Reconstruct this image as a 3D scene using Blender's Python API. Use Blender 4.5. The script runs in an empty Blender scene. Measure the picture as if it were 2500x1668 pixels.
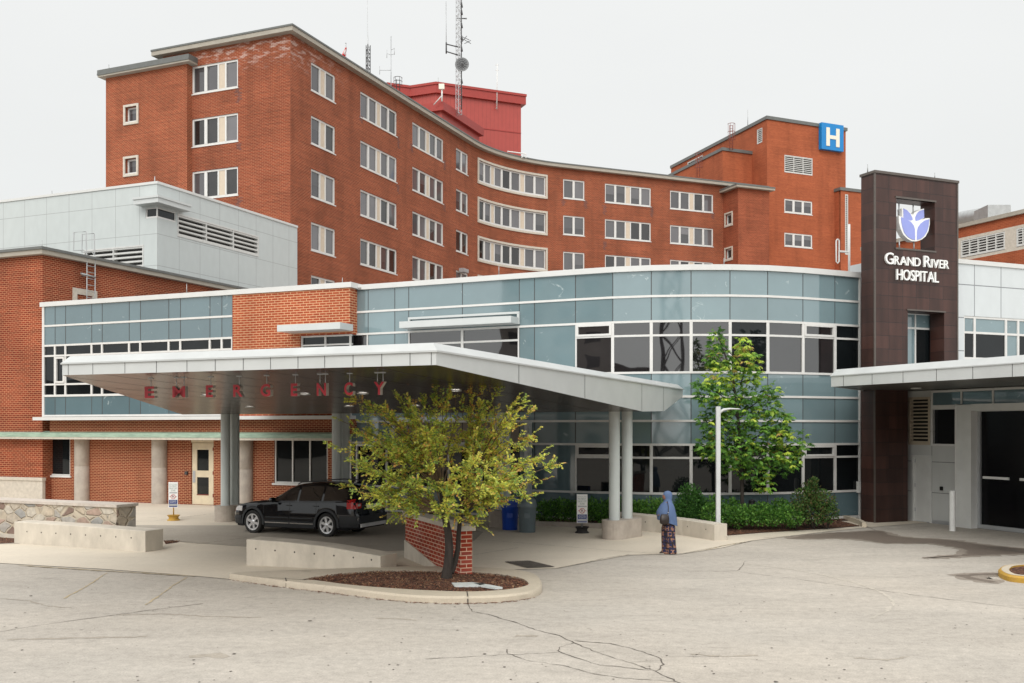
import bpy, math, random
import numpy as np
from mathutils import Vector, Matrix
random.seed(7); rng = np.random.default_rng(7)
SC = bpy.context.scene
COL = SC.collection
R = math.radians

# ------------------------------------------------------------------ camera, sky, sun, exposure
F, HZ, CH = 2430.0, 1045.0, 3.26          # focal length and horizon row of the photo (2500 px wide), eye height
cam = bpy.data.objects.new('camera', bpy.data.cameras.new('camera'))
COL.objects.link(cam); SC.camera = cam
cam.location = (0, 0, CH); cam.rotation_euler = (R(90), 0, 0)
cam.data.sensor_width = 36; cam.data.lens = 35.0
cam.data.shift_y = (HZ - 834) / 2500.0
cam.data.clip_end = 3000; cam.data.clip_start = .1

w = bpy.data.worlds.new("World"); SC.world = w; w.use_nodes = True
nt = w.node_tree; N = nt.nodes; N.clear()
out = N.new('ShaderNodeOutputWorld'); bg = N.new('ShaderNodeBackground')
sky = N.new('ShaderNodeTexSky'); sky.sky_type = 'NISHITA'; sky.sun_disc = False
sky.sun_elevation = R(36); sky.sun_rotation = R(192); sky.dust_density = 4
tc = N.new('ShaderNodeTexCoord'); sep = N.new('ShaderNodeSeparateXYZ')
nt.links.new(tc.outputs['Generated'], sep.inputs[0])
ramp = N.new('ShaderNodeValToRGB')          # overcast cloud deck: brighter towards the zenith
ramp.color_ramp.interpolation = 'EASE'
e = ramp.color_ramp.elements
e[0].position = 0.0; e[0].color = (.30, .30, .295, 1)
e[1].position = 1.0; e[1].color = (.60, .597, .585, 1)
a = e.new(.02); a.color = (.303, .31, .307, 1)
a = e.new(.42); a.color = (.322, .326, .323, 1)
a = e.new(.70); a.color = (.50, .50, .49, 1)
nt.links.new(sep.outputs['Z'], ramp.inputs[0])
noi = N.new('ShaderNodeTexNoise'); noi.inputs['Scale'].default_value = 2.2; noi.inputs['Detail'].default_value = 5
mp = N.new('ShaderNodeMapping'); mp.inputs['Scale'].default_value = (1, 1, 3)
nt.links.new(tc.outputs['Generated'], mp.inputs[0]); nt.links.new(mp.outputs[0], noi.inputs[0])
mr = N.new('ShaderNodeMapRange'); mr.inputs['To Min'].default_value = .955; mr.inputs['To Max'].default_value = 1.04
nt.links.new(noi.outputs['Fac'], mr.inputs['Value'])
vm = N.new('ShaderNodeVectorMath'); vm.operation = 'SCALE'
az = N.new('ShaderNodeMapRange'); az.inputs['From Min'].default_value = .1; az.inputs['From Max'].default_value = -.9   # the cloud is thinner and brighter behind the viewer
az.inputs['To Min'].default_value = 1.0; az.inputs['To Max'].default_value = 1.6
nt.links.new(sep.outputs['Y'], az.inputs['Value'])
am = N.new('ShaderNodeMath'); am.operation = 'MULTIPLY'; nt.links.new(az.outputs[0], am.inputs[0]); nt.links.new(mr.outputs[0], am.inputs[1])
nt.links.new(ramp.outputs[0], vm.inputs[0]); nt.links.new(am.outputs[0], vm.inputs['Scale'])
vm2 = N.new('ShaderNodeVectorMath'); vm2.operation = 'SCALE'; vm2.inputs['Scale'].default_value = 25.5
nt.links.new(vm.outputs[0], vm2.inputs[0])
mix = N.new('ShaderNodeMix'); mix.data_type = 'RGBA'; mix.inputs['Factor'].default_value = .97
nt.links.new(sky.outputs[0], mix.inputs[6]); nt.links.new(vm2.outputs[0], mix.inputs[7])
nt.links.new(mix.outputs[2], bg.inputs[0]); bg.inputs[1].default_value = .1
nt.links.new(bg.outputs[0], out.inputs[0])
sun = bpy.data.objects.new('sun', bpy.data.lights.new('sun', 'SUN')); COL.objects.link(sun)
sun.data.energy = 1.4; sun.data.angle = R(38); sun.data.color = (1, .97, .92)
sun.rotation_euler = (R(54), 0, R(-12))
SC.view_settings.view_transform = 'Standard'; SC.view_settings.look = 'None'
SC.view_settings.exposure = 0.13; SC.view_settings.gamma = 1
SC.view_settings.use_curve_mapping = False
SC.cycles.max_bounces = 8; SC.cycles.transparent_max_bounces = 8

# ------------------------------------------------------------------ helpers
def W(px, py, Y): return Vector(((px - 1250) / F * Y, Y, CH - (py - HZ) / F * Y))
def G(px, py, z=0.0):
    Y = (CH - z) * F / (py - HZ); return Vector(((px - 1250) / F * Y, Y, z))

class MB:
    def __init__(s): s.v = []; s.f = []; s.uv = []; s.mi = []; s.m = 0; s.sm = []; s.smooth = False
    def face(s, pts, uv=None):
        pts = [Vector(p) for p in pts]
        i = len(s.v); s.v += pts; s.f.append(list(range(i, i + len(pts))))
        if uv is None:
            n = Vector((0, 0, 0))
            for k in range(len(pts)):
                a_, b_ = pts[k], pts[(k + 1) % len(pts)]
                n += a_.cross(b_)
            if n.length > 0: n.normalize()
            if abs(n.z) > .7: uv = [(p.x, p.y) for p in pts]
            else:
                h = math.hypot(n.x, n.y) or 1
                t = Vector((-n.y / h, n.x / h, 0)); uv = [(p.dot(t), p.z) for p in pts]
        s.uv += [tuple(u) for u in uv]; s.mi.append(s.m); s.sm.append(s.smooth)
    def box(s, x0, x1, y0, y1, z0, z1, M=None):
        c = [Vector((x, y, z)) for z in (z0, z1) for (x, y) in ((x0, y0), (x1, y0), (x1, y1), (x0, y1))]
        if M is not None: c = [M @ p for p in c]
        for q in ((0, 3, 2, 1), (4, 5, 6, 7), (0, 1, 5, 4), (1, 2, 6, 5), (2, 3, 7, 6), (3, 0, 4, 7)): s.face([c[k] for k in q])
    def prism(s, poly, z0, z1):
        n = len(poly); z0s = z0 if hasattr(z0, '__len__') else [z0] * n; z1s = z1 if hasattr(z1, '__len__') else [z1] * n
        ar = sum(poly[k][0] * poly[(k + 1) % n][1] - poly[(k + 1) % n][0] * poly[k][1] for k in range(n))
        if ar < 0: poly = poly[::-1]; z0s = list(z0s)[::-1]; z1s = list(z1s)[::-1]
        b = [Vector((p[0], p[1], z)) for p, z in zip(poly, z0s)]; t = [Vector((p[0], p[1], z)) for p, z in zip(poly, z1s)]
        s.face(t); s.face(b[::-1])
        for k in range(n): s.face([b[k], b[(k + 1) % n], t[(k + 1) % n], t[k]])
    def tube(s, pts, r, seg=8, cap=True):
        pts = [Vector(p) for p in pts]; n = len(pts)
        rs = r if hasattr(r, '__len__') else [r] * n
        rings = []; ref = None
        for k in range(n):
            d = (pts[min(k + 1, n - 1)] - pts[max(k - 1, 0)]).normalized()
            if ref is None: ref = Vector((0, 0, 1)) if abs(d.z) < .9 else Vector((1, 0, 0))
            x = (ref - d * ref.dot(d)); 
            if x.length < 1e-4: x = Vector((1, 0, 0)).cross(d)
            x.normalize(); y = d.cross(x); ref = x
            rings.append([pts[k] + (x * math.cos(6.28318 * j / seg) + y * math.sin(6.28318 * j / seg)) * rs[k] for j in range(seg)])
        old = s.smooth; s.smooth = True
        for k in range(n - 1):
            for j in range(seg):
                j2 = (j + 1) % seg; s.face([rings[k][j], rings[k][j2], rings[k + 1][j2], rings[k + 1][j]])
        s.smooth = False
        if cap: s.face(rings[0][::-1]); s.face(rings[-1])
        s.smooth = old
    def lathe(s, prof, c=(0, 0, 0), seg=24, axis='z'):
        def P(r_, h, a_):
            if axis == 'z': return Vector((c[0] + r_ * math.cos(a_), c[1] + r_ * math.sin(a_), c[2] + h))
            return Vector((c[0] + r_ * math.cos(a_), c[1] + h, c[2] + r_ * math.sin(a_)))
        old = s.smooth; s.smooth = True
        for k in range(len(prof) - 1):
            (r0, h0), (r1, h1) = prof[k], prof[k + 1]
            for j in range(seg):
                a0, a1 = 6.28318531 * j / seg, 6.28318531 * (j + 1) / seg
                q = [P(r0, h0, a0), P(r0, h0, a1), P(r1, h1, a1), P(r1, h1, a0)]
                if axis != 'z': q = q[::-1]
                if r0 < 1e-6: q = [q[0], q[2], q[3]] if axis == 'z' else [q[0], q[1], q[3]]
                elif r1 < 1e-6: q = q[:3] if axis == 'z' else [q[1], q[2], q[3]]
                s.face(q)
        s.smooth = old
    def loft(s, rings, cap=True):
        old = s.smooth; s.smooth = True
        for k in range(len(rings) - 1):
            n = len(rings[k])
            for j in range(n): s.face([rings[k][j], rings[k][(j + 1) % n], rings[k + 1][(j + 1) % n], rings[k + 1][j]])
        if cap: s.face(rings[0][::-1]); s.face(rings[-1])
        s.smooth = old
    def build(s, name, mats, parent=None, label=None, weld=False, local=False, loc=None):
        if not isinstance(mats, (list, tuple)): mats = [mats]
        org = Vector((0, 0, 0))
        if parent is not None and not local: org = Vector(parent['org_']) if 'org_' in parent else ORG.get(parent.name, Vector((0, 0, 0)))
        if parent is None and loc is not None: org = Vector(loc)
        me = bpy.data.meshes.new(name)
        me.from_pydata([tuple(p - org) for p in s.v], [], s.f)
        uvl = me.uv_layers.new(name='UVMap')
        uvl.data.foreach_set('uv', np.array(s.uv, dtype=np.float32).ravel())
        me.polygons.foreach_set('material_index', np.array(s.mi, dtype=np.int32))
        me.polygons.foreach_set('use_smooth', np.array(s.sm, dtype=bool))
        for m in mats: me.materials.append(m)
        if weld or any(s.sm):
            import bmesh
            bm = bmesh.new(); bm.from_mesh(me); bmesh.ops.remove_doubles(bm, verts=bm.verts, dist=1e-4)
            if any(s.sm):
                for e_ in bm.edges:
                    if len(e_.link_faces) == 2 and e_.calc_face_angle(0) > R(40): e_.smooth = False
            bm.to_mesh(me); bm.free()
        me.update()
        o = bpy.data.objects.new(name, me); COL.objects.link(o)
        if parent is not None:
            o.parent = parent; ORG[o.name] = ORG.get(parent.name, Vector((0, 0, 0))) if not local else Vector((0, 0, 0))
        else: o.location = org; ORG[o.name] = org
        if label: o['label'] = label
        return o
ORG = {}

def thing(name, label, cat, loc=(0, 0, 0), rz=0, group=None):
    o = bpy.data.objects.new(name, None); COL.objects.link(o); o.empty_display_size = .3
    o.location = loc; o.rotation_euler = (0, 0, rz); o['label'] = label; o['category'] = cat
    if group: o['group'] = group
    ORG[o.name] = Vector(loc); return o
def tag(o, label, cat, group=None, kind=None):
    if label: o['label'] = label
    if cat: o['category'] = cat
    if group: o['group'] = group
    if kind: o['kind'] = kind
    return o
def struct(o): o['kind'] = 'structure'; return o
def children(o): return [c for c in bpy.data.objects if c.parent == o]
def copy_tree(o, parent=None):
    c = o.copy(); COL.objects.link(c)
    if parent: c.parent = parent
    for ch in children(o): copy_tree(ch, c)
    return c

class Path:
    """wall line in plan, seen left to right from outside; s along, n outwards, z up"""
    def __init__(s, pts):
        s.p = [Vector((q[0], q[1])) for q in pts]; s.S = [0.0]
        for k in range(1, len(s.p)): s.S.append(s.S[-1] + (s.p[k] - s.p[k - 1]).length)
        s.L = s.S[-1]
    def seg(s, t):
        k = 0
        while k < len(s.p) - 2 and t >= s.S[k + 1] - 1e-9: k += 1
        return k
    def nrm(s, k):
        d = (s.p[k + 1] - s.p[k]).normalized(); return Vector((d.y, -d.x))
    def vn(s, i):
        if i <= 0: return s.nrm(0)
        if i >= len(s.p) - 1: return s.nrm(len(s.p) - 2)
        a_, b_ = s.nrm(i - 1), s.nrm(i); m = (a_ + b_).normalized(); return m / max(.5, m.dot(a_))
    def at(s, t, n=0.0, z=0.0):
        for i in range(1, len(s.p) - 1):
            if abs(t - s.S[i]) < 1e-6:
                q = s.p[i] + s.vn(i) * n; return Vector((q.x, q.y, z))
        k = s.seg(t); d = (s.p[k + 1] - s.p[k]).normalized()
        q = s.p[k] + d * (t - s.S[k]) + s.nrm(k) * n
        return Vector((q.x, q.y, z))
    def s_of(s, px, n=0.0):
        a_ = (px - 1250) / F; best = None
        for k in range(len(s.p) - 1):
            d = (s.p[k + 1] - s.p[k]).normalized(); o = s.p[k] + s.nrm(k) * n
            den = d.x - a_ * d.y
            if abs(den) < 1e-9: continue
            t = (a_ * o.y - o.x) / den; L = s.S[k + 1] - s.S[k]
            lo = -1e9 if k == 0 else -.02; hi = 1e9 if k == len(s.p) - 2 else L + .02
            if lo <= t <= hi and o.y + d.y * t > 1:
                over = max(0, -t, t - L)
                if best is None or over < best[0]: best = (over, s.S[k] + t)
        return best[1]
    def z_of(s, px, py, n=0.0):
        q = s.at(s.s_of(px, n), n); return CH - (py - HZ) / F * q.y
    def breaks(s, s0, s1): return [s0] + [x for x in s.S[1:-1] if s0 + 1e-4 < x < s1 - 1e-4] + [s1]
    def box(s, mb, s0, s1, n0, n1, z0, z1):
        if s1 < s0: s0, s1 = s1, s0
        b = s.breaks(s0, s1)
        for i in range(len(b) - 1):
            A, B = b[i], b[i + 1]
            mb.face([s.at(A, n1, z0), s.at(B, n1, z0), s.at(B, n1, z1), s.at(A, n1, z1)], [(A, z0), (B, z0), (B, z1), (A, z1)])
            mb.face([s.at(B, n0, z0), s.at(A, n0, z0), s.at(A, n0, z1), s.at(B, n0, z1)], [(B, z0), (A, z0), (A, z1), (B, z1)])
            mb.face([s.at(A, n1, z1), s.at(B, n1, z1), s.at(B, n0, z1), s.at(A, n0, z1)], [(A, n1), (B, n1), (B, n0), (A, n0)])
            mb.face([s.at(A, n0, z0), s.at(B, n0, z0), s.at(B, n1, z0), s.at(A, n1, z0)], [(A, n0), (B, n0), (B, n1), (A, n1)])
        mb.face([s.at(s0, n0, z0), s.at(s0, n1, z0), s.at(s0, n1, z1), s.at(s0, n0, z1)], [(n0, z0), (n1, z0), (n1, z1), (n0, z1)])
        mb.face([s.at(s1, n1, z0), s.at(s1, n0, z0), s.at(s1, n0, z1), s.at(s1, n1, z1)], [(n1, z0), (n0, z0), (n0, z1), (n1, z1)])
    def quad(s, mb, s0, s1, z0, z1, n):
        b = s.breaks(s0, s1)
        for i in range(len(b) - 1):
            A, B = b[i], b[i + 1]
            mb.face([s.at(A, n, z0), s.at(B, n, z0), s.at(B, n, z1), s.at(A, n, z1)], [(A, z0), (B, z0), (B, z1), (A, z1)])
    def wall(s, mb, s0, s1, z0, z1, holes, depth=.22, back=None, n=0.0, rev_m=None):
        sb = sorted(set([s0, s1] + [round(x, 4) for h in holes for x in h[:2] if s0 < x < s1] + [x for x in s.S[1:-1] if s0 < x < s1]))
        zb = sorted(set([z0, z1] + [round(x, 4) for h in holes for x in h[2:] if z0 < x < z1]))
        def inh(a_, b_): return any(h[0] < a_ < h[1] and h[2] < b_ < h[3] for h in holes)
        for i in range(len(sb) - 1):
            for j in range(len(zb) - 1):
                if not inh((sb[i] + sb[i + 1]) / 2, (zb[j] + zb[j + 1]) / 2):
                    s.quad(mb, sb[i], sb[i + 1], zb[j], zb[j + 1], n)
                    if back is not None:
                        A, B, c, d = sb[i], sb[i + 1], zb[j], zb[j + 1]
                        mb.face([s.at(B, back, c), s.at(A, back, c), s.at(A, back, d), s.at(B, back, d)], [(B, c), (A, c), (A, d), (B, d)])
        d0 = -depth if back is None else back
        om = mb.m
        if rev_m is not None: mb.m = rev_m
        for (a_, b_, c, d) in holes:
            oa, ob = a_ < s0, b_ > s1
            a_, b_ = max(a_, s0), min(b_, s1); c, d = max(c, z0), min(d, z1)
            if not oa: mb.face([s.at(a_, n, c), s.at(a_, n, d), s.at(a_, d0, d), s.at(a_, d0, c)], [(0, c), (0, d), (.2, d), (.2, c)])
            if not ob: mb.face([s.at(b_, d0, c), s.at(b_, d0, d), s.at(b_, n, d), s.at(b_, n, c)], [(0, c), (0, d), (.2, d), (.2, c)])
            bb = s.breaks(a_, b_)
            for i in range(len(bb) - 1):
                A, B = bb[i], bb[i + 1]
                mb.face([s.at(A, n, d), s.at(B, n, d), s.at(B, d0, d), s.at(A, d0, d)], [(A, 0), (B, 0), (B, .2), (A, .2)])
                mb.face([s.at(A, d0, c), s.at(B, d0, c), s.at(B, n, c), s.at(A, n, c)], [(A, 0), (B, 0), (B, .2), (A, .2)])
        mb.m = om

# ------------------------------------------------------------------ materials
def new_mat(name):
    m = bpy.data.materials.new(name); m.use_nodes = True
    return m, m.node_tree, m.node_tree.nodes['Principled BSDF']
def c4(c): return (c[0], c[1], c[2], 1)
def pmat(name, col, rough=.6, var=.12, scale=3.0, metal=0.0, bump=0.0, bscale=40, spec=.5, col2=None, detail=6, stretch=(1, 1, 1), ior=None, coat=0):
    m, t, b = new_mat(name)
    tc_ = t.nodes.new('ShaderNodeTexCoord'); mp_ = t.nodes.new('ShaderNodeMapping'); mp_.inputs['Scale'].default_value = stretch
    t.links.new(tc_.outputs['Object'], mp_.inputs[0])
    n = t.nodes.new('ShaderNodeTexNoise'); n.inputs['Scale'].default_value = scale; n.inputs['Detail'].default_value = detail
    n.inputs['Roughness'].default_value = .62
    t.links.new(mp_.outputs[0], n.inputs[0])
    r = t.nodes.new('ShaderNodeValToRGB'); r.color_ramp.elements[0].position = .32; r.color_ramp.elements[1].position = .68
    c2 = col2 or tuple(min(1, c * (1 + var)) for c in col)
    r.color_ramp.elements[0].color = c4([c * (1 - var) for c in col]); r.color_ramp.elements[1].color = c4(c2)
    t.links.new(n.outputs['Fac'], r.inputs[0]); t.links.new(r.outputs[0], b.inputs['Base Color'])
    b.inputs['Roughness'].default_value = rough; b.inputs['Metallic'].default_value = metal
    b.inputs['Specular IOR Level'].default_value = spec
    if ior: b.inputs['IOR'].default_value = ior
    if coat: b.inputs['Coat Weight'].default_value = coat; b.inputs['Coat Roughness'].default_value = .03
    if bump:
        n2 = t.nodes.new('ShaderNodeTexNoise'); n2.inputs['Scale'].default_value = bscale; n2.inputs['Detail'].default_value = 4
        t.links.new(mp_.outputs[0], n2.inputs[0])
        bp = t.nodes.new('ShaderNodeBump'); bp.inputs['Strength'].default_value = bump; bp.inputs['Distance'].default_value = .02
        t.links.new(n2.outputs['Fac'], bp.inputs['Height']); t.links.new(bp.outputs[0], b.inputs['Normal'])
    return m

def brick_mat(name, c1, c2, mortar, bw=.215, rh=.075, ms=.011, eff=0.0, eff_box=None, off=.5, rough=.85, var=.22):
    """bricks laid out on the wall's own metres (UV); blotchy tone; eff = pale efflorescence patches"""
    m, t, b = new_mat(name)
    uv = t.nodes.new('ShaderNodeUVMap'); 
    br = t.nodes.new('ShaderNodeTexBrick'); br.inputs['Scale'].default_value = 1
    br.inputs['Brick Width'].default_value = bw; br.inputs['Row Height'].default_value = rh
    br.inputs['Mortar Size'].default_value = ms; br.inputs['Mortar Smooth'].default_value = .1
    br.offset = off; br.inputs['Bias'].default_value = 0
    br.inputs['Color1'].default_value = c4(c1); br.inputs['Color2'].default_value = c4(c2); br.inputs['Mortar'].default_value = c4(mortar)
    t.links.new(uv.outputs[0], br.inputs['Vector'])
    def noise(sc, st=(1, 1, 1), det=5):
        mp_ = t.nodes.new('ShaderNodeMapping'); mp_.inputs['Scale'].default_value = st
        n = t.nodes.new('ShaderNodeTexNoise'); n.inputs['Scale'].default_value = sc; n.inputs['Detail'].default_value = det
        t.links.new(uv.outputs[0], mp_.inputs[0]); t.links.new(mp_.outputs[0], n.inputs[0]); return n
    n1 = noise(.35); n2 = noise(1.0, (.25, 9, 1))       # broad blotches; course-by-course tone
    def rng_(n, lo, hi):
        r = t.nodes.new('ShaderNodeMapRange'); r.inputs['From Min'].default_value = .3; r.inputs['From Max'].default_value = .7
        r.inputs['To Min'].default_value = lo; r.inputs['To Max'].default_value = hi; t.links.new(n.outputs['Fac'], r.inputs['Value']); return r
    r1, r2 = rng_(n1, 1 - var, 1 + var * .7), rng_(n2, 1 - var * .8, 1 + var * .8)
    mu = t.nodes.new('ShaderNodeMath'); mu.operation = 'MULTIPLY'; t.links.new(r1.outputs[0], mu.inputs[0]); t.links.new(r2.outputs[0], mu.inputs[1])
    vs = t.nodes.new('ShaderNodeVectorMath'); vs.operation = 'SCALE'
    t.links.new(br.outputs['Color'], vs.inputs[0]); t.links.new(mu.outputs[0], vs.inputs['Scale'])
    n5 = noise(1.0, (1.1, .12, 1), 8)                  # rain streaks
    r5_ = t.nodes.new('ShaderNodeMapRange'); r5_.inputs['From Min'].default_value = .5; r5_.inputs['From Max'].default_value = .78; r5_.inputs['To Min'].default_value = 1.02; r5_.inputs['To Max'].default_value = .80
    t.links.new(n5.outputs['Fac'], r5_.inputs['Value'])
    vs5 = t.nodes.new('ShaderNodeVectorMath'); vs5.operation = 'SCALE'; t.links.new(vs.outputs[0], vs5.inputs[0]); t.links.new(r5_.outputs[0], vs5.inputs['Scale'])
    last = vs5.outputs[0]
    if eff:
        n3 = noise(1.3, (1, 3.2, 1), 14)
        r3 = t.nodes.new('ShaderNodeMapRange'); r3.inputs['From Min'].default_value = .50; r3.inputs['From Max'].default_value = .62; r3.inputs['To Max'].default_value = eff
        t.links.new(n3.outputs['Fac'], r3.inputs['Value'])
        fac = r3.outputs[0]
        if eff_box:                                    # height range of the lime-stained top courses
            sp = t.nodes.new('ShaderNodeSeparateXYZ'); t.links.new(uv.outputs[0], sp.inputs[0])
            r4 = t.nodes.new('ShaderNodeMapRange'); r4.inputs['From Min'].default_value = eff_box[0]; r4.inputs['From Max'].default_value = eff_box[1]
            t.links.new(sp.outputs['Y'], r4.inputs['Value'])
            m4 = t.nodes.new('ShaderNodeMath'); m4.operation = 'MULTIPLY'; t.links.new(fac, m4.inputs[0]); t.links.new(r4.outputs[0], m4.inputs[1]); fac = m4.outputs[0]
            if len(eff_box) > 2:
                r5 = t.nodes.new('ShaderNodeMapRange'); r5.inputs['From Min'].default_value = eff_box[2]; r5.inputs['From Max'].default_value = eff_box[3]
                t.links.new(sp.outputs['X'], r5.inputs['Value'])
                m5 = t.nodes.new('ShaderNodeMath'); m5.operation = 'MULTIPLY'; t.links.new(fac, m5.inputs[0]); t.links.new(r5.outputs[0], m5.inputs[1]); fac = m5.outputs[0]
        mf = t.nodes.new('ShaderNodeMapRange'); mf.inputs['To Min'].default_value = .35; mf.inputs['To Max'].default_value = 1.0; t.links.new(br.outputs['Fac'], mf.inputs['Value'])
        mm_ = t.nodes.new('ShaderNodeMath'); mm_.operation = 'MULTIPLY'; t.links.new(fac, mm_.inputs[0]); t.links.new(mf.outputs[0], mm_.inputs[1]); fac = mm_.outputs[0]
        mx = t.nodes.new('ShaderNodeMix'); mx.data_type = 'RGBA'; mx.inputs[7].default_value = (.70, .60, .54, 1)
        t.links.new(fac, mx.inputs[0]); t.links.new(last, mx.inputs[6]); last = mx.outputs[2]
    t.links.new(last, b.inputs['Base Color']); b.inputs['Roughness'].default_value = rough; b.inputs['Specular IOR Level'].default_value = .25
    bp = t.nodes.new('ShaderNodeBump'); bp.inputs['Strength'].default_value = .5; bp.inputs['Distance'].default_value = .008; bp.invert = True
    t.links.new(br.outputs['Fac'], bp.inputs['Height']); t.links.new(bp.outputs[0], b.inputs['Normal'])
    return m

def panel_mat(name, col, joint, bw, rh, ms=.02, rough=.35, metal=0.0, var=.03, off=0.0, streak=0.0, tile_var=0.0, spec=.5, bump=.0):
    m, t, b = new_mat(name)
    uv = t.nodes.new('ShaderNodeUVMap')
    br = t.nodes.new('ShaderNodeTexBrick'); br.inputs['Scale'].default_value = 1; br.offset = off; br.offset_frequency = 2
    br.inputs['Brick Width'].default_value = bw; br.inputs['Row Height'].default_value = rh; br.inputs['Mortar Size'].default_value = ms
    br.inputs['Mortar Smooth'].default_value = .0; br.inputs['Bias'].default_value = 0
    br.inputs['Color1'].default_value = c4([c * (1 - tile_var) for c in col]); br.inputs['Color2'].default_value = c4([c * (1 + tile_var) for c in col])
    br.inputs['Mortar'].default_value = c4(joint); t.links.new(uv.outputs[0], br.inputs['Vector'])
    mp_ = t.nodes.new('ShaderNodeMapping'); mp_.inputs['Scale'].default_value = (2.2, .35 if streak else 1, 1)
    n = t.nodes.new('ShaderNodeTexNoise'); n.inputs['Scale'].default_value = 1.2; n.inputs['Detail'].default_value = 7
    t.links.new(uv.outputs[0], mp_.inputs[0]); t.links.new(mp_.outputs[0], n.inputs[0])
    r = t.nodes.new('ShaderNodeMapRange'); r.inputs['From Min'].default_value = .3; r.inputs['From Max'].default_value = .7
    r.inputs['To Min'].default_value = 1 - var; r.inputs['To Max'].default_value = 1 + var; t.links.new(n.outputs['Fac'], r.inputs['Value'])
    vs = t.nodes.new('ShaderNodeVectorMath'); vs.operation = 'SCALE'; t.links.new(br.outputs['Color'], vs.inputs[0]); t.links.new(r.outputs[0], vs.inputs['Scale'])
    t.links.new(vs.outputs[0], b.inputs['Base Color']); b.inputs['Roughness'].default_value = rough; b.inputs['Metallic'].default_value = metal
    b.inputs['Specular IOR Level'].default_value = spec
    if bump:
        bp = t.nodes.new('ShaderNodeBump'); bp.inputs['Strength'].default_value = bump; bp.inputs['Distance'].default_value = .02; bp.invert = True
        t.links.new(br.outputs['Fac'], bp.inputs['Height']); t.links.new(bp.outputs[0], b.inputs['Normal'])
    return m

def glass_mat(name, col, refl=.12, rough=.03, wave=.02, var=.1, wscale=.7, stain=0.0, tone=.09):
    """opaque reflective glazing: tinted body, clear mirror-like surface with slight roller-wave distortion"""
    m, t, b = new_mat(name)
    tc_ = t.nodes.new('ShaderNodeTexCoord')
    n = t.nodes.new('ShaderNodeTexNoise'); n.inputs['Scale'].default_value = .8; n.inputs['Detail'].default_value = 4
    t.links.new(tc_.outputs['Object'], n.inputs[0])
    r = t.nodes.new('ShaderNodeValToRGB'); r.color_ramp.elements[0].position = .3; r.color_ramp.elements[1].position = .7
    r.color_ramp.elements[0].color = c4([c * (1 - var) for c in col]); r.color_ramp.elements[1].color = c4([c * (1 + var) for c in col])
    t.links.new(n.outputs['Fac'], r.inputs[0]); last = r.outputs[0]
    if stain:
        n3 = t.nodes.new('ShaderNodeTexNoise'); n3.inputs['Scale'].default_value = 1.6; n3.inputs['Detail'].default_value = 9; n3.inputs['Distortion'].default_value = 1.4; n3.inputs['Roughness'].default_value = .7
        t.links.new(tc_.outputs['Object'], n3.inputs[0])
        r3 = t.nodes.new('ShaderNodeMapRange'); r3.inputs['From Min'].default_value = .63; r3.inputs['From Max'].default_value = .70; r3.inputs['To Max'].default_value = stain
        t.links.new(n3.outputs['Fac'], r3.inputs['Value'])
        mx = t.nodes.new('ShaderNodeMix'); mx.data_type = 'RGBA'; mx.inputs[7].default_value = (.6, .66, .66, 1)
        t.links.new(r3.outputs[0], mx.inputs[0]); t.links.new(last, mx.inputs[6]); last = mx.outputs[2]
    oi = t.nodes.new('ShaderNodeObjectInfo'); orr = t.nodes.new('ShaderNodeMapRange'); orr.inputs['To Min'].default_value = 1 - tone; orr.inputs['To Max'].default_value = 1 + tone * .8
    t.links.new(oi.outputs['Random'], orr.inputs['Value']); ov = t.nodes.new('ShaderNodeVectorMath'); ov.operation = 'SCALE'
    t.links.new(last, ov.inputs[0]); t.links.new(orr.outputs[0], ov.inputs['Scale']); last = ov.outputs[0]      # every pane its own tone
    t.links.new(last, b.inputs['Base Color']); b.inputs['Roughness'].default_value = rough
    f0 = refl; ior = (1 + math.sqrt(f0)) / (1 - math.sqrt(f0)); b.inputs['IOR'].default_value = ior
    n2 = t.nodes.new('ShaderNodeTexNoise'); n2.inputs['Scale'].default_value = wscale; n2.inputs['Detail'].default_value = 1
    t.links.new(tc_.outputs['Object'], n2.inputs[0])
    bp = t.nodes.new('ShaderNodeBump'); bp.inputs['Strength'].default_value = 1; bp.inputs['Distance'].default_value = wave
    t.links.new(n2.outputs['Fac'], bp.inputs['Height']); t.links.new(bp.outputs[0], b.inputs['Normal'])
    return m

def emis_mat(name, col, st):
    m, t, b = new_mat(name); b.inputs['Base Color'].default_value = c4(col)
    b.inputs['Emission Color'].default_value = c4(col); b.inputs['Emission Strength'].default_value = st; return m

M = {}
M['brick_front'] = brick_mat('brick_front', (.26, .052, .022), (.18, .034, .017), (.36, .165, .09), bw=.3, rh=.1, ms=.014, eff=.65, eff_box=(27.6, 29.2, 7.5, 1.5))
M['brick_side'] = brick_mat('brick_side', (.26, .052, .022), (.18, .034, .017), (.36, .165, .09), bw=.3, rh=.1, ms=.014, eff=.65, eff_box=(27.8, 29.0, 1.0, 4.0))
M['brick_curve'] = brick_mat('brick_curve', (.265, .054, .026), (.19, .032, .016), (.36, .145, .072), bw=.3, rh=.1, ms=.014)
M['brick_left'] = brick_mat('brick_left', (.25, .038, .016), (.165, .025, .012), (.46, .22, .115), bw=.24, rh=.09, ms=.012)
M['brick_wing'] = brick_mat('brick_wing', (.37, .078, .03), (.30, .058, .023), (.62, .38, .22), bw=.30, rh=.098, ms=.012, var=.1)
M['brick_ground'] = brick_mat('brick_ground', (.215, .031, .014), (.155, .021, .011), (.52, .28, .15), bw=.22, rh=.072, ms=.011, var=.12)
M['brick_sign'] = brick_mat('brick_sign', (.36, .05, .024), (.25, .034, .018), (.62, .42, .3), bw=.26, rh=.0885, ms=.010, var=.14, eff=.22)
M['brick_tower'] = brick_mat('brick_tower', (.35, .088, .036), (.28, .066, .028), (.42, .14, .065), bw=.3, rh=.1, ms=.010, var=.14)
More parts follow.
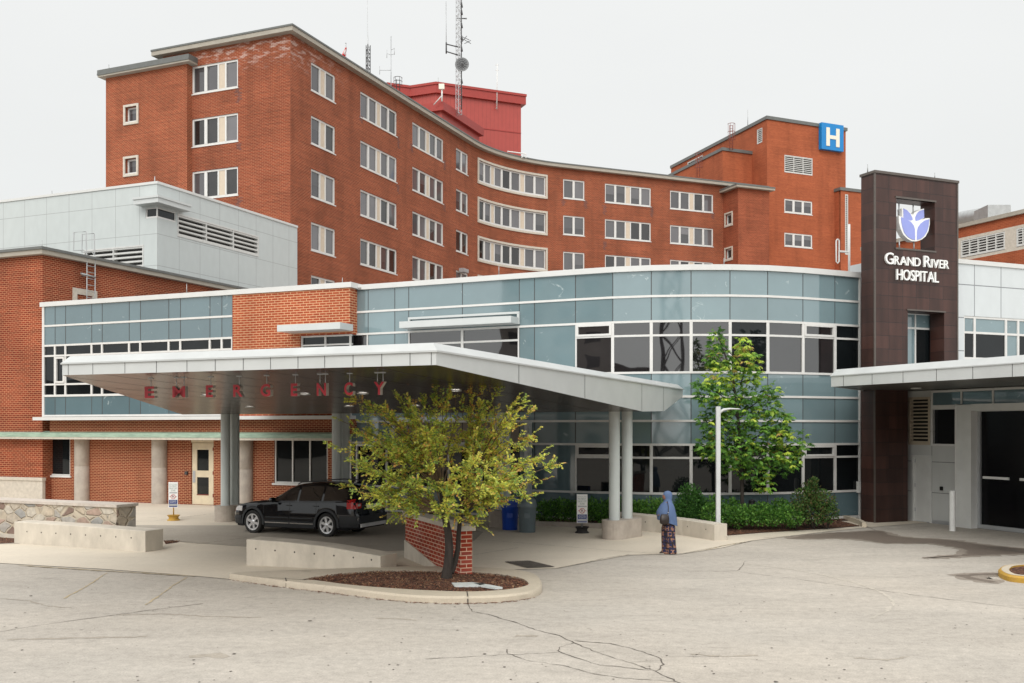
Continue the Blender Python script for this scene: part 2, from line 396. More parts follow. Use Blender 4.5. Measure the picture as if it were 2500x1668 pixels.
M['metal_white'] = pmat('metal_white', (.53, .55, .545), .35, .03, 1.5)
M['frame_white'] = pmat('frame_white', (.64, .63, .61), .4, .04, 4)
M['fascia'] = pmat('fascia', (.50, .515, .51), .3, .06, .8)
M['cap_metal'] = pmat('cap_metal', (.47, .485, .48), .35, .08, 1.0)
M['coping_white'] = pmat('coping_white', (.60, .60, .585), .4, .03, 2)
M['panel_white'] = panel_mat('panel_white', (.49, .525, .52), (.30, .31, .31), 1.75, 1.75, .014, .4)
M['panel_right'] = panel_mat('panel_right', (.56, .59, .60), (.2, .21, .22), 1.35, 1.22, .018, .35)
M['pole_grey'] = pmat('pole_grey', (.52, .535, .535), .4, .05, 4)
M['cream'] = pmat('cream', (.56, .47, .37), .7, .06, 5)
M['limestone'] = pmat('limestone', (.52, .47, .40), .8, .12, 6, bump=.2)
M['cornice'] = pmat('cornice', (.34, .31, .26), .6, .1, 2, stretch=(1, 1, 4))
M['cornice_dark'] = pmat('cornice_dark', (.12, .125, .12), .5, .1, 3)
M['red_metal'] = panel_mat('red_metal', (.37, .056, .043), (.28, .04, .031), .45, 60, .02, .45, var=.06)
M['red_trim'] = pmat('red_trim', (.32, .034, .025), .45, .06, 2)
M['tile_brown'] = panel_mat('tile_brown', (.048, .020, .015), (.018, .009, .008), .62, .46, .010, .42, var=.35, streak=1, tile_var=.26, spec=.45, bump=.4)
M['tile_edge'] = pmat('tile_edge', (.09, .075, .065), .4, .1, 3)
M['spandrel'] = glass_mat('spandrel', (.165, .235, .255), .10, .04, .005, .06, stain=.5)
M['spandrel_left'] = glass_mat('spandrel_left', (.11, .165, .185), .09, .04, .005, .05, stain=.45)
M['glass_dark'] = glass_mat('glass_dark', (.008, .010, .011), .032, .02, .005, .3)
M['glass_refl'] = glass_mat('glass_refl', (.014, .013, .014), .12, .015, .005, .3)
M['pane_blind'] = glass_mat('pane_blind', (.10, .095, .10), .08, .05, .004, .1, tone=.5)
M['pane_half'] = glass_mat('pane_half', (.045, .042, .045), .08, .05, .004, .2)
M['pane_dark'] = glass_mat('pane_dark', (.018, .016, .016), .07, .05, .004, .4)
M['steel'] = pmat('steel', (.42, .43, .44), .4, .06, 4, metal=.4)
M['galv'] = pmat('galv', (.40, .41, .41), .45, .12, 3, metal=.5)
M['dark_metal'] = pmat('dark_metal', (.05, .05, .052), .5, .2, 6)
M['rust_metal'] = pmat('rust_metal', (.20, .045, .03), .6, .2, 6)
M['white_pole'] = pmat('white_pole', (.68, .68, .66), .45, .06, 4)
M['column'] = pmat('column', (.48, .515, .50), .4, .04, 2)
M['concrete'] = pmat('concrete', (.53, .48, .405), .85, .14, 2.2, bump=.25, bscale=30, stretch=(1, 1, .5))
M['concrete_dark'] = pmat('concrete_dark', (.34, .30, .26), .85, .15, 3, bump=.25)
M['concrete_col'] = pmat('concrete_col', (.40, .35, .30), .85, .14, 2.5, bump=.25)
M['copper'] = pmat('copper', (.33, .46, .36), .65, .35, 3.0, col2=(.36, .47, .37), stretch=(.7, .7, 4), detail=12)
M['soffit'] = pmat('soffit', (.105, .078, .064), .26, .06, .8, metal=.75)
M['soffit_grey'] = pmat('soffit_grey', (.16, .155, .145), .35, .06, .8, metal=.5)
M['taupe'] = pmat('taupe', (.24, .20, .165), .5, .04, 2)
M['joint'] = pmat('joint', (.05, .05, .05), .7, .1, 3)
M['letter_red'] = pmat('letter_red', (.36, .012, .022), .35, .05, 6)
M['letter_side'] = pmat('letter_side', (.36, .32, .29), .4, .08, 6, metal=.3)
M['letter_white'] = pmat('letter_white', (.82, .82, .80), .4, .02, 6)
M['sign_blue'] = pmat('sign_blue', (.0, .19, .50), .35, .03, 3)
M['petal'] = pmat('petal', (.27, .31, .66), .4, .03, 3)
M['sign_cream'] = pmat('sign_cream', (.72, .69, .58), .5, .02, 3)
M['door_cream'] = pmat('door_cream', (.62, .53, .38), .55, .08, 4)
M['door_grey'] = pmat('door_grey', (.60, .60, .58), .5, .05, 2)
M['panel_grey'] = panel_mat('panel_grey', (.50, .505, .49), (.16, .16, .16), 1.4, 1.05, .012, .45)
M['louvre'] = pmat('louvre', (.45, .38, .29), .5, .08, 4)
M['louvre_white'] = pmat('louvre_white', (.56, .56, .54), .5, .06, 4)
M['black'] = pmat('black', (.010, .010, .011), .35, .3, 6)
M['roofing'] = pmat('roofing', (.22, .21, .20), .9, .15, 1)
M['stone_cap'] = pmat('stone_cap', (.52, .46, .40), .8, .12, 4, bump=.4)
M['yellow'] = pmat('yellow', (.62, .37, .04), .55, .2, 9, col2=(.42, .24, .05))
M['rubber'] = pmat('rubber', (.018, .017, .016), .7, .3, 12)
M['bin_blue'] = pmat('bin_blue', (.008, .055, .36), .4, .08, 5)
M['bin_grey'] = pmat('bin_grey', (.115, .15, .165), .45, .08, 5)
M['grate'] = pmat('grate', (.16, .14, .12), .6, .3, 8)
M['bark'] = pmat('bark', (.030, .023, .019), .9, .4, 12, bump=.8, bscale=30, stretch=(1, 1, .25))
M['twig'] = pmat('twig', (.13, .085, .05), .8, .3, 12)
M['lamp_on'] = emis_mat('lamp_on', (1, .97, .9), 2.2)
M['light_trim'] = pmat('light_trim', (.5, .5, .48), .4, .05, 5)

def ground_mat(name, col, warm, speck=.10, streakv=.08, blot=.10, rough=.9, stain=(.5, .5, .5), stain_f=.0, drips=0.0):
    m, t, b = new_mat(name)
    tc_ = t.nodes.new('ShaderNodeTexCoord')
    def noise(sc, st=(1, 1, 1), det=5, dist=0, ro=.55):
        mp_ = t.nodes.new('ShaderNodeMapping'); mp_.inputs['Scale'].default_value = st; mp_.inputs['Rotation'].default_value = (0, 0, R(14))
        n = t.nodes.new('ShaderNodeTexNoise'); n.inputs['Scale'].default_value = sc; n.inputs['Detail'].default_value = det; n.inputs['Distortion'].default_value = dist; n.inputs['Roughness'].default_value = ro
        t.links.new(tc_.outputs['Object'], mp_.inputs[0]); t.links.new(mp_.outputs[0], n.inputs[0]); return n
    def rg(n, lo, hi, a_=.3, b_=.7):
        r = t.nodes.new('ShaderNodeMapRange'); r.inputs['From Min'].default_value = a_; r.inputs['From Max'].default_value = b_
        r.inputs['To Min'].default_value = lo; r.inputs['To Max'].default_value = hi; t.links.new(n.outputs['Fac'], r.inputs['Value']); return r.outputs[0]
    def mul(a_, b_):
        q = t.nodes.new('ShaderNodeMath'); q.operation = 'MULTIPLY'; t.links.new(a_, q.inputs[0]); t.links.new(b_, q.inputs[1]); return q.outputs[0]
    f = mul(mul(rg(noise(.22, det=6), 1 - blot, 1 + blot), rg(noise(.5, (.4, 1.7, 1), 9, .6, .65), 1 - streakv * .8, 1 + streakv * .8)),
            mul(rg(noise(34, det=4, ro=.75), 1 - speck, 1 + speck), rg(noise(7, det=6, ro=.7), 1 - speck * .7, 1 + speck * .7)))
    if drips:
        f = mul(f, rg(noise(4.2, det=2), 1, 1 - drips, .735, .80)); f = mul(f, rg(noise(14, (1, 1, 1), 1), 1, 1 - drips, .76, .82)); f = mul(f, rg(noise(.9, (.8, 1.9, 1), 12, .9, .75), 1.04, .86, .46, .74))
    f = mul(f, rg(noise(1.3, (.5, 2.2, 1), 9, 1.0, .65), 1, 1 - stain_f, .60, .74))
    mx = t.nodes.new('ShaderNodeMix'); mx.data_type = 'RGBA'; mx.inputs[6].default_value = c4(col); mx.inputs[7].default_value = c4(warm)
    t.links.new(rg(noise(.13, det=3), 0, 1, .35, .65), mx.inputs[0])
    vs = t.nodes.new('ShaderNodeVectorMath'); vs.operation = 'SCALE'; t.links.new(mx.outputs[2], vs.inputs[0]); t.links.new(f, vs.inputs['Scale'])
    t.links.new(vs.outputs[0], b.inputs['Base Color']); b.inputs['Roughness'].default_value = rough; b.inputs['Specular IOR Level'].default_value = .3
    bp = t.nodes.new('ShaderNodeBump'); bp.inputs['Strength'].default_value = .35; bp.inputs['Distance'].default_value = .006
    t.links.new(noise(90, det=3).outputs['Fac'], bp.inputs['Height']); t.links.new(bp.outputs[0], b.inputs['Normal'])
    return m
M['asphalt'] = ground_mat('asphalt', (.395, .363, .320), (.42, .378, .325), .20, .09, .07, stain_f=.22, drips=.35)
M['paving'] = ground_mat('paving', (.58, .52, .43), (.60, .53, .43), .06, .05, .06, stain_f=.18)
M['lane'] = ground_mat('lane', (.37, .335, .285), (.385, .34, .28), .10, .08, .08, stain_f=.25)
M['kerb'] = ground_mat('kerb', (.50, .44, .345), (.46, .40, .32), .08, .05, .12, stain_f=.3)
M['damp'] = ground_mat('damp', (.25, .215, .18), (.28, .24, .20), .2, .1, .15, .8)
M['wet'] = ground_mat('wet', (.15, .122, .10), (.19, .155, .125), .15, .1, .2, .6)
M['crack'] = pmat('crack', (.11, .095, .08), .9, .4, 8)
M['yellow_line'] = ground_mat('yellow_line', (.47, .375, .23), (.43, .365, .27), .2, .1, .15)

# ------------------------------------------------------------------ plan directions
TA = R(22.8); U = Vector((math.cos(TA), -math.sin(TA), 0)); V = Vector((math.sin(TA), math.cos(TA), 0))
TB = R(23.0); B1 = Vector((math.cos(TB), math.sin(TB), 0)); B2 = Vector((-math.sin(TB), math.cos(TB), 0))   # right-back, left-back
def xy(v): return (v[0], v[1])

# ================================================================== THE GROUND
mb = MB(); mb.face([(-900, -300, 0), (900, -300, 0), (900, 1500, 0), (-900, 1500, 0)])
struct(mb.build('ground', M['asphalt']))

def sheet(name, pts, z, mat, lab=None):
    m = MB(); m.face([(p[0], p[1], z) for p in pts][::1]); 
    o = m.build(name, mat); struct(o); return o
def ccw(pts):
    ar = sum(pts[k][0] * pts[(k + 1) % len(pts)][1] - pts[(k + 1) % len(pts)][0] * pts[k][1] for k in range(len(pts)))
    return pts if ar > 0 else pts[::-1]
fore = [G(-400, 1362), G(0, 1376), G(120, 1383), G(248, 1390), G(475, 1407), G(600, 1419), G(700, 1432), G(900, 1430), G(1152, 1400), G(1235, 1392),
        G(1358, 1389), G(1440, 1373), G(1536, 1356), G(1666, 1353), G(1760, 1339), G(1836, 1321), G(1990, 1302), G(2111, 1289), G(2260, 1277)]
back = [Vector((16.5, 36.5, 0)), Vector((13, 37.5, 0)), Vector((-3, 40, 0)), Vector((-24, 50, 0)), Vector((-45, 60, 0))]
sheet('pavement', ccw([xy(p) for p in fore + back]), .012, M['paving'])
lane = [G(0, 1300), G(300, 1283), G(430, 1284), G(600, 1284), G(760, 1281), G(1000, 1279), G(1120, 1285), G(1180, 1300), G(1158, 1322), G(1000, 1345), G(900, 1350), G(620, 1338), G(415, 1322), G(300, 1320), G(0, 1330)]
sheet('driveway', ccw([xy(p) for p in lane]), .018, M['lane'])

def strip(mb_, pts, wd, z, jit=0.0):
    P = [Vector((p[0], p[1], 0)) for p in pts]
    if jit:
        Q = [P[0]]
        for a_, b_ in zip(P[:-1], P[1:]):
            n = max(1, int((b_ - a_).length / .09)); d = (b_ - a_).normalized(); s_ = Vector((-d.y, d.x, 0))
            for k in range(1, n + 1): Q.append(a_.lerp(b_, k / n) + s_ * random.gauss(0, jit) * (k < n))
        P = Q
    L = []; Rr = []
    for k, p in enumerate(P):
        d = (P[min(k + 1, len(P) - 1)] - P[max(k - 1, 0)]).normalized(); s_ = Vector((-d.y, d.x, 0))
        w_ = wd * (random.uniform(.35, 1.5) if jit else 1)
        L.append(p + s_ * w_ / 2); Rr.append(p - s_ * w_ / 2)
    for k in range(len(P) - 1):
        mb_.face([(q.x, q.y, z) for q in (Rr[k], Rr[k + 1], L[k + 1], L[k])])
def z2(l): return [G(833 + x * .3549, 1112 + y * .3549) for x, y in l]
def z1(l): return [G(x * .3549, 1112 + y * .3549) for x, y in l]
def z3(l): return [G(1666 + x * .3549, 1112 + y * .3549) for x, y in l]
mb = MB()
for l, wd in ((z2([(870,1020),(900,1075),(1010,1095),(1200,1150),(1330,1200),(1500,1240),(1600,1290),(1800,1370),(1960,1420),(2160,1485),(2330,1567),(2500,1660)]), .019),
          (z2([(1600,1290),(1500,1320),(1490,1345),(1520,1360),(1640,1400),(1780,1445),(2000,1465),(2130,1480)]), .014),
          (z2([(1600,1275),(1850,1295),(2000,1330),(2180,1390),(2220,1440),(2190,1475),(2160,1485)]), .018),
          (z2([(1140,1335),(1145,1365),(1270,1410),(1520,1445),(1700,1495),(1900,1530),(2300,1556)]), .012),
          (z2([(580,1402),(1000,1380),(1400,1362),(1500,1355)]), .011),
          (z2([(1990,1424),(2090,1418),(2190,1414)]), .010), (z2([(2200,1390),(2400,1384),(2600,1386)]), .010),
          (z1([(-60,1232),(0,1215),(200,1180),(480,1140),(800,1098),(980,1072),(1400,1020)]), .018),
          (z1([(1640,985),(1780,970)]), .012),
          (z3([(430,730),(415,760),(380,795),(250,800),(0,790)]), .014),
          (z3([(400,805),(740,845),(1060,890),(1360,930),(1700,975),(2350,1055)]), .013)):
    strip(mb, l, wd, .006, .012)
struct(mb.build('road_cracks', M['crack']))
M['track_pale'] = ground_mat('track_pale', (.455, .42, .365), (.47, .425, .36), .2, .1, .1); M['track_dark'] = ground_mat('track_dark', (.345, .31, .262), (.36, .315, .26), .2, .14, .16)
mb = MB()
for l, wd in ((z3([(440,745),(760,785),(1000,830),(1200,880),(1340,930),(1430,980),(1450,1030),(1400,1075),(1300,1120)]), .07), (z3([(820,720),(1000,705),(1220,690),(1400,684)]), .08)): strip(mb, [xy_ for xy_ in l], wd, .0035, .012)
struct(mb.build('tyre_tracks', M['track_pale']))
mb = MB()
for l, wd in ((z1([(50,1268),(300,1262),(520,1256),(800,1252),(1010,1246)]), .11), (z1([(800,1098),(1100,1092),(1450,1108),(1800,1116)]), .07), (z2([(240,1120),(460,1128),(520,1135)]), .08), (z2([(1200,1240),(1350,1246)]), .12),
              (z3([(1180,1395),(1400,1408),(1560,1385)]), .08), (z1([(0,985),(200,1000),(340,1040),(490,1048)]), .06), (z3([(60,1370),(300,1385),(520,1376)]), .07), (z1([(1300,1385),(1480,1372),(1560,1390)]), .20)): strip(mb, l, wd, .003, .02)
struct(mb.build('tyre_marks', M['track_dark']))
mb = MB(); rg_ = random.Random(12)
for k in range(260):
    p = G(rg_.uniform(-50, 2550), 1390 + 290 * rg_.random() ** .8); r_ = rg_.uniform(.006, .022) * (2 if k % 23 == 0 else 1); n_ = 6; a0r = rg_.uniform(0, 6)
    mb.face([(p.x + r_ * rg_.uniform(.6, 1.3) * math.cos(a0r + 6.283 * j / n_), p.y + r_ * rg_.uniform(.6, 1.3) * math.sin(a0r + 6.283 * j / n_), .0075) for j in range(n_)])
gr0 = mb.build('road_grit', M['crack']); tag(gr0, 'small dark specks of grit and gum scattered over the pale asphalt', 'grit', kind='stuff')
mb = MB()
for l in (z2([(905,580),(1400,620),(1900,662),(2200,682)]), z2([(905,690),(1220,640)]), z1([(640,462),(1060,455),(1490,400)]), z1([(1170,590),(1380,612),(1700,570)]),
          z3([(-60,690),(0,680),(160,650),(480,592)]), z2([(1480,780),(1640,752),(1800,715),(1980,686)]), z3([(560,572),(900,545),(1290,520),(1700,492)]), z3([(1260,490),(1330,520)])):
    strip(mb, l, .018, .0235, .004)
struct(mb.build('pavement_joints', M['crack']))
def ragged(pts, grow, amp, seed=3):
    rr_ = random.Random(seed); P = [Vector((p[0], p[1])) for p in ccw(pts)]; Q = []
    for a_, b_ in zip(P, P[1:] + P[:1]):
        n = max(1, int((b_ - a_).length / .14)); d = (b_ - a_).normalized(); s_ = Vector((d.y, -d.x))
        for k in range(n): Q.append(a_.lerp(b_, k / n) + s_ * (grow + rr_.gauss(0, amp)))
    return [Vector((q.x, q.y, 0)) for q in Q]
damp = MB()
mb = MB()
wet = z3([(720,572),(860,548),(1000,536),(1150,530),(1290,522),(1380,524),(1430,550),(1560,568),(1700,574),(1830,582),(1960,602),(2100,620),(2240,634),(2420,650),(2420,676),(2250,680),(2100,686),(1960,694),(1820,702),(1640,708),(1780,698),(1900,688),(1950,672),(1960,655),(1900,637),(1820,624),(1700,603),(1560,606),(1400,606),(1300,590),(1180,576),(1040,570),(900,574)])
damp.face([(p.x, p.y, .004) for p in ragged(wet, .20, .07)]); damp.face([(p.x, p.y, .0055) for p in ragged(wet, .10, .05, 5)]); mb.face([(p.x, p.y, .007) for p in ragged(wet, -.02, .035, 8)])
wet = z3([(1880,822),(1960,820),(2020,812),(2160,812),(2200,822),(2060,826),(1990,836),(2080,855),(2170,872),(2120,876),(1980,850),(1930,840)])
damp.face([(p.x, p.y, .004) for p in ragged(wet, .20, .07)]); damp.face([(p.x, p.y, .0055) for p in ragged(wet, .10, .05, 5)]); mb.face([(p.x, p.y, .007) for p in ragged(wet, -.02, .035, 8)])
struct(mb.build('wet_patches', M['wet'])); struct(damp.build('damp_edges', M['damp']))
mb = MB()
strip(mb, z1([(130,760),(330,773),(700,797),(1300,832),(1340,835)]), .07, .0165, .012)
strip(mb, z1([(1290,838),(1200,890),(1090,970),(1000,1030)]), .035, .006, .008)
strip(mb, z1([(735,810),(590,905),(440,985)]), .035, .006, .008)
strip(mb, z3([(160,652),(300,620),(430,598)]), .06, .0165, .02)
struct(mb.build('road_markings', M['yellow_line']))

# low kerbs: the rounded island with its mulch, the yellow island at the right edge, the bed by the glass wall
def smooth(pts, n=6, closed=True):
    P = [Vector((p[0], p[1])) for p in pts]; L = len(P); o = []
    for i in range(L if closed else L - 1):
        p0, p1, p2, p3 = (P[(i - 1) % L], P[i], P[(i + 1) % L], P[(i + 2) % L]) if closed else (P[max(i - 1, 0)], P[i], P[i + 1], P[min(i + 2, L - 1)])
        for k in range(n):
            t = k / n
            o.append(.5 * ((2 * p1) + (-p0 + p2) * t + (2 * p0 - 5 * p1 + 4 * p2 - p3) * t * t + (-p0 + 3 * p1 - 3 * p2 + p3) * t ** 3))
    if not closed: o.append(P[-1])
    return o
def kerb_ring(mb_, outer, inner, h, bev=.04):
    n = len(outer)
    for k in range(n):
        a_, b_ = outer[k], outer[(k + 1) % n]; c, d = inner[k], inner[(k + 1) % n]
        ao = a_.lerp(c, min(.5, bev / max((a_ - c).length, .01))); bo = b_.lerp(d, min(.5, bev / max((b_ - d).length, .01)))
        mb_.smooth = True
        mb_.face([(a_.x, a_.y, 0), (b_.x, b_.y, 0), (b_.x, b_.y, h - bev), (a_.x, a_.y, h - bev)])
        mb_.face([(a_.x, a_.y, h - bev), (b_.x, b_.y, h - bev), (bo.x, bo.y, h), (ao.x, ao.y, h)])
        mb_.smooth = False
        mb_.face([(ao.x, ao.y, h), (bo.x, bo.y, h), (d.x, d.y, h), (c.x, c.y, h)])
        mb_.face([(c.x, c.y, h), (d.x, d.y, h), (d.x, d.y, 0), (c.x, c.y, 0)])
KH = .13
out_px = [(560, 1414), (640, 1426), (695, 1434), (770, 1443), (833, 1450), (915, 1461), (1003, 1470), (1080, 1473), (1142, 1473), (1210, 1471), (1262, 1466), (1305, 1458), (1323, 1446), (1318, 1425)]
outer = [xy(G(*p)) for p in out_px] + [xy(G(1296, 1412)), xy(G(1255, 1404)), xy(G(1200, 1400)), xy(G(1140, 1397)), xy(G(1060, 1396)), xy(G(960, 1397)), xy(G(860, 1400)), xy(G(760, 1404)), xy(G(650, 1408))]
in_px = [(742, 1416), (758, 1415.5), (790, 1419), (833, 1425), (880, 1430), (930, 1434), (1003, 1439), (1080, 1442.5), (1142, 1444), (1200, 1442), (1245, 1438), (1277, 1432), (1290, 1426), (1284, 1417)]
inner = [xy(G(p[0], p[1], KH)) for p in in_px] + [xy(G(1270, 1411, KH)), xy(G(1240, 1405, KH)), xy(G(1190, 1399, KH)), xy(G(1130, 1396, KH)), xy(G(1050, 1394, KH)), xy(G(960, 1393, KH)), xy(G(880, 1396, KH)), xy(G(800, 1404, KH)), xy(G(750, 1412, KH))]
ou, inn = smooth(outer, 4), smooth(inner, 4)
mb = MB(); kerb_ring(mb, ou, inn, KH)
struct(mb.build('kerb_island', M['kerb'], weld=True))
mb = MB()
for px_, py0, py1 in ((1142, 1473.4, 1444), (699, 1434.4, 1411)):
    a_, b_ = G(px_, py0), G(px_ - 2, py1, KH)
    d = (b_ - a_); d.z = 0; s_ = Vector((-d.normalized().y, d.normalized().x, 0)) * .012
    a2 = a_ - d.normalized() * .004
    mb.face([a2 - s_, a2 + s_, a2 + s_ + Vector((0, 0, KH - .04)), a2 - s_ + Vector((0, 0, KH - .04))]); 
    mb.face([b_ + s_ + Vector((0, 0, .004)), b_ - s_ + Vector((0, 0, .004)), a_ - s_ + Vector((0, 0, KH + .004)), a_ + s_ + Vector((0, 0, KH + .004))])
struct(mb.build('kerb_joints', M['crack']))

mulch_m, t_, b_ = new_mat('mulch')
tc_ = t_.nodes.new('ShaderNodeTexCoord'); vo = t_.nodes.new('ShaderNodeTexVoronoi'); vo.inputs['Scale'].default_value = 26
t_.links.new(tc_.outputs['Object'], vo.inputs['Vector'])
rp = t_.nodes.new('ShaderNodeValToRGB'); rp.color_ramp.elements[0].color = (.03, .012, .008, 1); rp.color_ramp.elements[1].color = (.21, .10, .05, 1)
a = rp.color_ramp.elements.new(.55); a.color = (.095, .036, .02, 1)
sp_ = t_.nodes.new('ShaderNodeSeparateColor'); t_.links.new(vo.outputs['Color'], sp_.inputs[0]); t_.links.new(sp_.outputs[0], rp.inputs[0])
t_.links.new(rp.outputs[0], b_.inputs['Base Color']); b_.inputs['Roughness'].default_value = .95
bp_ = t_.nodes.new('ShaderNodeBump'); bp_.inputs['Distance'].default_value = .03; t_.links.new(vo.outputs['Distance'], bp_.inputs['Height']); t_.links.new(bp_.outputs[0], b_.inputs['Normal'])
M['mulch'] = mulch_m

def inside(p, poly):
    c = False; n = len(poly)
    for i in range(n):
        a_, b_ = poly[i], poly[i - 1]
        if (a_[1] > p[1]) != (b_[1] > p[1]) and p[0] < (b_[0] - a_[0]) * (p[1] - a_[1]) / (b_[1] - a_[1]) + a_[0]: c = not c
    return c
CHIP = [pmat('chip_dark', (.045, .018, .011), .95, .3, 20), pmat('chip_mid', (.19, .072, .038), .95, .3, 20), pmat('chip_pale', (.36, .22, .12), .9, .2, 20)]
def mulch_bed(poly, z, hill, nchips):
    m = MB(); c = Vector((sum(p[0] for p in poly) / len(poly), sum(p[1] for p in poly) / len(poly)))
    rings = [(1, 0), (.85, .35), (.6, .7), (.3, .95)]
    for q in range(3):
        (f0, h0), (f1, h1) = rings[q], rings[q + 1]
        for k in range(len(poly)):
            a_, b_ = Vector(poly[k][:2]), Vector(poly[(k + 1) % len(poly)][:2])
            m.smooth = True
            m.face([(*c.lerp(a_, f0), z + hill * h0), (*c.lerp(b_, f0), z + hill * h0), (*c.lerp(b_, f1), z + hill * h1), (*c.lerp(a_, f1), z + hill * h1)])
    for k in range(len(poly)):
        a_, b_ = Vector(poly[k][:2]), Vector(poly[(k + 1) % len(poly)][:2])
        m.face([(*c.lerp(a_, .3), z + hill * .95), (*c.lerp(b_, .3), z + hill * .95), (*c, z + hill)])
    m.smooth = False
    xs = [p[0] for p in poly]; ys = [p[1] for p in poly]
    n = 0
    while n < nchips:
        p = (random.uniform(min(xs), max(xs)), random.uniform(min(ys), max(ys)))
        if not inside(p, poly): continue
        n += 1
        f = 1 - max(0, 1)  # chips sit on the bed
        # height from the radial fraction
        best = 9
        dirv = Vector(p) - c; 
        lo = 1.0
        while inside((c.x + dirv.x * lo, c.y + dirv.y * lo), poly) and lo < 12: lo *= 1.15
        fr = 1 / lo; hz = hill * (1 - fr) ** .8 if fr < 1 else 0
        L, wd = random.uniform(.02, .06), random.uniform(.008, .02); a_ = random.uniform(0, 6.3)
        d = Vector((math.cos(a_), math.sin(a_), random.uniform(-.35, .5))); s_ = Vector((-math.sin(a_), math.cos(a_), random.uniform(-.3, .3)))
        q = Vector((p[0], p[1], z + hz + random.uniform(.004, .022)))
        m.m = random.choices([1, 2, 3], [.36, .48, .16])[0]
        m.face([q - d * L / 2 - s_ * wd / 2, q + d * L / 2 - s_ * wd / 2, q + d * L / 2 + s_ * wd / 2, q - d * L / 2 + s_ * wd / 2])
    o = m.build('mulch', [M['mulch']] + CHIP); o['kind'] = 'stuff'; o['category'] = 'mulch'; return o
o = mulch_bed(ccw([tuple(p) for p in inn]), KH - .03, .07, 9000); o['label'] = 'red brown bark mulch around the tree on the kerbed island'
# scattered chips in the gutter
mb = MB()
for k in range(420):
    t = random.random(); i = int(t * 11); a_, b_ = Vector(outer[i]), Vector(outer[i + 1]); q = a_.lerp(b_, random.random())
    q = Vector((q.x + random.gauss(0, .03), q.y - abs(random.gauss(0, .06)) - .01, .008)); an = random.uniform(0, 3.1); d = Vector((math.cos(an), math.sin(an), 0)) * random.uniform(.01, .035); s_ = Vector((-d.y, d.x, 0)) * .35
    mb.face([q - d - s_, q + d - s_, q + d + s_, q - d + s_])
o = mb.build('fallen_mulch', CHIP[1]); tag(o, 'brown mulch crumbs lying in the gutter along the island kerb', 'debris', kind='stuff')

# bed along the curved glass wall
bed = [G(1777, 1309), G(1850, 1303), G(1960, 1296), G(2040, 1291), G(2100, 1286), G(2060, 1276), G(1990, 1262), Vector((12.2, 35.0, 0)), Vector((9, 33.9, 0)), Vector((6, 33.6, 0)), Vector((1.0, 35.2, 0)), G(1312, 1279), G(1420, 1280), G(1560, 1290), G(1680, 1290), G(1748, 1300)]
bedp = [xy(p) for p in bed]
o = mulch_bed(ccw(bedp), .03, .05, 5000); o['label'] = 'dark bark mulch under the shrubs by the curved glass wall'
o = mulch_bed(ccw([xy(p) for p in (G(-200, 1330), G(0, 1329), G(36, 1327), G(36, 1316), G(-200, 1300))]), .02, .03, 700); o['label'] = 'strip of bark mulch at the foot of the rubble stone wall'
o = mulch_bed(ccw([xy(p) for p in (G(405, 1330), G(432, 1326), G(440, 1323), G(418, 1321), G(400, 1322))]), .015, .02, 150); o['label'] = 'small patch of bark mulch behind the end of the left concrete bench'
mb = MB()
low = [G(2035, 1264), G(2070, 1271), G(2102, 1282), G(2110, 1288)]
for a_, b_ in zip(low[:-1], low[1:]):
    d = (b_ - a_).normalized(); s_ = Vector((d.y, -d.x, 0)) * .07
    mb.prism([xy(a_ + s_), xy(b_ + s_), xy(b_ - s_), xy(a_ - s_)], 0, .16)
struct(mb.build('kerb_by_bed', M['kerb']))
mb = MB()
kk = [G(1305, 1285), G(1400, 1288), G(1470, 1291), G(1560, 1297)]
for a_, b_ in zip(kk[:-1], kk[1:]):
    d = (b_ - a_).normalized(); s_ = Vector((d.y, -d.x, 0)) * .08
    mb.prism([xy(a_ + s_), xy(b_ + s_), xy(b_ - s_), xy(a_ - s_)], 0, .17)
struct(mb.build('kerb_by_hedge', M['concrete_dark']))

# yellow island
yo = [G(2438, 1408), G(2441, 1399), G(2465, 1392.5), G(2530, 1390), G(2700, 1392), G(2800, 1410), G(2700, 1440), G(2560, 1431), G(2500, 1424.5), G(2460, 1419)]
yi = []
c = Vector((sum(p.x for p in yo) / len(yo), sum(p.y for p in yo) / len(yo)))
yo2 = smooth([xy(p) for p in yo], 4); yi2 = [p + (c - p).normalized() * .22 for p in yo2]
mb = MB(); kerb_ring(mb, yo2, yi2, .14)
for k, f in enumerate(mb.f): pass
ky = mb.build('kerb_yellow', [M['yellow']], weld=True); struct(ky)
mb = MB(); n = len(yo2)
for k in range(n):
    a_, b_, c1, d1 = yo2[k].lerp(yi2[k], .3), yo2[(k + 1) % n].lerp(yi2[(k + 1) % n], .3), yi2[k], yi2[(k + 1) % n]
    mb.face([(*a_, .144), (*b_, .144), (*d1, .144), (*c1, .144)])
struct(mb.build('kerb_yellow_top', M['kerb']))
mb = MB(); mb.face([(*p, .11) for p in yi2]); struct(mb.build('island_soil', M['mulch']))

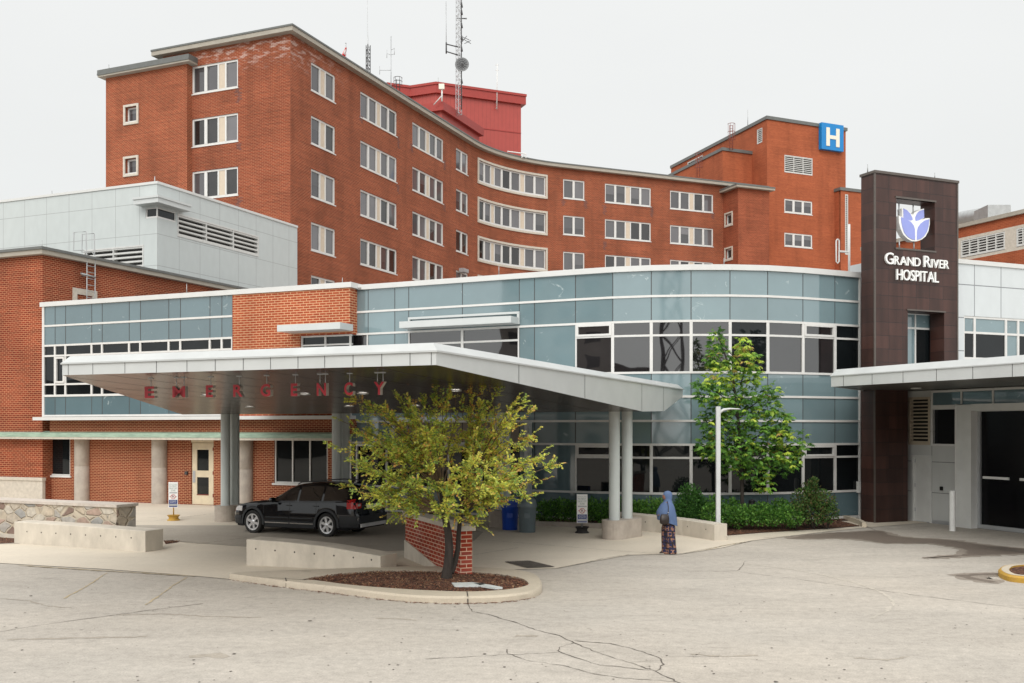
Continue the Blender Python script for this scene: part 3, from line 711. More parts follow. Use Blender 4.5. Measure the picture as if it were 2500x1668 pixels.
# ================================================================== WINDOW BUILDERS
def add_window(root, path, s0, s1, z0, z1, lay, rec=.14, fw=.13, name='window', panes=None, surround=0, idx=0, n_base=0.0):
    """white frame; lay = list of (kind, relative width): p pane, c cream panel. Frame is the part, panes and panels its sub-parts"""
    m = MB(); n1 = n_base - rec + .07; n0 = n_base - rec - .06
    tot = sum(q[1] for q in lay); x = s0; cells = []
    for kd, rw in lay:
        w_ = (s1 - s0) * rw / tot; cells.append((kd, x, x + w_)); x += w_
    path.box(m, s0, s1, n0, n1, z0, z0 + fw); path.box(m, s0, s1, n0, n1, z1 - fw, z1)
    for kd, a_, b_ in cells:
        if kd == 'p':
            path.box(m, a_, a_ + fw * .9, n0, n1 + .012, z0 + fw, z1 - fw); path.box(m, b_ - fw * .9, b_, n0, n1 + .012, z0 + fw, z1 - fw)
    path.box(m, s0 - .05, s1 + .05, n0, n_base + .05, z0 - .07, z0)       # sill
    w_o = m.build(name, M['frame_white'], root)
    if surround:
        m = MB(); q = surround
        path.box(m, s0 - q, s1 + q, n_base - .02, n_base + .09, z1, z1 + q); path.box(m, s0 - q, s1 + q, n_base - .02, n_base + .09, z0 - q - .07, z0 - .07)
        path.box(m, s0 - q, s0, n_base - .02, n_base + .085, z0 - .07, z1); path.box(m, s1, s1 + q, n_base - .02, n_base + .085, z0 - .07, z1)
        m.build('surround', M['limestone'], w_o)
    for kd, a_, b_ in cells:
        if kd == 'c':
            m = MB(); path.box(m, a_, b_, n0, n1 - .03, z0 + fw, z1 - fw); m.build('infill_panel', M['cream'], w_o)
        else:
            mt = panes if isinstance(panes, str) else random.choices(['pane_blind', 'pane_half', 'pane_dark'], [.62, .18, .2] if panes is None else panes)[0]
            m = MB(); path.box(m, a_ + fw * .9, b_ - fw * .9, n0 + .02, n0 + .05, z0 + fw, z1 - fw); m.build('pane', M[mt], w_o)
            if mt == 'pane_half':       # half drawn blind
                m = MB(); path.box(m, a_ + fw * .9, b_ - fw * .9, n0 + .05, n0 + .056, z0 + fw + (z1 - z0) * random.choice([.4, .5, .3]), z1 - fw); m.build('blind', M['pane_blind'], w_o)
    return w_o

def add_louvre(root, path, s0, s1, z0, z1, step=.2, mat='louvre_white', bars=0, rec=.1, name='louvre'):
    m = MB(); f = .08
    path.box(m, s0, s1, -rec - .05, .03, z0, z0 + f); path.box(m, s0, s1, -rec - .05, .03, z1 - f, z1)
    path.box(m, s0, s0 + f, -rec - .05, .027, z0 + f, z1 - f); path.box(m, s1 - f, s1, -rec - .05, .027, z0 + f, z1 - f)
    for k in range(bars):
        x = s0 + (s1 - s0) * (k + 1) / (bars + 1); path.box(m, x - .03, x + .03, -rec - .05, .024, z0 + f, z1 - f)
    z = z0 + f
    while z < z1 - f - .02:
        path.box(m, s0 + f, s1 - f, -rec + .0, .0, z, min(z + step * .38, z1 - f))
        for (a_, b_) in []:
            m.face([path.at(a_, .01, z), path.at(b_, .01, z), path.at(b_, -rec + .02, min(z + step * .62, z1 - f)), path.at(a_, -rec + .02, min(z + step * .62, z1 - f))])
        z += step
    o = m.build(name, M[mat], root)
    m = MB(); path.quad(m, s0 + .01, s1 - .01, z0 + .01, z1 - .01, -rec - .03); m.build('louvre_backing', M['black'], o)
    return o

# ================================================================== MAIN BRICK WARD BLOCK (curved front)
K = Vector((-15.0, 67.4)); v2, u2 = Vector(xy(V)), Vector(xy(U)); tC = Vector((.9232, .3843))
Pi = Vector((-1.455, 99.62)); T = 6.6; Ra = T / math.tan(R(22.3))
A0, A1 = Pi - v2 * T, Pi + tC * T
cen = A0 + Vector((v2.y, -v2.x)) * Ra
a0 = math.atan2((A0 - cen).y, (A0 - cen).x); a1 = math.atan2((A1 - cen).y, (A1 - cen).x)
if a0 < 0: a0 += 2 * math.pi
if a1 < 0: a1 += 2 * math.pi
arc = [cen + Vector((math.cos(a0 + (a1 - a0) * k / 14), math.sin(a0 + (a1 - a0) * k / 14))) * Ra for k in range(15)]
END = A1 + tC * 26
front = Path([K] + arc + [END])
left = Path([K - u2 * 11.0, K])
ZT = 29.95
hosp = thing('brick_ward_building', 'long red brick hospital block whose six storey front bends in a concave curve', 'building', (K.x, K.y, 0))
ORG['brick_ward_building'] = Vector((K.x, K.y, 0))
zr = []
sa0, sa1 = front.s_of(759.6), front.s_of(818.5)
rows_px = [(151, 220.5), (282.5, 351), (412, 481), (541.5, 611), (675, 744)]
for t_, b_ in rows_px: zr.append((front.z_of(759.6, b_), front.z_of(759.6, t_)))
h_ = sum(b_ - a_ for a_, b_ in zr) / 5; top0 = zr[0][1]; stp = (zr[0][1] - zr[3][1]) / 3
zr = [(top0 - stp * k - h_, top0 - stp * k) for k in range(6)]
print('floor step', stp, 'win h', h_, 'top', top0)
P2 = [('p', 1), ('p', 1)]; P5 = [('p', 1), ('p', 1), ('c', .40), ('p', 1), ('p', 1)]
cols = [(759.6, 818.5, [('p', 1), ('c', .45), ('p', 1)]), (880, 969, P5), (1007, 1082.5, P5), (1113.5, 1142.5, P2), (1375, 1427, P2), (1477, 1589, P5), (1636, 1741, P5)]
holes = []; wins = []
for a_, b_, lay in cols:
    s0, s1 = front.s_of(a_), front.s_of(b_)
    for k, (z0, z1_) in enumerate(zr):
        if k < 5 or a_ < 800: holes.append((s0, s1, z0, z1_)); wins.append((s0, s1, z0, z1_, lay, 0))
ce = (front.s_of(1168.5), front.s_of(1332))
PE = [('p', .9), ('p', .9), ('c', .36), ('p', .95), ('p', 1), ('p', 1.05), ('c', .40), ('p', 1.05), ('p', 1.05)]
for k, (z0, z1_) in enumerate(zr[:5]):
    holes.append((ce[0], ce[1], z0, z1_)); wins.append((ce[0], ce[1], z0, z1_, PE, .2))
mb = MB(); mb.m = 0
front.wall(mb, 0, front.L, 0, ZT, holes, .2)
lh = [(left.s_of(469), left.s_of(581), z0, z1_) for z0, z1_ in zr[:5]]
mb.m = 1; left.wall(mb, 0, left.L, 0, ZT, lh, .2)
# solid core behind the fronts, roof
core = [left.at(0, -.35), left.at(left.L, -.35) + V * .0] ; 
cp = [left.at(0, -.35), Vector((K.x - .35 * 0 + (-.35) * -0, K.y, 0)) + (V * .35 - U * .35)]
for s_ in front.S[1:]: cp.append(front.at(s_, -.35))
bk = [front.at(front.L, -15), front.at(front.S[8], -15), left.at(0, -16)]
poly = [xy(p) for p in cp + bk]
mb.m = 2; mb.prism(poly, 0, ZT - .05)
mb.m = 3            # old dark damp streaks below some window corners
for pth, px_, y0, y1 in ((left, 583, 216, 250), (left, 583, 350, 366), (left, 583, 482, 505), (front, 973, 333, 362), (front, 973, 452, 470), (front, 1086, 392, 416), (front, 1086, 500, 516), (front, 1006, 352, 372), (front, 882, 284, 300),
                         (front, 1375, 488, 500), (front, 1430, 490, 510), (front, 1476, 502, 525), (front, 1592, 505, 530), (front, 1476, 590, 610), (front, 1740, 520, 535)):
    s_ = pth.s_of(px_); za, zb = pth.z_of(px_, y1), pth.z_of(px_, y0); rr_ = random.Random(int(px_ + y0)); z = zb
    while z > za:
        w_ = .32 * (1 - .5 * (zb - z) / (zb - za)); o_ = rr_.uniform(-.12, .12)
        pth.quad(mb, s_ + o_ - w_ * rr_.uniform(.5, 1), s_ + o_ + w_ * rr_.uniform(.4, 1), z - .1, z, .004); z -= .1
mb.build('wall', [M['brick_front'], M['brick_side'], M['brick_left'], brick_mat('brick_stained', (.17, .05, .038), (.12, .04, .034), (.26, .14, .10), bw=.3, rh=.1, ms=.014)], hosp)
for s0, s1, z0, z1_, lay, sur in wins: add_window(hosp, front, s0, s1, z0, z1_, lay, surround=sur)
for s0, s1, z0, z1_ in lh: add_window(hosp, left, s0, s1, z0, z1_, [('p', 1), ('p', 1), ('c', .45), ('p', 1)], panes=[.7, 0, .3])
# cornice
def cornice(root, paths, z, over=.5, th=.30, name='cornice'):
    m = MB()
    for p_, e0, e1 in paths: p_.box(m, -e0, p_.L + e1, -1.2, over, z, z + th)
    o = m.build(name, M['cornice'], root)
    m = MB()
    for p_, e0, e1 in paths: p_.box(m, -e0 - .02, p_.L + e1 + .02, -1.2, over + .05, z + th, z + th + .12)
    m.build('roof_edge', M['cornice_dark'], o); return o
cpth = Path([left.p[0], K] + front.p[1:])
cornice(hosp, [(cpth, 0.6, 0)], ZT)
m = MB(); m.prism(poly, ZT - .04, ZT + .1); m.build('roof', M['roofing'], hosp)

# stair block at the left end (part of the same building)
q0 = left.at(left.s_of(457, .5), .5); Ls = 7.5
sp_ = Path([Vector(xy(q0)) - u2 * Ls, Vector(xy(q0))])
def smallwin(px0, px1, y0, y1, pth): return (pth.s_of(px0), pth.s_of(px1), pth.z_of(px0, y1), pth.z_of(px0, y0))
sw = [smallwin(307, 335, 263, 299, sp_), smallwin(306.5, 334.5, 389, 425, sp_)]
mb = MB(); ZS = sp_.z_of(280, 188)
print('stair z', ZS)
sp_.wall(mb, 0, Ls, 0, ZS, sw, .35)
pr = [sp_.at(0, -.4), sp_.at(Ls - .01, -.4), sp_.at(Ls - .01, -.5) + V * 4, sp_.at(0, -.5) + V * 9]
mb.prism([xy(p) for p in pr], 0, ZS - .03)
mb.face([sp_.at(Ls, 0, 0), sp_.at(Ls, -.5, 0), sp_.at(Ls, -.5, ZS), sp_.at(Ls, 0, ZS)], [(0, 0), (.5, 0), (.5, ZS), (0, ZS)])
mb.face([sp_.at(0, -9, 0), sp_.at(0, 0, 0), sp_.at(0, 0, ZS), sp_.at(0, -9, ZS)], [(0, 0), (9, 0), (9, ZS), (0, ZS)])
mb.build('stair_wall', M['brick_left'], hosp)
for h in sw: add_window(hosp, sp_, h[0], h[1], h[2], h[3], [('p', 1)], rec=.3, fw=.12, surround=.16, panes='pane_half')
cornice(hosp, [(sp_, .38, .5)], ZS, over=.42, th=.12)
m = MB(); sp_.box(m, -.4, Ls + .52, -4, .44, ZS + .24, ZS + .5); m.build('roof_parapet', M['cornice_dark'], hosp)

# projecting block at the right end of the curved front
e0 = front.at(front.s_of(1766)); tC3 = Vector((tC.x, tC.y, 0)); nC = Vector((tC.y, -tC.x, 0))
c1 = e0 + nC * 2.75; 
blk_l = Path([xy(e0), xy(c1)]); wl = Path([xy(c1), xy(c1 + tC3 * 5)])
wd = wl.s_of(1878); blk_f = Path([xy(c1), xy(c1 + tC3 * wd)])
ZB = blk_f.z_of(1803, 459)
mb = MB()
bh = [(blk_l.s_of(1771.5), blk_l.s_of(1787), blk_l.z_of(1780, 548), blk_l.z_of(1780, 522)), (blk_l.s_of(1771.5), blk_l.s_of(1787), blk_l.z_of(1780, 632), blk_l.z_of(1780, 607))]
blk_l.wall(mb, 0, blk_l.L, 0, ZB, bh, .3); blk_f.wall(mb, 0, blk_f.L, 0, ZB, [], .2)
mb.prism([xy(p) for p in (e0 + tC3 * .35, c1 + tC3 * .35 - nC * .2, c1 + tC3 * (wd - .0) - nC * .2, e0 + tC3 * wd - nC * 8, e0 + tC3 * .35 - nC * 8)], 0, ZB - .03)
mb.build('end_wall', M['brick_curve'], hosp)
for h in bh: add_window(hosp, blk_l, h[0], h[1], h[2], h[3], [('p', 1)], rec=.25, fw=.14, surround=.16, panes='pane_dark')
ew = Path([xy(e0), xy(c1), xy(c1 + tC3 * wd)])
cornice(hosp, [(ew, 0, .4)], ZB, over=.5, th=.22)
m = MB(); m.prism([xy(p) for p in (e0 - nC * 1, c1, c1 + tC3 * wd, e0 + tC3 * wd - nC * 1)], ZB, ZB + .3); m.build('roof', M['roofing'], hosp)

# thin white parapet rail and vent hood on the curved front
m = MB(); s_ = front.s_of(1120)
front.box(m, s_, s_ + 1.1, 0.02, .5, front.z_of(1120, 664), front.z_of(1120, 655)); m.build('vent_hood', M['steel'], hosp)
m = MB()
for px_, y0, y1 in ((583, 214, 245), (583, 345, 362), (583, 481, 500), (973, 332, 352)):
    pass
# dark mortar streaks below window corners are left to the brick blotches

# ================================================================== RED METAL PENTHOUSE (behind the curved front)
pc = Vector((-7.9, 104.0))
s = Path([xy(pc), xy(pc + tC * 10)]); Lr = s.s_of(1272)
p_r = pc + tC * Lr; p_l = pc - u2 * 3.05; p_ll = p_l - tC * 2.6
zP = CH + (HZ - 203) / F * 104
red = thing('rooftop_penthouse', 'large bright red ribbed metal plant room standing behind the curved brick block', 'plant room', (pc.x, pc.y, 0))
fp = Path([xy(p_ll), xy(p_l), xy(pc), xy(p_r)])
mb = MB(); fp.wall(mb, 0, fp.L, 20, zP - 1.1, [], 0)
n_r = Vector((-tC.y, tC.x)); 
mb.prism([xy(fp.at(0, -.2)), xy(fp.at(fp.S[1], -.2)), xy(fp.at(fp.S[2], -.2)), xy(fp.at(fp.L, -.2)), xy(p_r + n_r * 12), xy(p_ll + n_r * 12)], 20, zP - .8)
mb.build('wall', M['red_metal'], red)
mb = MB(); fp.box(mb, -.1, fp.L + .45, -1, .32, zP - 1.1, zP - .25); fp.box(mb, -.1, fp.L + .5, -1.2, .42, zP - .25, zP)
mb.prism([xy(fp.at(0, -.2)), xy(fp.at(fp.S[1], -.2)), xy(fp.at(fp.S[2], -.2)), xy(fp.at(fp.L, -.2)), xy(p_r + n_r * 12), xy(p_ll + n_r * 12)], zP - .2, zP - .1)
mb.build('roof_trim', M['red_trim'], red)
mb = MB(); fp.box(mb, fp.S[2], fp.L, -.05, .05, fp.z_of(1172, 312) - .1, fp.z_of(1172, 312)); mb.build('wall_joint', M['red_trim'], red)
# the lower red box in front
qc = Vector((-6.72, 95.0)); qp = Path([xy(qc - u2 * 4), xy(qc), xy(qc + v2 * 8.6)]); zQ = CH + (HZ - 252) / F * 95
red2 = thing('stair_penthouse', 'small low red metal roof box in front of the large red plant room', 'plant room', (qc.x, qc.y, ZT))
mb = MB(); qp.wall(mb, 0, qp.L, 29, zQ - .8, [], 0); mb.prism([xy(qp.at(0, -.2)), xy(qp.at(4, -.2)), xy(qp.at(qp.L, -.2)), xy(qp.at(0, -.2) + V * 8.5)], 29, zQ - .3); mb.build('wall', M['red_metal'], red2)
mb = MB(); qp.box(mb, -.1, qp.L + .3, -.9, .4, zQ - .8, zQ); mb.prism([xy(qp.at(0, -.2)), xy(qp.at(4, -.2)), xy(qp.at(qp.L, -.2)), xy(qp.at(0, -.2) + V * 8.5)], zQ - .2, zQ - .05); mb.build('roof_trim', M['red_trim'], red2)

# ================================================================== H TOWER
hc = Vector((29.2, 114.0)); dL = Vector((-.327, .945)); dR = Vector((.917, .398))
ht = thing('elevator_tower', 'orange brick tower block with louvres and three pane windows, blue sign at its top', 'building', (hc.x, hc.y, 0))
HR = Path([xy(hc), xy(hc + dR * 11.5)]); HL = Path([xy(hc + dL * 23), xy(hc)]); zH = 38.6
mb = MB()
def hr(px0, px1, y0, y1, pth=HR): 
    return (pth.s_of(px0), pth.s_of(px1), pth.z_of((px0 + px1) / 2, (y1)), pth.z_of((px0 + px1) / 2, y0))
lv = hr(1915, 1983, 383, 425); w1 = hr(1915, 1983, 489, 522); w2 = hr(1915, 1983, 571, 604)
ll1 = hr(1848.5, 1861, 315, 350, HL); ll2 = hr(1679, 1716, 388, 425, HL)
HR.wall(mb, 0, HR.L, 0, zH, [lv, w1, w2], .2); HL.wall(mb, 0, HL.L, 0, zH, [ll1, ll2], .2)
mb.prism([xy(p) for p in (HL.at(.1, -.3), Vector((hc.x, hc.y, 0)) + Vector((dL.x, dL.y, 0)) * .35 + Vector((dR.x, dR.y, 0)) * .35, HR.at(HR.L, -.3), HR.at(HR.L, -22), HL.at(.1, -8))], 0, zH - .05)
mb.face([HR.at(HR.L, 0, 0), HR.at(HR.L, -20, 0), HR.at(HR.L, -20, zH), HR.at(HR.L, 0, zH)])
mb.build('wall', M['brick_tower'], ht)
mb = MB(); HP = Path([HL.p[0], xy(hc), HR.p[1]]); HP.box(mb, 0, HP.L + .15, -.5, .16, zH, zH + .38)
mb.build('roof_coping', M['cornice_dark'], ht)
mb = MB(); mb.prism([xy(p) for p in (HP.at(0, -.4), HP.at(23, -.4), HP.at(HP.L, -.4), HP.at(HP.L, -20), HP.at(0, -12))], zH, zH + .05); mb.build('roof', M['roofing'], ht)
add_louvre(ht, HR, *lv, step=.22, bars=2); add_louvre(ht, HL, *ll1, step=.22); add_louvre(ht, HL, *ll2, step=.22, bars=1)
for q in (w1, w2): add_window(ht, HR, *q, [('p', 1), ('p', 1), ('p', 1)], rec=.12, fw=.16, panes='pane_half')
# annex
ac = Vector((24.4, 115.3)); an_f = Path([xy(ac), xy(ac + dR * 4.2)]); an_l = Path([xy(ac + dL * 15), xy(ac)]); zA = CH + (HZ - 368) / F * 115.3
mb = MB(); an_f.wall(mb, 0, 4.2, 0, zA, [], 0); an_l.wall(mb, 0, 15, 0, zA, [], 0)
mb.prism([xy(p) for p in (an_l.at(0, -.1), an_l.at(14.8, -.1), an_f.at(.2, -.2), an_f.at(4.2, -.2), an_f.at(4.2, -14))], 0, zA - .03); mb.build('annex_wall', M['brick_tower'], ht)
mb = MB(); ap = Path([an_l.p[0], xy(ac), an_f.p[1]]); ap.box(mb, 0, ap.L, -4, .14, zA, zA + .35); mb.build('annex_coping', M['cornice_dark'], ht)
# right annex
ra = Path([(2052 - 1250) / F * 117 and ((2052 - 1250) / F * 117, 117), ((2052 - 1250) / F * 117 + 8, 117 + 3.4)]); zR_ = CH + (HZ - 465) / F * 117
mb = MB(); rl = (ra.s_of(2063), ra.s_of(2070), ra.z_of(2066, 622), ra.z_of(2066, 475))
ra.wall(mb, 0, 8, 0, zR_, [rl], .2); mb.prism([xy(p) for p in (ra.at(0, -.3), ra.at(8, -.3), ra.at(8, -12), ra.at(0, -12))], 0, zR_ - .03); mb.build('side_wall', M['brick_tower'], ht)
mb = MB(); ra.box(mb, -.15, 8, -4, .14, zR_, zR_ + .35); mb.build('side_coping', M['cornice_dark'], ht)
add_louvre(ht, ra, *rl, step=.22)
# blue H sign
hs0, hs1 = HR.s_of(1998), HR.s_of(2051.5); hz0, hz1 = HR.z_of(2025, 370), HR.z_of(2025, 308)
hsg = thing('hospital_sign', 'square blue sign with a cream letter H at the top of the brick tower', 'sign', HR.at((hs0 + hs1) / 2, .3, hz0))
mb = MB(); HR.box(mb, hs0, hs1, .05, .55, hz0, hz1 + .1); mb.build('sign_box', M['sign_blue'], hsg)
mb = MB(); cx = (hs0 + hs1) / 2; hw = (hs1 - hs0) * .30; hh = (hz1 - hz0) * .36; cz = (hz0 + hz1) / 2; st = hw * .52
HR.box(mb, cx - hw, cx - hw + st, .56, .62, cz - hh, cz + hh); HR.box(mb, cx + hw - st, cx + hw, .56, .62, cz - hh, cz + hh)
HR.box(mb, cx - hw + st, cx + hw - st, .56, .618, cz - st * .42, cz + st * .42); mb.build('letter', M['sign_cream'], hsg)

# ================================================================== WHITE PANELLED MECHANICAL BUILDING
mc = Vector((-19.6, 55.0)); MF = Path([xy(mc - u2 * 24), xy(mc)]); MR = Path([xy(mc), xy(mc + v2 * 13.2)]); zM = 16.75
mech = thing('mechanical_building', 'white metal panelled plant building with louvre bands behind the left brick wing', 'building', (mc.x, mc.y, 0))
mb = MB()
l1 = (MF.s_of(205), MF.s_of(351), MF.z_of(351, 654), MF.z_of(351, 598)); 
l2 = (MR.s_of(433), MR.s_of(631), MR.z_of(433, 577), MR.z_of(433, 521))
cw0 = (MF.s_of(356), MF.L, MF.z_of(356, 534), MF.z_of(356, 509))
MF.wall(mb, 0, MF.L, 0, zM, [l1, (cw0[0], MF.L + 1, cw0[2], cw0[3])], .5); MR.wall(mb, 0, MR.L, 0, zM, [l2, (-1, MR.s_of(430), cw0[2], cw0[3])], .5)
mb.prism([xy(p) for p in (MF.at(0, -.9), Vector((mc.x, mc.y, 0)) + V * .9 - U * .9, MR.at(MR.L, -.9), MR.at(MR.L, -20), MF.at(0, -13))], 0, zM - .05)
mb.build('wall', M['panel_white'], mech)
mb = MB(); MP = Path([MF.p[0], xy(mc), MR.p[1]]); MP.box(mb, 0, MP.L, -.6, .06, zM, zM + .14); mb.build('coping', M['coping_white'], mech)
add_louvre(mech, MF, *l1, step=.26, bars=1, rec=.25); add_louvre(mech, MR, *l2, step=.26, bars=2, rec=.25)
CWp = Path([MF.at(cw0[0]).xy, xy(mc), MR.at(MR.s_of(430)).xy])
mb = MB(); CWp.box(mb, 0, CWp.L, -.12, -.08, cw0[2] + .09, cw0[3] - .06); o = mb.build('corner_window', M['glass_dark'], mech)
mb = MB(); CWp.box(mb, 0, CWp.L, -.16, -.02, cw0[2], cw0[2] + .09); CWp.box(mb, 0, CWp.L, -.16, -.02, cw0[3] - .06, cw0[3])
for x in (0, CWp.S[1] - .03, CWp.L - .06): CWp.box(mb, x, x + .06, -.09, -.04, cw0[2] + .09, cw0[3] - .06)
mb.build('frame', M['frame_white'], o)
mb = MB(); CWp.box(mb, -.3, CWp.L + .5, -.1, .62, cw0[3] + .10, cw0[3] + .36); CWp.box(mb, -.35, CWp.L + .55, -.1, .68, cw0[3] + .36, cw0[3] + .48)
mb.build('canopy_hood', M['metal_white'], mech)

# ================================================================== LEFT BRICK BUILDING
lc = Vector((-21.15, 44.85)); LF = Path([xy(lc - u2 * 14), xy(lc)]); LR = Path([xy(lc), xy(lc + v2 * 19)]); zL = 11.05
lb = thing('brick_building', 'dark red brick building at the left edge with a flat roof and copper eave', 'building', (lc.x, lc.y, 0))
mb = MB()
LF.wall(mb, 0, LF.L, 3.05, zL, [], .2); LR.wall(mb, 0, LR.L, 0, zL, [], .2)
mb.prism([xy(p) for p in (LF.at(0, -.3), Vector((lc.x, lc.y, 0)) + V * .3 - U * .3, LR.at(LR.L, -.3), LR.at(LR.L, -10), LF.at(0, -18))], 0, zL - .03)
pl0 = 1.0
LF.wall(mb, 0, LF.L, pl0, 3.05, [], .2)
mb.build('wall', M['brick_left'], lb)
mb = MB(); LF.box(mb, 0, LF.L + .06, -.1, .06, 0, pl0 - .12); LF.box(mb, 0, LF.L + .1, -.1, .11, pl0 - .12, pl0 + .02); mb.build('plinth', M['limestone'], lb)
LP = Path([LF.p[0], xy(lc), LR.p[1]])
mb = MB(); LP.box(mb, 0, LP.L, -.6, .32, zL, zL + .2); mb.build('cornice', M['cornice'], lb)
mb = MB(); LP.box(mb, 0, LP.L, -.7, .38, zL + .2, zL + .32); mb.prism([xy(p) for p in (LP.at(0, -.3), LP.at(14, -.3), LP.at(LP.L, -.3), LR.at(LR.L, -10), LF.at(0, -18))], zL + .1, zL + .25); mb.build('roof', M['cornice_dark'], lb)
fw0, fw1 = LR.s_of(177), LR.s_of(236); zt_ = LR.z_of(177, 702)
mb = MB(); LR.box(mb, fw0, fw1, -.02, .05, zt_ - .28, zt_); LR.box(mb, fw0, fw0 + .25, -.02, .048, zt_ - 3, zt_ - .28); LR.box(mb, fw1 - .3, fw1, -.02, .048, zt_ - 3, zt_ - .28); mb.build('blind_window_surround', M['limestone'], lb)
# corner seam
# ================================================================== ENTRANCE WING (left glass, brick bay, curved glass)
ew_ = thing('entrance_wing', 'two storey hospital front of blue glass panels with a brick bay and a curved end', 'building', (-6.3, 38.9, 0))
gl0 = Vector((-20.9, 44.45)); GLp = Path([xy(gl0), xy(gl0 + u2 * 16.4)])
sB0, sB1 = GLp.s_of(569), GLp.s_of(855)
CWX = [(-6.29,38.87),(-3.0,37.36),(.29,35.80),(2.2,34.92),(3.48,34.37),(4.77,34.02),(6.09,33.86),(7.43,33.86),(8.75,34.05),(9.99,34.47),(11.2,35.02),(12.6,35.68)]
colpx = [857, 899, 964, 998, 1129, 1268, 1305, 1405, 1496, 1590, 1687, 1782, 1874, 1960, 2038, 2099]
tmp = Path(CWX); sc = [tmp.s_of(p) for p in colpx]
pts = [tmp.at(s_) for s_ in sc]
CW = Path([xy(p) for p in pts]); cs = CW.S[:]
def zrow(px, py): return CW.z_of(px, py)
# panel rows (shared by both glass fronts)
ZR = [8.62, 7.76, 6.90, 6.42, 5.15, 4.33, 3.50, 2.69, 2.24, 1.02, .12]
def glaze(root, path, s0, s1, z0, z1, mat, name, n=0.0, lab=None):
    m = MB(); path.box(m, s0 + .012, s1 - .012, n - .06, n, z0, z1); return m.build(name, M[mat], root)
fr = MB(); vj = MB()     # white rails; dark joints between panels
# --- curved / right glass front
ncol = len(cs) - 1
RAIL = .075
for zz in (ZR[1], ZR[2], ZR[4], ZR[5], ZR[6], ZR[7], ZR[9]):
    CW.box(fr, 0, CW.L, -.05, .035, zz - RAIL / 2, zz + RAIL / 2)
pan = []
def spandrel_rows(i, rows, mat='spandrel'):
    for (za, zb) in rows:
        glaze(ew_, CW, cs[i], cs[i + 1], zb + RAIL / 2, za - RAIL / 2, mat, 'spandrel_panel')
for i in range(ncol):
    px0 = colpx[i]
    spandrel_rows(i, [(ZR[0] + .04, ZR[1]), (ZR[1], ZR[2])])
    spandrel_rows(i, [(ZR[4], ZR[5]), (ZR[5], ZR[6])], 'spandrel'); spandrel_rows(i, [(ZR[6], ZR[7])], 'taupe' if 964 <= px0 < 1268 else 'spandrel')
    spandrel_rows(i, [(ZR[9], ZR[10])], 'spandrel_left')
    upper_win = px0 >= 1405 or 964 < px0 < 1268 or px0 == 857
    if px0 < 1405 and not upper_win: spandrel_rows(i, [(ZR[2], ZR[4])])
    if px0 < 1268: glaze(ew_, CW, cs[i], cs[i + 1], ZR[9] + RAIL / 2, ZR[7] - RAIL / 2, 'glass_dark', 'window')
    elif px0 < 1405: spandrel_rows(i, [(ZR[7], ZR[9])], 'spandrel_left')
    if upper_win or px0 >= 1405:
        for lvl, (za, zt, zb) in enumerate(((ZR[2], ZR[3], ZR[4]), (ZR[7], ZR[8], ZR[9]))):
            if lvl == 1 and px0 < 1405: continue
            if px0 >= 1405 or lvl == 0:
                m = MB(); q = .05
                CW.box(m, cs[i], cs[i + 1], -.05, .03, zt - .035, zt + .035)
                CW.box(m, cs[i], cs[i] + q, -.05, .032, zb + RAIL / 2, za - RAIL / 2)
                CW.box(m, cs[i + 1] - q, cs[i + 1], -.05, .032, zb + RAIL / 2, za - RAIL / 2)
                vent = px0 in (1405, 1960)
                if vent:
                    a_, b_, c_, d_ = cs[i] + .045, cs[i + 1] - .045, zt + .03, za - .04
                    CW.box(m, a_, b_, -.02, .06, c_, c_ + .07); CW.box(m, a_, b_, -.02, .06, d_ - .07, d_); CW.box(m, a_, a_ + .07, -.02, .058, c_ + .07, d_ - .07); CW.box(m, b_ - .07, b_, -.02, .058, c_ + .07, d_ - .07)
                wo = m.build('window', M['frame_white'], ew_)
                for (p_, q_) in ((zb + RAIL / 2, zt - .035), (zt + .035, za - RAIL / 2)):
                    m = MB(); CW.box(m, cs[i] + .05, cs[i + 1] - .05, -.05, -.012, p_, q_); m.build('pane', M['glass_refl' if lvl == 0 and px0 not in (1782, 2038) else 'glass_dark'], wo)
    if i > 0:
        rows = [(ZR[0], ZR[1]), (ZR[1], ZR[2]), (ZR[4], ZR[5]), (ZR[5], ZR[6]), (ZR[6], ZR[7]), (ZR[9], ZR[10])]
        if not upper_win: rows.append((ZR[2], ZR[4]))
        for za, zb in rows: CW.box(vj, cs[i] - .014, cs[i] + .014, -.05, .004, zb + RAIL / 2, za - RAIL / 2)
CW.box(fr, -.05, .03, -.05, .05, 0, ZR[0]); CW.box(fr, CW.L - .06, CW.L, -.05, .05, 0, ZR[0])
CW.box(fr, 0, CW.L, -.05, .03, .06, .14)
fr.build('mullions', M['frame_white'], ew_); vj.build('panel_joints', M['joint'], ew_)
m = MB(); CW.box(m, -.12, CW.L, -.5, .10, ZR[0], 8.81); m.build('roof_fascia', M['coping_white'], ew_)
# body behind the glass and roof
cwb = [xy(CW.at(s_, -.08)) for s_ in cs]
body = cwb + [(14.5, 44), (-10, 60), (-24, 50.5), xy(GLp.at(0, -.6)), xy(GLp.at(16.0, -.6))]
m = MB(); m.prism(body, 3.5, 8.6); m.prism(cwb + [(13.5, 40), (-5.5, 42)], 0, 3.5); m.build('interior_mass', M['black'], ew_)
m = MB(); m.prism([xy(CW.at(s_, -.3)) for s_ in cs] + [(14.5, 44), (-10, 60), (-24, 50.5), xy(GLp.at(0, -.4)), xy(GLp.at(16.3, -.4))], 8.62, 8.7); m.build('roof', M['roofing'], ew_)

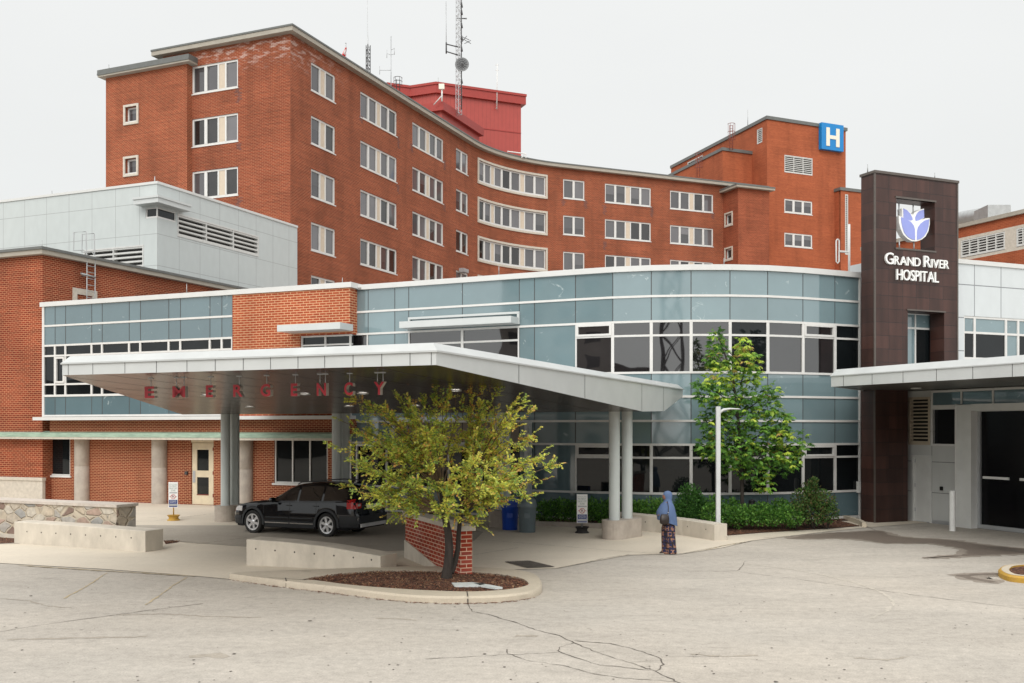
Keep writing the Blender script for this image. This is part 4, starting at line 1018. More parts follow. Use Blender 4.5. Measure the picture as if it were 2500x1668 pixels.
# --- left glass front
lx = [z_ * .3549 for z_ in (310, 380, 452, 632, 704, 890, 967, 1162, 1242, 1445, 1527, 1600)]
ls = [GLp.s_of(p) for p in lx]; ls[0] = 0
ZLr = [8.66, 7.80, 6.92, 6.46, 5.19, 4.68, 3.80]
fr = MB(); vj = MB()
for zz in (ZLr[1], ZLr[2], ZLr[3], ZLr[4], ZLr[5], ZLr[6]): GLp.box(fr, 0, ls[-1], -.05, .035, zz - .04, zz + .04)
for i in range(len(ls) - 1):
    for za, zb in ((ZLr[0] + .04, ZLr[1]), (ZLr[1], ZLr[2]), (ZLr[5], ZLr[6])):
        glaze(ew_, GLp, ls[i], ls[i + 1], zb + .04, za - .04, 'spandrel_left', 'spandrel_panel')
        if i: GLp.box(vj, ls[i] - .016, ls[i] + .016, -.05, .004, zb + .04, za - .04)
    m = MB()
    GLp.box(m, ls[i], ls[i] + .045, -.05, .03, ZLr[5] + .04, ZLr[2] - .04); GLp.box(m, ls[i + 1] - .045, ls[i + 1], -.05, .03, ZLr[5] + .04, ZLr[2] - .04)
    GLp.box(m, ls[i] + .045, ls[i + 1] - .045, -.05, .028, ZLr[5] + .04, ZLr[5] + .055)
    if i in (1, 9):
        a_, b_ = ls[i] + .04, ls[i + 1] - .04; c_, d_ = ZLr[4] + .06, ZLr[3] - .06
        GLp.box(m, a_, b_, -.02, .06, c_, c_ + .08); GLp.box(m, a_, b_, -.02, .06, d_ - .08, d_); GLp.box(m, a_, a_ + .08, -.02, .058, c_, d_); GLp.box(m, b_ - .08, b_, -.02, .058, c_, d_)
    wo = m.build('window', M['frame_white'], ew_)
    for za, zb in ((ZLr[2], ZLr[3]), (ZLr[3], ZLr[4]), (ZLr[4], ZLr[5])):
        m = MB(); GLp.box(m, ls[i] + .045, ls[i + 1] - .045, -.05, -.02, zb + .04, za - .04); m.build('pane', M['glass_dark'], wo)
GLp.box(fr, -.06, .05, -.4, .05, 3.75, ZLr[0])
fr.build('mullions', M['frame_white'], ew_); vj.build('panel_joints', M['joint'], ew_)
m = MB(); GLp.box(m, -.15, sB1 + .0, -.5, .10, ZLr[0], 8.86); GLp.box(m, sB1, sB1 + .1, -.8, .10, ZLr[0], 8.86); m.build('roof_fascia', M['coping_white'], ew_)
m = MB(); GLp.box(m, -.35, sB1 - .05, -.5, .30, 3.60, 3.74); m.build('sill', M['coping_white'], ew_)
m = MB(); GLp.box(m, .02, sB1 - .02, -.6, -.3, 3.02, 3.6); 
m.build('upper_wall', M['brick_ground'], ew_)
# brick bay
bw = (GLp.s_of(733), GLp.s_of(852), ZLr[4], 6.88)
m = MB(); GLp.wall(m, sB0, sB1, 3.6, ZLr[0], [(bw[0], sB1 + 1, bw[2], bw[3])], .25, n=.03)
GLp.box(m, sB1 - .02, sB1, -.9, .028, bw[3], ZLr[0]); m.build('brick_bay', M['brick_wing'], ew_)
m = MB(); GLp.box(m, bw[0], sB1, -.24, -.14, bw[2], bw[3]); wo = m.build('bay_window', M['glass_dark'], ew_)
m = MB()
for x in (bw[0], GLp.s_of(790), sB1 - .08): GLp.box(m, x, x + .06, -.2, -.06, bw[2], bw[3])
for z_ in (6.47, bw[3] - .07): GLp.box(m, bw[0], sB1, -.2, -.065, z_, z_ + .06)
m.build('frame', M['frame_white'], wo)
# sunshades
m = MB(); a_ = GLp.s_of(712); GLp.box(m, a_, sB1 + .15, .03, .95, 6.98, 7.23); m.build('sunshade', M['metal_white'], ew_)
m = MB()
q0 = CW.s_of(1000); q1 = CW.s_of(1269)
CW.box(m, q0, q1, .03, .75, 6.98, 7.22); CW.box(m, q0 + .0, q1 + .02, .03, .12, 7.36, 7.44); CW.box(m, q0, q0 + .07, .03, .12, 7.22, 7.36); CW.box(m, q1 - .06, q1 + .02, .03, .118, 6.98, 7.36); m.build('sunshade', M['metal_white'], ew_)

# --- ground floor under the left wing
gp0 = GLp.at(0, -.75); GW = Path([xy(gp0 - U * .4), xy(gp0 + U * 16.4)])
ww0, ww1 = GW.s_of(670), GW.s_of(800); dw0, dw1 = GW.s_of(467), GW.s_of(521.5); sw0, sw1 = GW.s_of(117), GW.s_of(171.5)
m = MB()
hl = [(ww0, ww1, GW.z_of(740, 1181), 2.95), (sw0, sw1, GW.z_of(140, 1161), 2.95), (dw0, dw1, 0.02, 2.95)]
GW.wall(m, 0, GW.L, 0, 3.06, hl, .2); m.build('ground_floor_wall', M['brick_ground'], ew_)
for h_i, cnt in ((0, 3), (1, 1)):
    h = hl[h_i]; m = MB(); f = .06
    GW.box(m, h[0], h[1], -.14, -.03, h[2], h[2] + f); GW.box(m, h[0], h[1], -.14, -.03, h[3] - f, h[3]); GW.box(m, h[0] - .08, h[1] + .08, -.1, .06, h[2] - .08, h[2])
    for k in range(cnt + 1):
        x = h[0] + (h[1] - h[0] - f) * k / cnt; GW.box(m, x, x + f, -.14, -.032, h[2] + f, h[3] - f)
    wo = m.build('window', M['frame_white'], ew_)
    m = MB(); GW.box(m, h[0] + .02, h[1] - .02, -.12, -.09, h[2] + f, h[3] - f); m.build('pane', M['glass_dark'], wo)
# door
m = MB(); a_, b_ = dw0 + .03, dw1 - .03; f = (b_ - a_)
dz = 2.62
GW.box(m, dw0, dw1, -.14, .0, dz + .02, 2.95)
for (p_, q_, r_, t__) in ((a_, a_ + .22 * f, .03, dz), (b_ - .22 * f, b_, .03, dz), (a_ + .22 * f, b_ - .22 * f, .03, .45), (a_ + .22 * f, b_ - .22 * f, 1.18, 1.46), (a_ + .22 * f, b_ - .22 * f, dz - .28, dz)):
    GW.box(m, p_, q_, -.12, -.03, r_, t__)
dr = m.build('door', M['door_cream'], ew_)
m = MB(); GW.box(m, a_ + .22 * f, b_ - .22 * f, -.11, -.08, .45, 1.18); GW.box(m, a_ + .22 * f, b_ - .22 * f, -.11, -.08, 1.46, dz - .28); m.build('pane', M['glass_dark'], dr)
m = MB(); GW.box(m, a_ + .04, a_ + .17, -.03, -.015, .95, 1.45); m.build('push_plate', M['steel'], dr)
m = MB(); GW.box(m, a_ + .22 * f, b_ - .22 * f, -.031, -.02, .42, .46); 
for z_ in (.35, 1.3, 2.3): GW.box(m, b_ - .03, b_ + .01, -.03, -.01, z_, z_ + .14)
m.build('hinges', M['rust_metal'], dr)
m = MB(); s_ = (dw0 + dw1) / 2; GW.box(m, s_ - .03, s_ + .03, -.0, .01, 2.74, 2.86); m.build('door_plate', M['dark_metal'], dr)
m = MB(); x = GW.s_of(457); GW.box(m, x - .06, x + .06, 0, .09, 1.28, 1.42); m.build('intercom', M['dark_metal'], ew_)
# engaged round columns
for px_ in (206, 394.5, 603):
    c_ = GW.at(GW.s_of(px_), .12); m = MB(); m.lathe([(.33, 0), (.33, 1.55), (.322, 1.56), (.33, 1.57), (.33, 3.0)], (c_.x, c_.y, 0), 28); m.build('column', M['concrete_col'], ew_)
# copper eave, runs on across the brick building
EV = Path([xy(gp0 - U * 13), xy(gp0 + U * 15.6)])
cop = thing('copper_eave', 'weathered green copper eave running above the ground floor columns', 'eave', (*xy(gp0), 2.8))
m = MB(); EV.box(m, 0, EV.L, -.1, .98, 2.98, 3.04); EV.box(m, 0, EV.L, .94, 1.02, 2.86, 2.98)
b_ = EV.L
m.face([EV.at(0, 1.02, 2.98), EV.at(b_, 1.02, 2.98), EV.at(b_, .3, 3.12), EV.at(0, .3, 3.12)])
m.build('gutter', M['copper'], cop)
m = MB(); EV.box(m, 0, EV.L, .0, .93, 2.80, 2.96); EV.box(m, 0, EV.L, .93, 1.0, 2.765, 2.86); m.build('soffit', M['limestone'], cop)
m = MB(); x = CW.s_of(1290); CW.box(m, x, x + .16, .04, .35, .1, 3.5); m.build('entrance_pier', M['metal_white'], ew_)
# entrance recess under the canopy: door frames, dark glass, white posts
m = MB()
for i_ in range(0, 5):
    x = cs[0] + .3 + i_ * 1.35
    CW.box(m, x, x + .07, .04, .12, .12, 2.6)
CW.box(m, cs[0] + .3, cs[0] + 5.8, .04, .118, 2.55, 2.65); m.build('entrance_frame', M['frame_white'], ew_)

# ================================================================== SIGN TOWER
T0 = Vector((12.43, 34.1, 0)); TW = Path([xy(T0), xy(T0 + B1 * 3.8)]); TT = .66; zTW = 12.0
tw = thing('sign_tower', 'tall slab tower of dark brown tiles with the hospital name in white letters', 'tower', tuple(T0))
hA = (TW.s_of(2188), TW.s_of(2282), TW.z_of(2235, 609), TW.z_of(2235, 489))
hB = (TW.s_of(2216), TW.s_of(2305), -1, TW.z_of(2260, 761))
print('tower holes', hA, hB, TW.s_of(2337))
m = MB(); TW.wall(m, 0, 3.8, 0, zTW, [hA, hB], back=-TT)
for s_, fl in ((0, 0), (3.8, 1)):
    q = [TW.at(s_, -TT, 0), TW.at(s_, 0, 0), TW.at(s_, 0, zTW), TW.at(s_, -TT, zTW)]
    m.face(q if not fl else q[::-1], [(0, 0), (TT, 0), (TT, zTW), (0, zTW)])
m.build('wall', M['tile_brown'], tw)
m = MB(); TW.box(m, -.04, 3.84, -TT - .04, .04, zTW, zTW + .09); m.build('coping', M['tile_edge'], tw)
m = MB(); 
for s_ in (0.002, 3.798): TW.box(m, s_ - .03, s_ + .03, -.03, .012, 0, zTW)
TW.box(m, hA[0] - .05, hA[1] + .05, -.1, .03, hA[2] - .06, hA[2]); TW.box(m, hA[0] - .05, hA[1] + .05, -.1, .03, hA[3], hA[3] + .06)
TW.box(m, hB[0] - .05, hB[1] + .05, -.1, .03, hB[3], hB[3] + .05)
m.build('edge_trim', M['tile_edge'], tw)

def text_mb(ch, size, ex, bold=0.0):
    cu = bpy.data.curves.new('t', 'FONT'); cu.body = ch; cu.size = size; cu.extrude = ex; cu.offset = bold; cu.resolution_u = 4
    o = bpy.data.objects.new('t', cu); COL.objects.link(o)
    me = bpy.data.meshes.new_from_object(o.evaluated_get(bpy.context.evaluated_depsgraph_get()))
    bpy.data.objects.remove(o); bpy.data.curves.remove(cu)
    vs = [v.co.copy() for v in me.vertices]; fs = [list(p.vertices) for p in me.polygons]; bpy.data.meshes.remove(me)
    return vs, fs
def letters(line, cap_h, place, parent, mats, ex=.03, first=None, gap=.10, name='letter', bold=.012, squeeze=1.0, tilt=None):
    """each character its own mesh; place(x, y, d) maps text plane metres to the world"""
    x = 0; res = []; big = 1.0
    for k, ch in enumerate(line):
        if ch == ' ': x += cap_h * .42; continue
        hgt = cap_h * (first if (first and (k == 0 or line[k - 1] == ' ')) else 1.0)
        vs, fs = text_mb(ch, 1.0, 0.02, bold)
        ys = [v.y for v in vs]; xs = [v.x for v in vs]; ref = .73
        sc_ = hgt / ref; x0, x1 = min(xs), max(xs)
        res.append((ch, x, [(Vector(((v.x - x0) * sc_ * squeeze, v.y * sc_, (v.z / .02) * ex)), ) for v in vs], fs)); x += (x1 - x0) * sc_ * squeeze + gap * cap_h
    total = x - gap * cap_h; outp = []
    for ch, xo, vs, fs in res:
        m_ = MB(); P = [place(xo - total / 2 + v[0].x, v[0].y, v[0].z) for v in vs]
        for f in fs:
            zs = [vs[i][0].z for i in f]
            m_.m = 0 if min(zs) > ex * .9 else (1 if len(mats) > 1 else 0)
            m_.face([P[i] for i in f])
        outp.append((ch, m_, xo - total / 2))
    return outp, total
cxn = (TW.s_of(2155) + TW.s_of(2316)) / 2
for line, py_, ch_, fst, sq, wpx in (('GRAND RIVER', 651, .315, 1.32, 1.0, (2155, 2316)), ('HOSPITAL', 687, .385, None, 1.0, (2184, 2290))):
    zc = TW.z_of(2235, py_); want = TW.s_of(wpx[1]) - TW.s_of(wpx[0]); cc = (TW.s_of(wpx[1]) + TW.s_of(wpx[0])) / 2
    _, tot = letters(line, ch_, lambda x, y, d: Vector((x, y, d)), tw, [0], first=fst)
    sq = want / tot
    L_, _ = letters(line, ch_, lambda x, y, d: TW.at(cc + x, .045 + d, zc + y), tw, [0], ex=.035, bold=.002, first=fst, squeeze=sq, gap=.10 * sq)
    # keep overall width exact
    for ch, mb_, _x in L_: mb_.build('letter', M['letter_white'], tw)

# flower emblem hung in the opening
def emblem():
    s0, s1, z0_, z1_ = hA; cx_ = (TW.s_of(2193) + TW.s_of(2270)) / 2; W_ = TW.s_of(2270) - TW.s_of(2193)
    def E(zx, zy): return (TW.s_of(2080 + zx * .2424, -.12), TW.z_of(2080 + zx * .2424, 380 + zy * .2424, -.12))
    def arcpts(l): return [E(*p) for p in l]
    white_big = [(470,608),(520,625),(580,655),(628,665),(690,650),(745,632),(782,630),(783,690),(770,760),(740,815),(700,848),(650,865),(600,862),(560,840),(520,800),(490,740),(475,680)]
    white_up = [(520,528),(560,535),(600,565),(625,600),(660,560),(700,540),(742,530),(745,625),(690,655),(628,668),(580,660),(525,628)]
    def slab(mb_, pts, n0, n1):
        q = [TW.at(s_, n1, z_) for s_, z_ in pts]; r_ = [TW.at(s_, n0, z_) for s_, z_ in pts]
        nv = Vector((0, 0, 0))
        for k in range(len(q)): nv += q[k].cross(q[(k + 1) % len(q)])
        if nv.y > 0: q.reverse(); r_.reverse()
        mb_.face(q); mb_.face(r_[::-1])
        for k in range(len(q)): mb_.face([q[k], r_[k], r_[(k + 1) % len(q)], q[(k + 1) % len(q)]])
    m_ = MB(); slab(m_, arcpts(white_big), -.34, -.12); slab(m_, arcpts(white_up), -.42, -.2)
    e_ = m_.build('flower_emblem', M['letter_white'], tw)
    for pts, n1 in (([(492,622),(540,635),(590,670),(618,705),(630,745),(632,850),(600,845),(560,820),(525,780),(505,720),(495,670)], -.10),
                ([(775,642),(730,655),(690,685),(665,720),(654,755),(652,850),(690,838),(725,808),(752,765),(768,710)], -.10),
                ([(532,530),(565,545),(600,580),(622,625),(625,645),(590,655),(560,640),(535,618)], -.18),
                ([(738,542),(700,552),(670,580),(652,620),(655,650),(670,662),(700,640),(740,622)], -.18)):
        mm = MB(); slab(mm, arcpts(pts), n1 - .02, n1 + (0 if n1 == -.10 else 0)); mm.build('petal', M['petal'], e_)
    mm = MB()
    for zx, a_, b_ in ((505, 480, 560), (648, 490, 545), (508, 850, 915), (655, 860, 925)):
        s_, za = E(zx, a_); _, zb = E(zx, b_)
        mm.tube([TW.at(s_, -.27, za + .04), TW.at(s_, -.27, zb - .1)], .025, 8)
    mm.build('support_rod', M['steel'], e_)
emblem()

# ================================================================== RIGHT WHITE BUILDING (behind the tower)
R0 = T0 + B2 * (TT + .05); RW = Path([xy(R0), xy(R0 + B1 * 22)])
rb = thing('white_panel_building', 'white metal panelled wing with a window band to the right of the brown sign tower', 'building', tuple(R0))
zRW = 9.3
zwt, zwm, zwb = RW.z_of(2353, 770.8), RW.z_of(2353, 811), RW.z_of(2353, 877)
rs = [RW.s_of(1666 + z_ * .3549) for z_ in (1937, 2014, 2230, 2314)]; rs += [rs[-1] + (rs[2] - rs[1]), rs[-1] + (rs[2] - rs[1]) + .9, rs[-1] + 5]
o0, o1 = TW.s_of(2216, -TT), TW.s_of(2305, -TT) + .3
m = MB(); RW.wall(m, 1.0, 22, 4.9, zRW, [(rs[0], rs[-1], zwb, zwt), (o0 - .1, o1, 4.9, hB[3] + .2)], .12)
m.prism([xy(p) for p in (RW.at(1.1, -.4), RW.at(22, -.4), RW.at(22, -12), RW.at(4.5, -12), RW.at(4.5, -1.75), RW.at(1.1, -1.75))], 0, zRW - .05)
m.build('wall', M['panel_right'], rb)
m = MB(); RW.box(m, .9, 22, -.5, .06, zRW, zRW + .16); m.build('coping', M['coping_white'], rb)
for i in range(len(rs) - 1):
    m = MB(); q = .05; a_, b_ = rs[i], rs[i + 1]
    RW.box(m, a_, a_ + q, -.12, -.02, zwb, zwt); RW.box(m, b_ - q, b_, -.12, -.02, zwb, zwt)
    for z_ in (zwb, zwm - .04, zwt - .08): RW.box(m, a_ + q, b_ - q, -.12, -.022, z_, z_ + .08)
    wo = m.build('window', M['frame_white'], rb)
    m = MB(); RW.box(m, a_ + q, b_ - q, -.1, -.06, zwb + .08, zwm - .04); m.build('pane', M['spandrel' if i == 2 else 'glass_dark'], wo)
    m = MB(); RW.box(m, a_ + q, b_ - q, -.1, -.06, zwm + .04, zwt - .08); m.build('pane', M['spandrel'], wo)
# window seen through the tower's tall opening
m = MB(); sm_ = RW.s_of(2236); zq = RW.z_of(2236, 804)
for a_, b_ in ((o0 - .1, o0), (sm_ - .03, sm_ + .03), (o1 - .08, o1)): RW.box(m, a_, b_, -.1, -.02, 0.1, hB[3] + .1)
for z_ in (zq, hB[3] - .02, 2.6): RW.box(m, o0, o1, -.1, -.024, z_, z_ + .07)
wo = m.build('window', M['frame_white'], rb)
m = MB(); RW.box(m, o0, sm_ - .03, -.1, -.05, .1, hB[3]); RW.box(m, sm_ + .03, o1, -.1, -.05, zq + .07, hB[3]); m.build('pane', M['spandrel'], wo)
m = MB(); RW.box(m, sm_ + .03, o1, -.1, -.05, .1, zq); m.build('pane', M['glass_dark'], wo)
# low white roof upstand left of the tower
# pipe loop and gooseneck on the glass roof
def sm(name, label, cat, mb_, mat, loc, group=None, parts=None):
    o = mb_.build(name, mat, None, loc=loc); tag(o, label, cat, group); return o

M['door_black'] = glass_mat('door_black', (.004, .004, .005), .014, .2, .002)
# ambulance bay block under the right canopy
a0_ = Vector((14.0, 34.95, 0)) + B2 * .45; WB = Path([xy(a0_), xy(a0_ - B2 * 9)])
bay = thing('ambulance_bay', 'pale grey panelled ambulance bay wall with louvre, door and wide black glazed doors', 'building', tuple(a0_))
zb_ = 4.55
dq0, dq1 = WB.s_of(2230), WB.s_of(2271.5); lq0, lq1 = WB.s_of(2219), WB.s_of(2271); pq0, pq1 = WB.s_of(2349), WB.s_of(2386)
bq0 = WB.s_of(2278); zlw = WB.z_of(2300, 1084); g1 = 8.9
zg = WB.z_of(2386, 1005)
hl = [(lq0, lq1, WB.z_of(2245, 1086), WB.z_of(2245, 970)), (bq0, pq0 - .05, zlw, WB.z_of(2300, 1000)), (dq0, dq1, .03, WB.z_of(2250, 1116)), (pq1, g1, .02, zg)]
print('bay', hl)
m = MB(); WB.wall(m, 0, 9, 0, zb_, hl, .15); m.prism([xy(p) for p in (WB.at(.3, -.25), WB.at(9, -.25), WB.at(9, -6), WB.at(.3, -6))], 0, zb_ - .02); m.build('wall', M['panel_grey'], bay)
add_louvre(bay, WB, *hl[0], step=.125, mat='louvre', rec=.09)
m = MB(); h = hl[1]
for a_, b_, c_, d_ in ((h[0] - .06, h[1] + .05, h[2] - .07, h[2]), (h[0] - .06, h[1] + .05, h[3], h[3] + .08), (h[0] - .06, h[0], h[2], h[3])): WB.box(m, a_, b_, -.1, .03, c_, d_)
wo = m.build('window', M['frame_white'], bay); m = MB(); WB.box(m, h[0], h[1], -.12, -.08, h[2], h[3]); m.build('pane', M['glass_dark'], wo)
# clerestory band
for i in range(5):
    a_ = h[0] - .05 + i * 1.25; m = MB(); z0_, z1_ = h[3] + .12, h[3] + .62
    if z1_ > zb_ - .05: z1_ = zb_ - .06
    WB.box(m, a_, a_ + 1.25, .004, .05, z0_ - .04, z0_ + .03); WB.box(m, a_, a_ + 1.25, .004, .05, z1_ - .03, z1_ + .04); WB.box(m, a_, a_ + .06, .004, .048, z0_, z1_)
    wo = m.build('clerestory_window', M['frame_white'], bay); m = MB(); WB.box(m, a_ + .06, a_ + 1.25, .004, .02, z0_ + .03, z1_ - .03); m.build('pane', M['spandrel_left'], wo)
m = MB(); WB.box(m, dq0 + .02, dq1 - .02, -.1, -.05, .03, hl[2][3] - .03); dr = m.build('door', M['door_grey'], bay)
m = MB(); 
for z_ in (.35, 1.2, 2.05): WB.box(m, dq0 + .0, dq0 + .05, -.05, -.03, z_, z_ + .13)
m.build('hinge', M['steel'], dr)
m = MB(); WB.box(m, dq0 - .06, dq0 + .02, -.1, .03, 0, hl[2][3] + .06); WB.box(m, dq1 - .02, dq1 + .06, -.1, .03, 0, hl[2][3] + .06); WB.box(m, dq0 + .02, dq1 - .02, -.1, .03, hl[2][3] - .03, hl[2][3] + .06); m.build('frame', M['door_grey'], dr)
m = MB(); WB.box(m, pq0, pq1, -.05, .28, 0, zg + .22); WB.box(m, pq1, 9, -.05, .27, zg + .02, zg + .24); m.build('portal_frame', M['door_grey'], bay)
m = MB(); WB.box(m, pq0 - .03, pq0, -.02, .3, 0, zg + .25); m.build('portal_edge', M['frame_white'], bay)
m = MB(); WB.box(m, pq1 + .05, g1, -.13, -.08, .05, zg); gd = m.build('bay_door', M['door_black'], bay)
m = MB(); dz_ = WB.z_of(2420, 1167)
x0 = WB.s_of(2397); x1 = WB.s_of(2460)
WB.box(m, x0, x1, -.08, -.03, dz_ - .04, dz_ + .04); WB.box(m, WB.s_of(2487), WB.s_of(2560), -.08, -.03, dz_ - .04, dz_ + .04); m.build('push_bar', M['white_pole'], gd)
m = MB(); WB.box(m, pq1 + .02, g1, -.13, .02, .02, .14); WB.box(m, pq1 + .0, pq1 + .09, -.13, .0, .14, zg); m.build('door_frame', M['steel'], gd)
m = MB(); x = WB.s_of(2299.5); WB.box(m, x - .05, x + .05, 0, .05, 1.15, 1.28); m.build('button_plate', M['black'], bay)
m = MB(); WB.box(m, WB.s_of(2272), pq0, -.02, .012, 0, .12); m.build('base_trim', M['steel'], bay)
# white box at the tower foot
m = MB(); q = CW.at(CW.L - .12, .05, .95); m.box(q.x - .07, q.x + .07, q.y - .06, q.y + .02, .95, 1.35); sm('junction_box', 'small white electrical box on the glass wall beside the brown tower foot', 'box', m, M['white_pole'], (q.x, q.y, .95))

# ================================================================== RIGHT CANOPY
zc0 = 4.57
cA = Vector((10.0, 31.2)); cB = Vector((12.25, 34.75)); b2 = Vector(xy(B2)); cC = cA - b2 * 16
soff = [xy(cA), xy(cC), xy(cC + Vector(xy(B1)) * 9), xy(cC + Vector(xy(B1)) * 9 + b2 * 17), (15.5, 36.6), xy(cB)]
rc = thing('bay_canopy', 'flat pale grey metal canopy projecting over the ambulance bay at the right edge', 'canopy', (cB.x, cB.y, 4.5))
m = MB(); m.face([(p[0], p[1], zc0) for p in soff][::-1] if sum(soff[k][0] * soff[(k + 1) % 6][1] - soff[(k + 1) % 6][0] * soff[k][1] for k in range(6)) > 0 else [(p[0], p[1], zc0) for p in soff]); m.build('soffit', M['soffit_grey'], rc)
FE = Path([xy(cB), xy(cA), xy(cC), xy(cC + Vector(xy(B1)) * 9)])
m = MB(); FE.box(m, 0, FE.L, -.06, .0, zc0 - .02, zc0 + .30); m.m = 1
for k in range(0, 14): FE.box(m, FE.S[1] + .55 + k * 1.22, FE.S[1] + .565 + k * 1.22, -.03, .004, zc0 - .02, zc0 + .30)
m.build('fascia', [M['fascia'], M['joint']], rc)
m = MB(); FE.box(m, 0, FE.L, -.1, .03, zc0 + .30, zc0 + .33)
for a_, b_ in zip(FE.breaks(0, FE.L)[:-1], FE.breaks(0, FE.L)[1:]):
    m.face([FE.at(a_, .02, zc0 + .33), FE.at(b_, .02, zc0 + .33), FE.at(b_, -.14, zc0 + .52), FE.at(a_, -.14, zc0 + .52)])
fl = [FE.at(s_, -.14, zc0 + .52) for s_ in FE.S]; m.face(([fl[0], fl[1], fl[2], fl[3], Vector((19.5, 37, zc0 + .52)), Vector((15.5, 36.6, zc0 + .52))])[::1])
m.build('cap', M['cap_metal'], rc)
m = MB(); q = G(2236, 1e9) if False else None
q = Vector(((2236 - 1250) / F * (zc0 - CH) * F / (HZ - 947.5), (zc0 - CH) * F / (HZ - 947.5), zc0))
m.lathe([(.0, -.03), (.16, -.03), (.17, 0)], tuple(q), 20); m.build('downlight', M['light_trim'], rc)

# ================================================================== EMERGENCY CANOPY
PK = Vector((-1.263, 16.6, 0))
def cu(u_, d_, z_=0.0):
    p = PK + U * u_ + V * d_; return Vector((p.x, p.y, z_))
prof = [(0, 4.31), (12.9, 3.73), (15.4, 3.78), (17.9, 4.30)]
def zso(d_):
    for (a_, za), (b_, zb) in zip(prof[:-1], prof[1:]):
        if d_ <= b_: return za + (zb - za) * (d_ - a_) / (b_ - a_)
    return prof[-1][1]
def ul(d_): return -8.35 - 8.25 * min(d_, 12.9) / 12.9
ec = thing('emergency_canopy', 'broad pale metal drive-under canopy with a pointed corner and folded brown soffit', 'canopy', tuple(PK))
m = MB(); NU = 12
ds = [0, 12.9, 15.4, 17.9]
for (d0, d1) in zip(ds[:-1], ds[1:]):
    for k in range(NU):
        f0, f1 = k / NU, (k + 1) / NU
        a_ = cu(ul(d0) * (1 - f0), d0, zso(d0)); b_ = cu(ul(d0) * (1 - f1), d0, zso(d0)); c_ = cu(ul(d1) * (1 - f1), d1, zso(d1)); d_ = cu(ul(d1) * (1 - f0), d1, zso(d1))
        m.face([a_, d_, c_, b_])
so = m.build('soffit', M['soffit'], ec)
m = MB()      # joints in the soffit, run from the front edge to the back
for k in range(1, 14):
    u_ = -k * 1.22
    d_s = 0 if u_ > ul(0) else 12.9 * (-u_ - 8.35) / 8.25
    if d_s > 12.5: continue
    a_, b_ = cu(u_, d_s + .05, zso(d_s + .05) - .004), cu(u_, 12.85, zso(12.85) - .004); w_ = U * .012
    m.face([a_ - w_, b_ - w_, b_ + w_, a_ + w_])
for d_ in (3.2, 6.4, 9.6):
    a_, b_ = cu(ul(d_) + .05, d_, zso(d_) - .004), cu(-.05, d_, zso(d_) - .004); w_ = V * .010
    m.face([a_ - w_, a_ + w_, b_ + w_, b_ - w_])
m.build('soffit_joints', M['joint'], so)
zf = 4.525
m = MB()
front_e = Path([xy(cu(ul(0), 0)), xy(cu(0, 0)), xy(cu(0, 17.9))])
def fascia_panel(p0, p1, z0a, z0b, nrm_, off=0.0, zt=zf):
    q0, q1 = Vector((*p0, 0)) + nrm_ * off, Vector((*p1, 0)) + nrm_ * off
    m.face([(q0.x, q0.y, z0a), (q1.x, q1.y, z0b), (q1.x, q1.y, zt), (q0.x, q0.y, zt)])
nF = -V; nRt = U
fascia_panel(xy(cu(ul(0), 0)), xy(cu(0, 0)), zso(0), zso(0), nF)
for d0, d1 in zip(ds[:-1], ds[1:]): fascia_panel(xy(cu(0, d0)), xy(cu(0, d1)), zso(d0), zso(d1), nRt)
for d0, d1 in zip(ds[::-1][:-1], ds[::-1][1:]): fascia_panel(xy(cu(ul(d0), d0)), xy(cu(ul(d1), d1)), zso(d0), zso(d1), nRt)
fascia_panel(xy(cu(0, 17.9)), xy(cu(ul(17.9), 17.9)), zso(17.9), zso(17.9), V)
m.m = 1
fx = [.0, 166.7 - 152.6, 226.7, 305, 382, 456.5, 525.5, 594, 660.6, 727.5, 792.7, 862, 932, 1001, 1053]
FJ = Path([xy(cu(ul(0), -.004)), xy(cu(0, -.004))])
for px_ in (166.7, 226.7, 305, 382, 456.5, 525.5, 594, 660.6, 727.5, 792.7, 862, 932, 1001, 1053):
    s_ = FJ.s_of(px_); m.face([FJ.at(s_ - .006, 0, 4.315), FJ.at(s_ + .006, 0, 4.315), FJ.at(s_ + .006, 0, zf), FJ.at(s_ - .006, 0, zf)])
FK = Path([xy(cu(.004, 0)), xy(cu(.004, 17.9))])
for px_ in (1267, 1428, 1567, 1620):
    s_ = FK.s_of(px_); m.face([FK.at(s_ - .012, 0, zso(s_)), FK.at(s_ + .012, 0, zso(s_)), FK.at(s_ + .012, 0, zf), FK.at(s_ - .012, 0, zf)])
m.build('fascia', [M['fascia'], M['joint']], ec)
m = MB(); lp = [cu(ul(0), 0), cu(0, 0), cu(0, 17.9), cu(ul(17.9), 17.9), cu(ul(12.9), 12.9)]
RP = Path([xy(p) for p in lp] + [xy(lp[0])])
RP.box(m, 0, RP.L, -.1, .035, zf, zf + .03)
for i in range(5):
    a_, b_ = RP.S[i], RP.S[i + 1]
    def V_(i_, n_, z_):
        i_ %= 5; n1_ = RP.nrm((i_ - 1) % 5); n2_ = RP.nrm(i_); mm = (n1_ + n2_).normalized(); q = RP.p[i_] + mm * n_ / max(.4, mm.dot(n1_)); return Vector((q.x, q.y, z_))
    m.face([V_(i, .02, zf + .03), V_(i + 1, .02, zf + .03), V_(i + 1, -.13, zf + .17), V_(i, -.13, zf + .17)])
m.face([V_(i, -.13, zf + .17) for i in range(5)])
m.build('cap', M['cap_metal'], ec)
